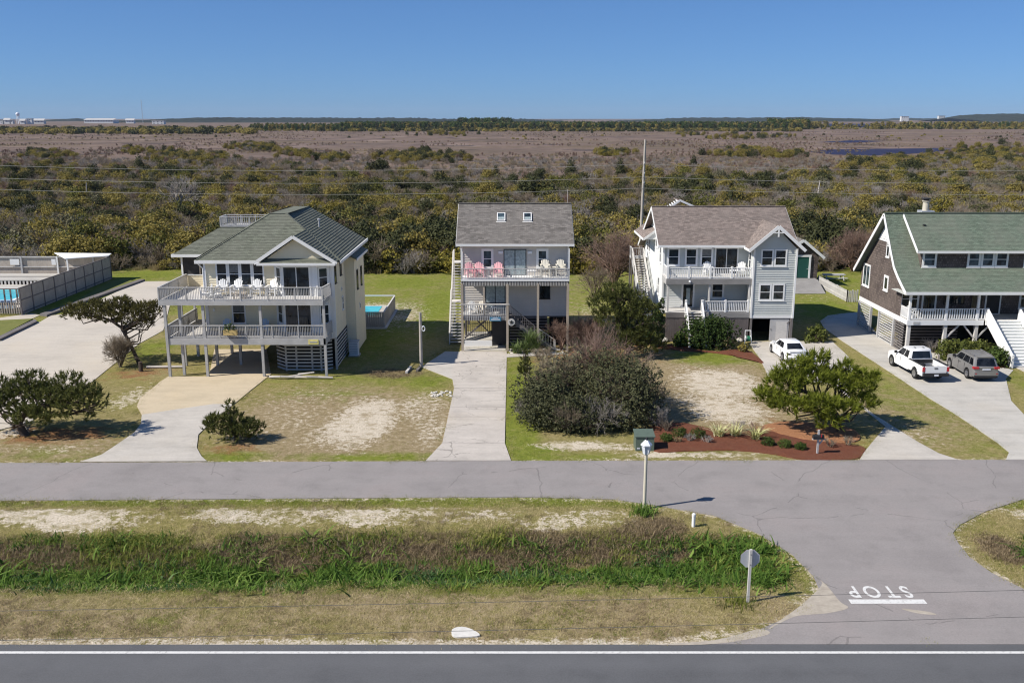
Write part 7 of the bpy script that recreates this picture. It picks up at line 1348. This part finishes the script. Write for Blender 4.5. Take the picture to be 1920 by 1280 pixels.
# dark evergreens and other single shrubs that stand out of the mass
cm = [npmesh('cedar_crown', *leaves(np.random.default_rng(260 + i), [(0, 0, 1.2, 1.7, 1.7, 1.1), (.2, 0, 2.6, 1.5, 1.5, 1.2), (-.1, .1, 4.0, 1.0, 1.0, 1.2), (0, 0, 5.1, .5, .5, .8), (.9, 0, 1.8, .9, .9, .8), (-.9, .2, 2.0, .9, .9, .9)], 2600, .17), 'leaf_dark') for i in range(2)]
lo = [npmesh('low_cedar_crown', *leaves(np.random.default_rng(270 + i), dome(np.random.default_rng(270 + i), 3.2, 2.6, 3.6, 10, .4), 3000, .18), 'leaf_dark') for i in range(2)]
tk = npmesh('cedar_trunk', *(lambda s: (s[0], s[1], np.full(s[2] * 6, .5)))(segs_mesh([(0, 0, -.2)], [(0, 0, 4.2)], [.16], [.06], 6)), 'bark')
for i, (u, v, hpx, low, lab) in enumerate(((1070, 335, 36, 0, 'dark cone shaped cedar left of the utility pole at the marsh edge'), (1163, 332, 33, 0, 'dark rounded cedar just left of the tall utility pole'), (1000, 378, 46, 1, 'broad dark cedar behind the ridge of the taupe house'), (930, 338, 26, 0, 'small dark cedar at the marsh edge above the taupe house roof'), (712, 326, 28, 1, 'dark cedar clump at the marsh edge left of the taupe house'), (560, 322, 18, 1, 'low dark cedar at the marsh edge above the cream house'), (262, 322, 30, 0, 'dark upright cedar at the marsh edge above the left lawn'), (225, 332, 22, 1, 'low dark cedar beside the upright one above the left lawn'), (70, 386, 30, 1, 'wide dark cedar near the left end of the lowest cable'), (95, 416, 34, 1, 'dark cedar in the thicket above the pool fence'), (340, 420, 36, 1, 'dark cedar under the bleached dead tree'), (650, 395, 34, 1, 'dark cedar right of the cream house roof'), (800, 470, 40, 1, 'dark cedar at the thicket edge left of the taupe house'), (1100, 505, 60, 1, 'dark cedar at the thicket edge right of the taupe house'), (1705, 325, 28, 1, 'dark cedar clump below the pond'), (1855, 302, 30, 0, 'dark green cedar right of the pond'), (1690, 292, 8, 1, 'tiny dark cedar at the near bank of the pond'), (1300, 312, 20, 0, 'grey dark cedar at the marsh edge right of the utility pole'), (1620, 318, 18, 1, 'low dark cedar left below the pond'), (1432, 338, 14, 1, 'small dark cedar above the blue grey house roof'), (1720, 360, 28, 1, 'dark cedar above the shingled house ridge'), (1545, 352, 24, 1, 'dark cedar beside the short dead stem'), (1605, 470, 36, 1, 'dark cedar behind the lawn left of the shingled house'), (20, 330, 22, 1, 'dark cedar at the far left of the marsh edge'), (150, 452, 36, 1, 'dark cedar behind the white shade roof'), (600, 470, 44, 1, 'dark cedar directly behind the cream house roof'), (1290, 395, 30, 1, 'dark cedar behind the pergola gable'), (60, 290, 14, 1, 'dark shrub clump out on the marsh at the left'), (470, 275, 12, 1, 'dark shrub clump out on the marsh above the roof deck'), (795, 292, 18, 1, 'dark shrub island out on the marsh left of the taupe house'), (1110, 250, 8, 0, 'tiny dark tree out on the open marsh above the taupe house'), (604, 247, 9, 1, 'small dark tree at the far marsh line left of centre'))):
    q = at(u, v); h = hpx * q.y / FPX; t = thing('cedar_tree', lab, 'tree', q, 'dark cedars standing out of the thicket and marsh'); me = (lo if low else cm)[i % 2]; s = h / (3.8 if low else 5.7)
    o = bpy.data.objects.new('crown', me); C.objects.link(o); o.parent = t; o2 = bpy.data.objects.new('trunk', tk); C.objects.link(o2); o2.parent = t; o2.scale = (1, 1, .6 if low else 1); t.scale = (s * (1.15 if low else 1),) * 2 + (s,); t.rotation_euler = (0, 0, i * 1.7)
# shrub islands and grass hummocks on the marsh
P_, S_, I_ = [], [], []
for u, v, ru, rv, n in ((780, 297, 60, 9, 240), (840, 300, 30, 5, 60), (480, 280, 45, 5, 90), (550, 290, 25, 4, 50), (620, 299, 35, 5, 60), (90, 293, 45, 7, 110), (330, 296, 50, 9, 160), (390, 300, 40, 7, 90), (250, 284, 30, 4, 40), (1150, 289, 32, 6, 60), (1400, 290, 70, 6, 110), (1470, 292, 40, 5, 60), (1845, 296, 80, 16, 380), (1690, 307, 90, 8, 200), (1390, 257, 90, 5, 60), (1290, 252, 30, 3, 30), (830, 252, 60, 3, 40), (1400, 282, 25, 4, 30)):
    for _ in range(n):
        a, b_ = rng.normal() * .5, rng.normal() * .5; q = at(u + a * ru, v + b_ * rv); P_.append((q.x, q.y, -.1)); S_.append(rng.uniform(.7, 1.35) * (1.3 if q.y > 600 else 1)); I_.append(int(rng.choice(i_ol + i_ye + i_dk + i_ba if v < 320 else i_ol)))
scatter('marsh_shrubbery', K, np.array(P_), rng.random(len(P_)) * 6.28, np.array(S_), np.array(I_))
# ------------------------------------------------------------------ grass
GB = [npmesh('dry_tuft', *blades(np.random.default_rng(400 + i), 22, .09, .011, 1.3, .2, 1), 'dry_blade') for i in range(2)] + [npmesh('green_tuft', *blades(np.random.default_rng(410 + i), 24, .11, .012, 1.2, .18, 1), 'green_blade') for i in range(2)] + [npmesh('bank_tuft', *blades(np.random.default_rng(420 + i), 26, .18, .013, 1.3, .2, 2), 'brown_grass') for i in range(2)]
from mathutils.geometry import intersect_point_tri_2d
def inside(pts, x, y):
    res = np.zeros(len(x), bool); j = len(pts) - 1
    for i in range(len(pts)):
        xi, yi, xj, yj = *pts[i], *pts[j]; c_ = ((yi > y) != (yj > y)) & (x < (xj - xi) * (y - yi) / ((yj - yi) or 1e-9) + xi); res ^= c_; j = i
    return res
def sample(arr, x, y): return arr[np.clip(((y - y0) / st).round().astype(int), 0, ny - 1), np.clip(((x - x0) / st).round().astype(int), 0, nx - 1)]
blocked = [road] + [[tuple(q) for q in P2(*p_)] for p_ in ([(150, 866), (222, 832), (264, 795), (257, 762), (300, 716), (316, 706), (502, 655), (508, 702), (430, 765), (372, 815), (369, 840), (388, 865)], [(1612, 862), (1660, 800), (1560, 720), (1440, 705), (1405, 642), (1560, 640), (1600, 690), (1588, 740), (1720, 828), (1797, 862)], [(1886, 862), (1892, 848), (1740, 745), (1580, 640), (1538, 602), (1580, 588), (1612, 585), (1640, 620), (1900, 694), (1886, 710), (1896, 752), (2000, 862)], [(0, 603), (95, 592), (262, 528), (345, 527), (306, 620), (205, 690), (90, 745), (60, 790), (0, 806), (-300, 830), (-260, 640)], [(803, 864), (846, 790), (850, 725), (790, 688), (833, 655), (948, 650), (950, 848), (966, 864)], [(1212, 806), (1275, 792), (1330, 803), (1450, 800), (1600, 803), (1622, 850), (1600, 862), (1505, 862), (1380, 845), (1222, 845)])] + [[(-26, 71), (-13, 71), (-13, 85), (-26, 85)], [(-5, 77.5), (5, 77.5), (5, 88), (-5, 88)], [(13, 80), (24.5, 80), (24.5, 95), (13, 95)], [(32.4, 75), (48, 75), (48, 87), (32.4, 87)], [(-90, 91), (-48, 91), (-48, 113), (-90, 113)]]
r = np.random.default_rng(500); N1 = 36000; xa = np.concatenate([r.uniform(-29, 29, N1), r.uniform(-36, 46, 24000), r.uniform(-70, 60, 9000)]); ya = np.concatenate([r.uniform(31.35, 45.4, N1), r.uniform(49.5, 80, 24000), r.uniform(80, 116, 9000)])
ok = np.abs(xa) < ya * .58 + 3
for bl in blocked: ok &= ~inside(bl, xa, ya)
sd = sample(sand, xa, ya); ok &= r.random(len(xa)) > sd * 1.05; xa, ya = xa[ok], ya[ok]; gr, br_, lt = sample(green, xa, ya), sample(brown, xa, ya), sample(litter, xa, ya); rv = np.clip(.55 * r.random(len(xa)) + .75 * fbm(xa, ya, 2.2, 77) - .1, 0, 1)
rv = np.where(ya < 45.5, rv + .02, rv); ix = np.where(br_ > .35, 4 + r.integers(0, 2, len(xa)), np.where(rv < .26 + .5 * gr, 2 + r.integers(0, 2, len(xa)), r.integers(0, 2, len(xa))))
scatter('lawn_grass', GB, np.stack([xa, ya, hgt(xa, ya) - .01], 1), r.random(len(xa)) * 6.28, (.6 + .8 * r.random(len(xa))) * np.where(ya > 49, .85, 1.0), ix)
# broad green plants in the ditch, brown tussocks on its bank
RB = [npmesh('reed_clump', *blades(np.random.default_rng(430 + i), 14, .46, .036, 1.25, .2, 3, .62), 'reed') for i in range(3)] + [npmesh('leafy_clump', *blades(np.random.default_rng(440 + i), 18, .30, .045, 1.3, .22, 2, .55), 'reed_dark') for i in range(2)] + [npmesh('tussock', *blades(np.random.default_rng(450 + i), 34, .24, .014, 1.4, .22, 2), 'brown_grass') for i in range(2)] + [npmesh('green_tussock', *blades(np.random.default_rng(460), 34, .24, .015, 1.3, .24, 2), 'green_blade')]
xr_ = np.concatenate([r.uniform(-28, 12.2, 11000), r.uniform(22.6, 30, 1400)]); yr_ = r.uniform(35.4, 42.2, len(xr_)); yo_ = yr_.copy(); yr_ = yr_ + meander(xr_); d_ = ditch(xr_, yo_); p1, p2 = fbm(xr_, yr_ * 2, 3.2, 61), fbm(xr_, yr_ * 2.5, 2.2, 62); jit = (p1 - .5) * 1.6
p3 = fbm(xr_, yr_ * 1.6, 1.3, 63)
top = 38.6 + 1.5 * ss(1, 7, xr_) + 2.2 * (p1 - .5) + 2.4 * (fbm(xr_, yr_ * .3, 5.5, 66) - .5); wet = (yr_ > 35.75 + .9 * (p2 - .5)) & (yr_ < top) & (d_ > .06) & (p3 > .40); bank = (yr_ >= top) & (d_ > .08) & (yr_ < 41.4 + jit * .5) & (p3 > .42)
dk = (p2 > .50) & (p1 < .56); idr = np.where(wet, np.where(dk, 3 + r.integers(0, 2, len(xr_)), np.where(r.random(len(xr_)) < .78, r.integers(0, 3, len(xr_)), 7)), np.where(fbm(xr_, yo_, 2.8, 68) + .35 * (r.random(len(xr_)) - .5) > .47, 7, 5 + r.integers(0, 2, len(xr_)))); kk = wet | bank; sw = r.random(len(xr_)); idr = np.where(bank & (sw < .14) & (yo_ < 40.6), r.integers(0, 3, len(xr_)), np.where(wet & (sw < .16), 5 + r.integers(0, 3, len(xr_)), idr))
scatter('ditch_undergrowth', RB, np.stack([xr_, yo_, hgt(xr_, yo_) - .02], 1)[kk], (r.random(len(xr_)) * 6.28)[kk], ((.45 + .8 * r.random(len(xr_))) * (.55 + .9 * p1) * np.where(r.random(len(xr_)) < .06, 1.7, 1))[kk], idr[kk])
nv = 2600; xv, yv = r.uniform(-28, 30, nv), np.concatenate([r.uniform(31.7, 35.8, 1500), r.uniform(41.0, 44.8, 1100)]); okv = (fbm(xv, yv, 2.4, 97) > .50) & ~inside(road, xv, yv) & (sample(sand, xv, yv) < .6)
scatter('verge_tussocks', RB[5:], np.stack([xv, yv, hgt(xv, yv) - .015], 1)[okv], (r.random(nv) * 6.28)[okv], (.35 + .45 * r.random(nv))[okv], r.choice([0, 1, 1, 2], nv)[okv])
# grass creeping over the edges of the paving
ex, ey_ = [], []
for pg in blocked[:7]:
    for (ax, ay), (bx, by) in zip(pg, pg[1:] + pg[:1]):
        L_ = math.hypot(bx - ax, by - ay); n = int(min(L_, 60) * 7)
        if max(abs(ax), abs(bx)) > 60: continue
        t_ = r.random(n); ex.append(ax + (bx - ax) * t_ + r.normal(size=n) * .10); ey_.append(ay + (by - ay) * t_ + r.normal(size=n) * .10)
ex, ey_ = np.concatenate(ex), np.concatenate(ey_); kq = (fbm(ex, ey_, 1.5, 95) > .47) & (ey_ > 31.5); kq &= ~((np.abs(ey_ - 50.5) < .5) & (((ex > -24.5) & (ex < -17.5)) | ((ex > -5) & (ex < 0)) | ((ex > 19.8) & (ex < 25.5)) | (ex > 28.2)))
scatter('edge_grass', GB[:4], np.stack([ex, ey_, np.full(len(ex), .005)], 1)[kq], (r.random(len(ex)) * 6.28)[kq], (.6 + .6 * r.random(len(ex)))[kq], r.integers(0, 4, len(ex))[kq])
# ------------------------------------------------------------------ far shore: woods, hills, buildings, tower, mast
FT = [npmesh('far_pine', *leaves(np.random.default_rng(600 + i), [(0, 0, 7.5, 2.2, 2.2, 3.2), (.6, 0, 10, 1.6, 1.6, 2.2), (-.8, 0, 5.5, 1.8, 1.8, 1.8), (0, 0, 3, 2.0, 2, 2.4)], 420, .75, .6), m_) for i, m_ in enumerate(('leaf_green', 'leaf_olive', 'leaf_dark'))] + [npmesh('far_bush', *leaves(np.random.default_rng(610), [(0, 0, 1.6, 3.2, 3.2, 1.7), (1.5, 0, 2.2, 2, 2, 1.6)], 300, .6, .6), 'leaf_olive'), npmesh('far_bush', *leaves(np.random.default_rng(611), [(0, 0, 1.8, 3.0, 3.0, 2.0)], 260, .6, .6), 'leaf_dark')]
P_, S_, I_ = [], [], []; r = np.random.default_rng(620)
def belt(u0, u1, v0, v1, n, s0, s1, kinds):
    for _ in range(n):
        u = r.uniform(u0, u1); v = r.uniform(v0, v1); q = at(u, v); P_.append((q.x, q.y, -.2)); S_.append(r.uniform(s0, s1)); I_.append(int(r.choice(kinds)))
belt(640, 1505, 238, 244.5, 2300, .6, 1.0, [0, 0, 1, 2]); belt(860, 960, 236, 241, 200, 1.0, 1.5, [0, 2]); belt(1440, 1515, 237, 243, 160, 1.0, 1.4, [0, 1]); belt(640, 1500, 243, 247, 700, .5, 1.2, [3, 4]); belt(470, 660, 239, 246, 420, .45, .8, [0, 1, 3]); belt(-40, 480, 243, 252, 420, .6, 1.6, [3, 4, 3]); belt(120, 200, 243, 250, 110, .7, 1.3, [3, 4]); belt(260, 340, 240, 249, 160, .6, 1.1, [3, 4]); belt(1500, 1960, 237, 243, 520, .5, 1.1, [3, 4, 1]); belt(1700, 1960, 235, 242, 260, .5, .9, [0, 1, 3]); belt(0, 1920, 250, 262, 70, .25, .45, [3, 4])
scatter('far_woods', FT, np.array(P_), r.random(len(P_)) * 6.28, np.array(S_), np.array(I_))
m, nt, b = nodes('wooded_hill'); n = noise(nt, coords(nt, 'pos', (.02, .006, .03)), 1, 5, .7); nt.links.new(ramp(nt, n, [(.3, (.010, .016, .012)), (.7, (.028, .036, .024))]), b.inputs[0]); b.inputs['Roughness'].default_value = 1; bump(nt, b, n, 1, 6); M['hill'] = m
def hill(Y_, uL, uR, prof, depth=900, step=3.0, seed=0):
    """wooded ridge: crest line with tree-top roughness, real depth"""
    us = np.arange(uL, uR + .1, step); mb = MB(); rows_ = []
    for k, (dy_, f) in enumerate(((-depth / 2, 0), (-depth / 3, .55), (-depth / 6, .85), (0, 1.0), (depth / 2, 0))):
        row = []
        for u in us:
            top = atY(u, float(np.interp(u, [p[0] for p in prof], [p[1] for p in prof])), Y_); h = max(.5, top.z + 7 * (float(fbm(u, k * 9.0, 22, 70 + seed)) - .5) + 5 * (random.random() - .5) * (k > 0)); row.append((top.x, Y_ + dy_, h * f if k not in (0, 4) else -1))
        rows_.append(row)
    n = len(us); mb.add([p for r_ in rows_ for p in r_], [(j * n + i, j * n + i + 1, (j + 1) * n + i + 1, (j + 1) * n + i) for j in range(4) for i in range(n - 1)]); return struct('hill', mb, 'hill')
hill(4300, 240, 1060, [(240, 227), (330, 223), (420, 221), (560, 221), (700, 222), (760, 221), (800, 222), (850, 224), (900, 223), (980, 223), (1020, 225), (1060, 228)], 900, 3, 1)
hill(5200, 1120, 1640, [(1120, 229), (1200, 225), (1260, 222), (1320, 221), (1400, 221), (1480, 220), (1520, 221), (1580, 222), (1620, 223), (1640, 228)], 900, 3, 2)
hill(5000, 1780, 2300, [(1780, 223), (1800, 217), (1850, 214.5), (1920, 213), (2000, 212), (2200, 214), (2300, 222)], 900, 3, 3)
hill(5600, -500, 360, [(-500, 222), (0, 229), (60, 228), (130, 224), (145, 222), (160, 225), (240, 227), (330, 225), (360, 228)], 700, 3, 4); hill(8500, 980, 1260, [(980, 226), (1050, 224.5), (1150, 225.5), (1260, 224)], 900, 4, 5); hill(8000, 1560, 1860, [(1560, 224), (1650, 224), (1680, 222), (1760, 222), (1860, 221)], 900, 4, 6)
M['far_white'] = plain('far_white_wall', (.62, .62, .61), .7, .05, .02); M['far_roof'] = plain('far_pale_roof', (.45, .44, .43), .7, .05, .02)
def far_building(label, u0, u1, vt, vb, Y_, roof=False, win=2):
    a, b_ = atY(u0, vb, Y_), atY(u1, vb, Y_); top = atY(u0, vt, Y_).z; d = max(12, (b_.x - a.x) * .5); t = thing('far_building', label, 'building', ((a.x + b_.x) / 2, Y_, 0), 'white buildings on the far shore')
    MB().box(a.x, b_.x, Y_, Y_ + d, -1, top).build('wall', 'far_white', t)
    if roof: MB().prism([(a.x - 2, Y_ - 2, top), (b_.x + 2, Y_ - 2, top), (b_.x + 2, Y_ + d / 2, top + 6), (a.x - 2, Y_ + d / 2, top + 6)], (0, 0, .5)).build('roof', 'far_roof', t)
    else: MB().box(a.x - 1, b_.x + 1, Y_ - 1, Y_ + d + 1, top, top + 1).build('roof', 'far_roof', t)
    n = max(1, int((b_.x - a.x) / 9))
    wm = MB().box(-1.2, 1.2, -.15, .15, -1.2, 1.2).mesh('window'); wm.materials.append(M['glass'])
    for k in range(win):
        for i in range(n): piece('window', wm, t, (a.x + (i + .5) * (b_.x - a.x) / n, Y_ - .1, top - 3 - k * 5))
for args in (('white block at the extreme left of the far shore', -12, 5, 224.5, 230.5, 3050), ('low white hall left of the water tower', 8, 18, 225.5, 230.5, 3050, True, 1), ('small white shed just left of the water tower', 20, 24, 225.5, 230, 3050, False, 1), ('low white house under the water tower', 38, 46, 227, 231, 3000, True, 1), ('tall white block right of the water tower', 51, 60, 223, 230.5, 3050), ('row of low white houses right of the tall white block', 63, 82, 226.5, 230.5, 3100, True, 1), ('long pale roofed hangar left of the radio mast', 158, 212, 225.5, 228.5, 3400, True, 1), ('low pale house below the radio mast', 236, 251, 226, 229.5, 3300, True, 1), ('bright white flat hall right of the radio mast', 285, 307, 226.5, 231, 2900), ('white hotel block on the far right horizon', 1690, 1704, 218.5, 224, 5200), ('second white hotel block beside the right hill', 1760, 1772, 217.5, 222.5, 5200)): far_building(*args)
t = thing('water_tower', 'pale water tower with a rounded tank on the far left shore', 'water tower', atY(35, 231, 3040)); q = atY(35, 231, 3040); zt_ = atY(35, 211, 3040).z
MB().lathe((q.x, q.y, zt_), [(1, 0), (4, -.8), (5.8, -3.5), (6, -6), (4.5, -9.5), (2, -11)], 16).build('tank', 'lampwhite', t, 60)
for i in range(6): a = i * 1.047; MB().tube((q.x + 5.2 * math.cos(a), q.y + 5.2 * math.sin(a), 0), (q.x + 4 * math.cos(a), q.y + 4 * math.sin(a), zt_ - 7), .65, .65, 6).build('leg', 'lampwhite', t)
MB().tube((q.x, q.y, 0), (q.x, q.y, zt_ - 9), 1.1, 1.1, 8).build('riser_pipe', 'lampwhite', t)
t = thing('radio_mast', 'thin lattice radio mast rising above the far left shore', 'radio mast', atY(268, 229, 3300)); q = atY(268, 229, 3300); zt_ = atY(267, 187, 3300).z; c3 = [(1.1 * math.cos(a), 1.1 * math.sin(a)) for a in (0.5, 2.6, 4.7)]
for cx, cy in c3: MB().tube((q.x + cx, q.y + cy, 0), (q.x + cx, q.y + cy, zt_), .28, .22, 5).build('leg', 'metal', t)
m = MB(); z = 0
while z < zt_ - 4:
    for i in range(3): a, b_ = c3[i], c3[(i + 1) % 3]; m.tube((q.x + a[0], q.y + a[1], z), (q.x + b_[0], q.y + b_[1], z + 4), .15, None, 3)
    z += 4
m.build('lattice', 'metal', t, kind='stuff')
# ------------------------------------------------------------------ air between here and the far shore
HAZE = 3.0e-5
hz = MB().box(-9000, 9000, -600, 12000, -3, 130); m = bpy.data.materials.new('haze_air'); m.use_nodes = True; nt = m.node_tree; nt.nodes.clear(); pv = nt.nodes.new('ShaderNodeVolumePrincipled'); pv.inputs['Color'].default_value = (.66, .80, 1, 1); pv.inputs['Density'].default_value = HAZE; pv.inputs['Anisotropy'].default_value = .0
oo = nt.nodes.new('ShaderNodeOutputMaterial'); nt.links.new(pv.outputs[0], oo.inputs['Volume']); o = struct('haze', hz, m, kind='stuff')
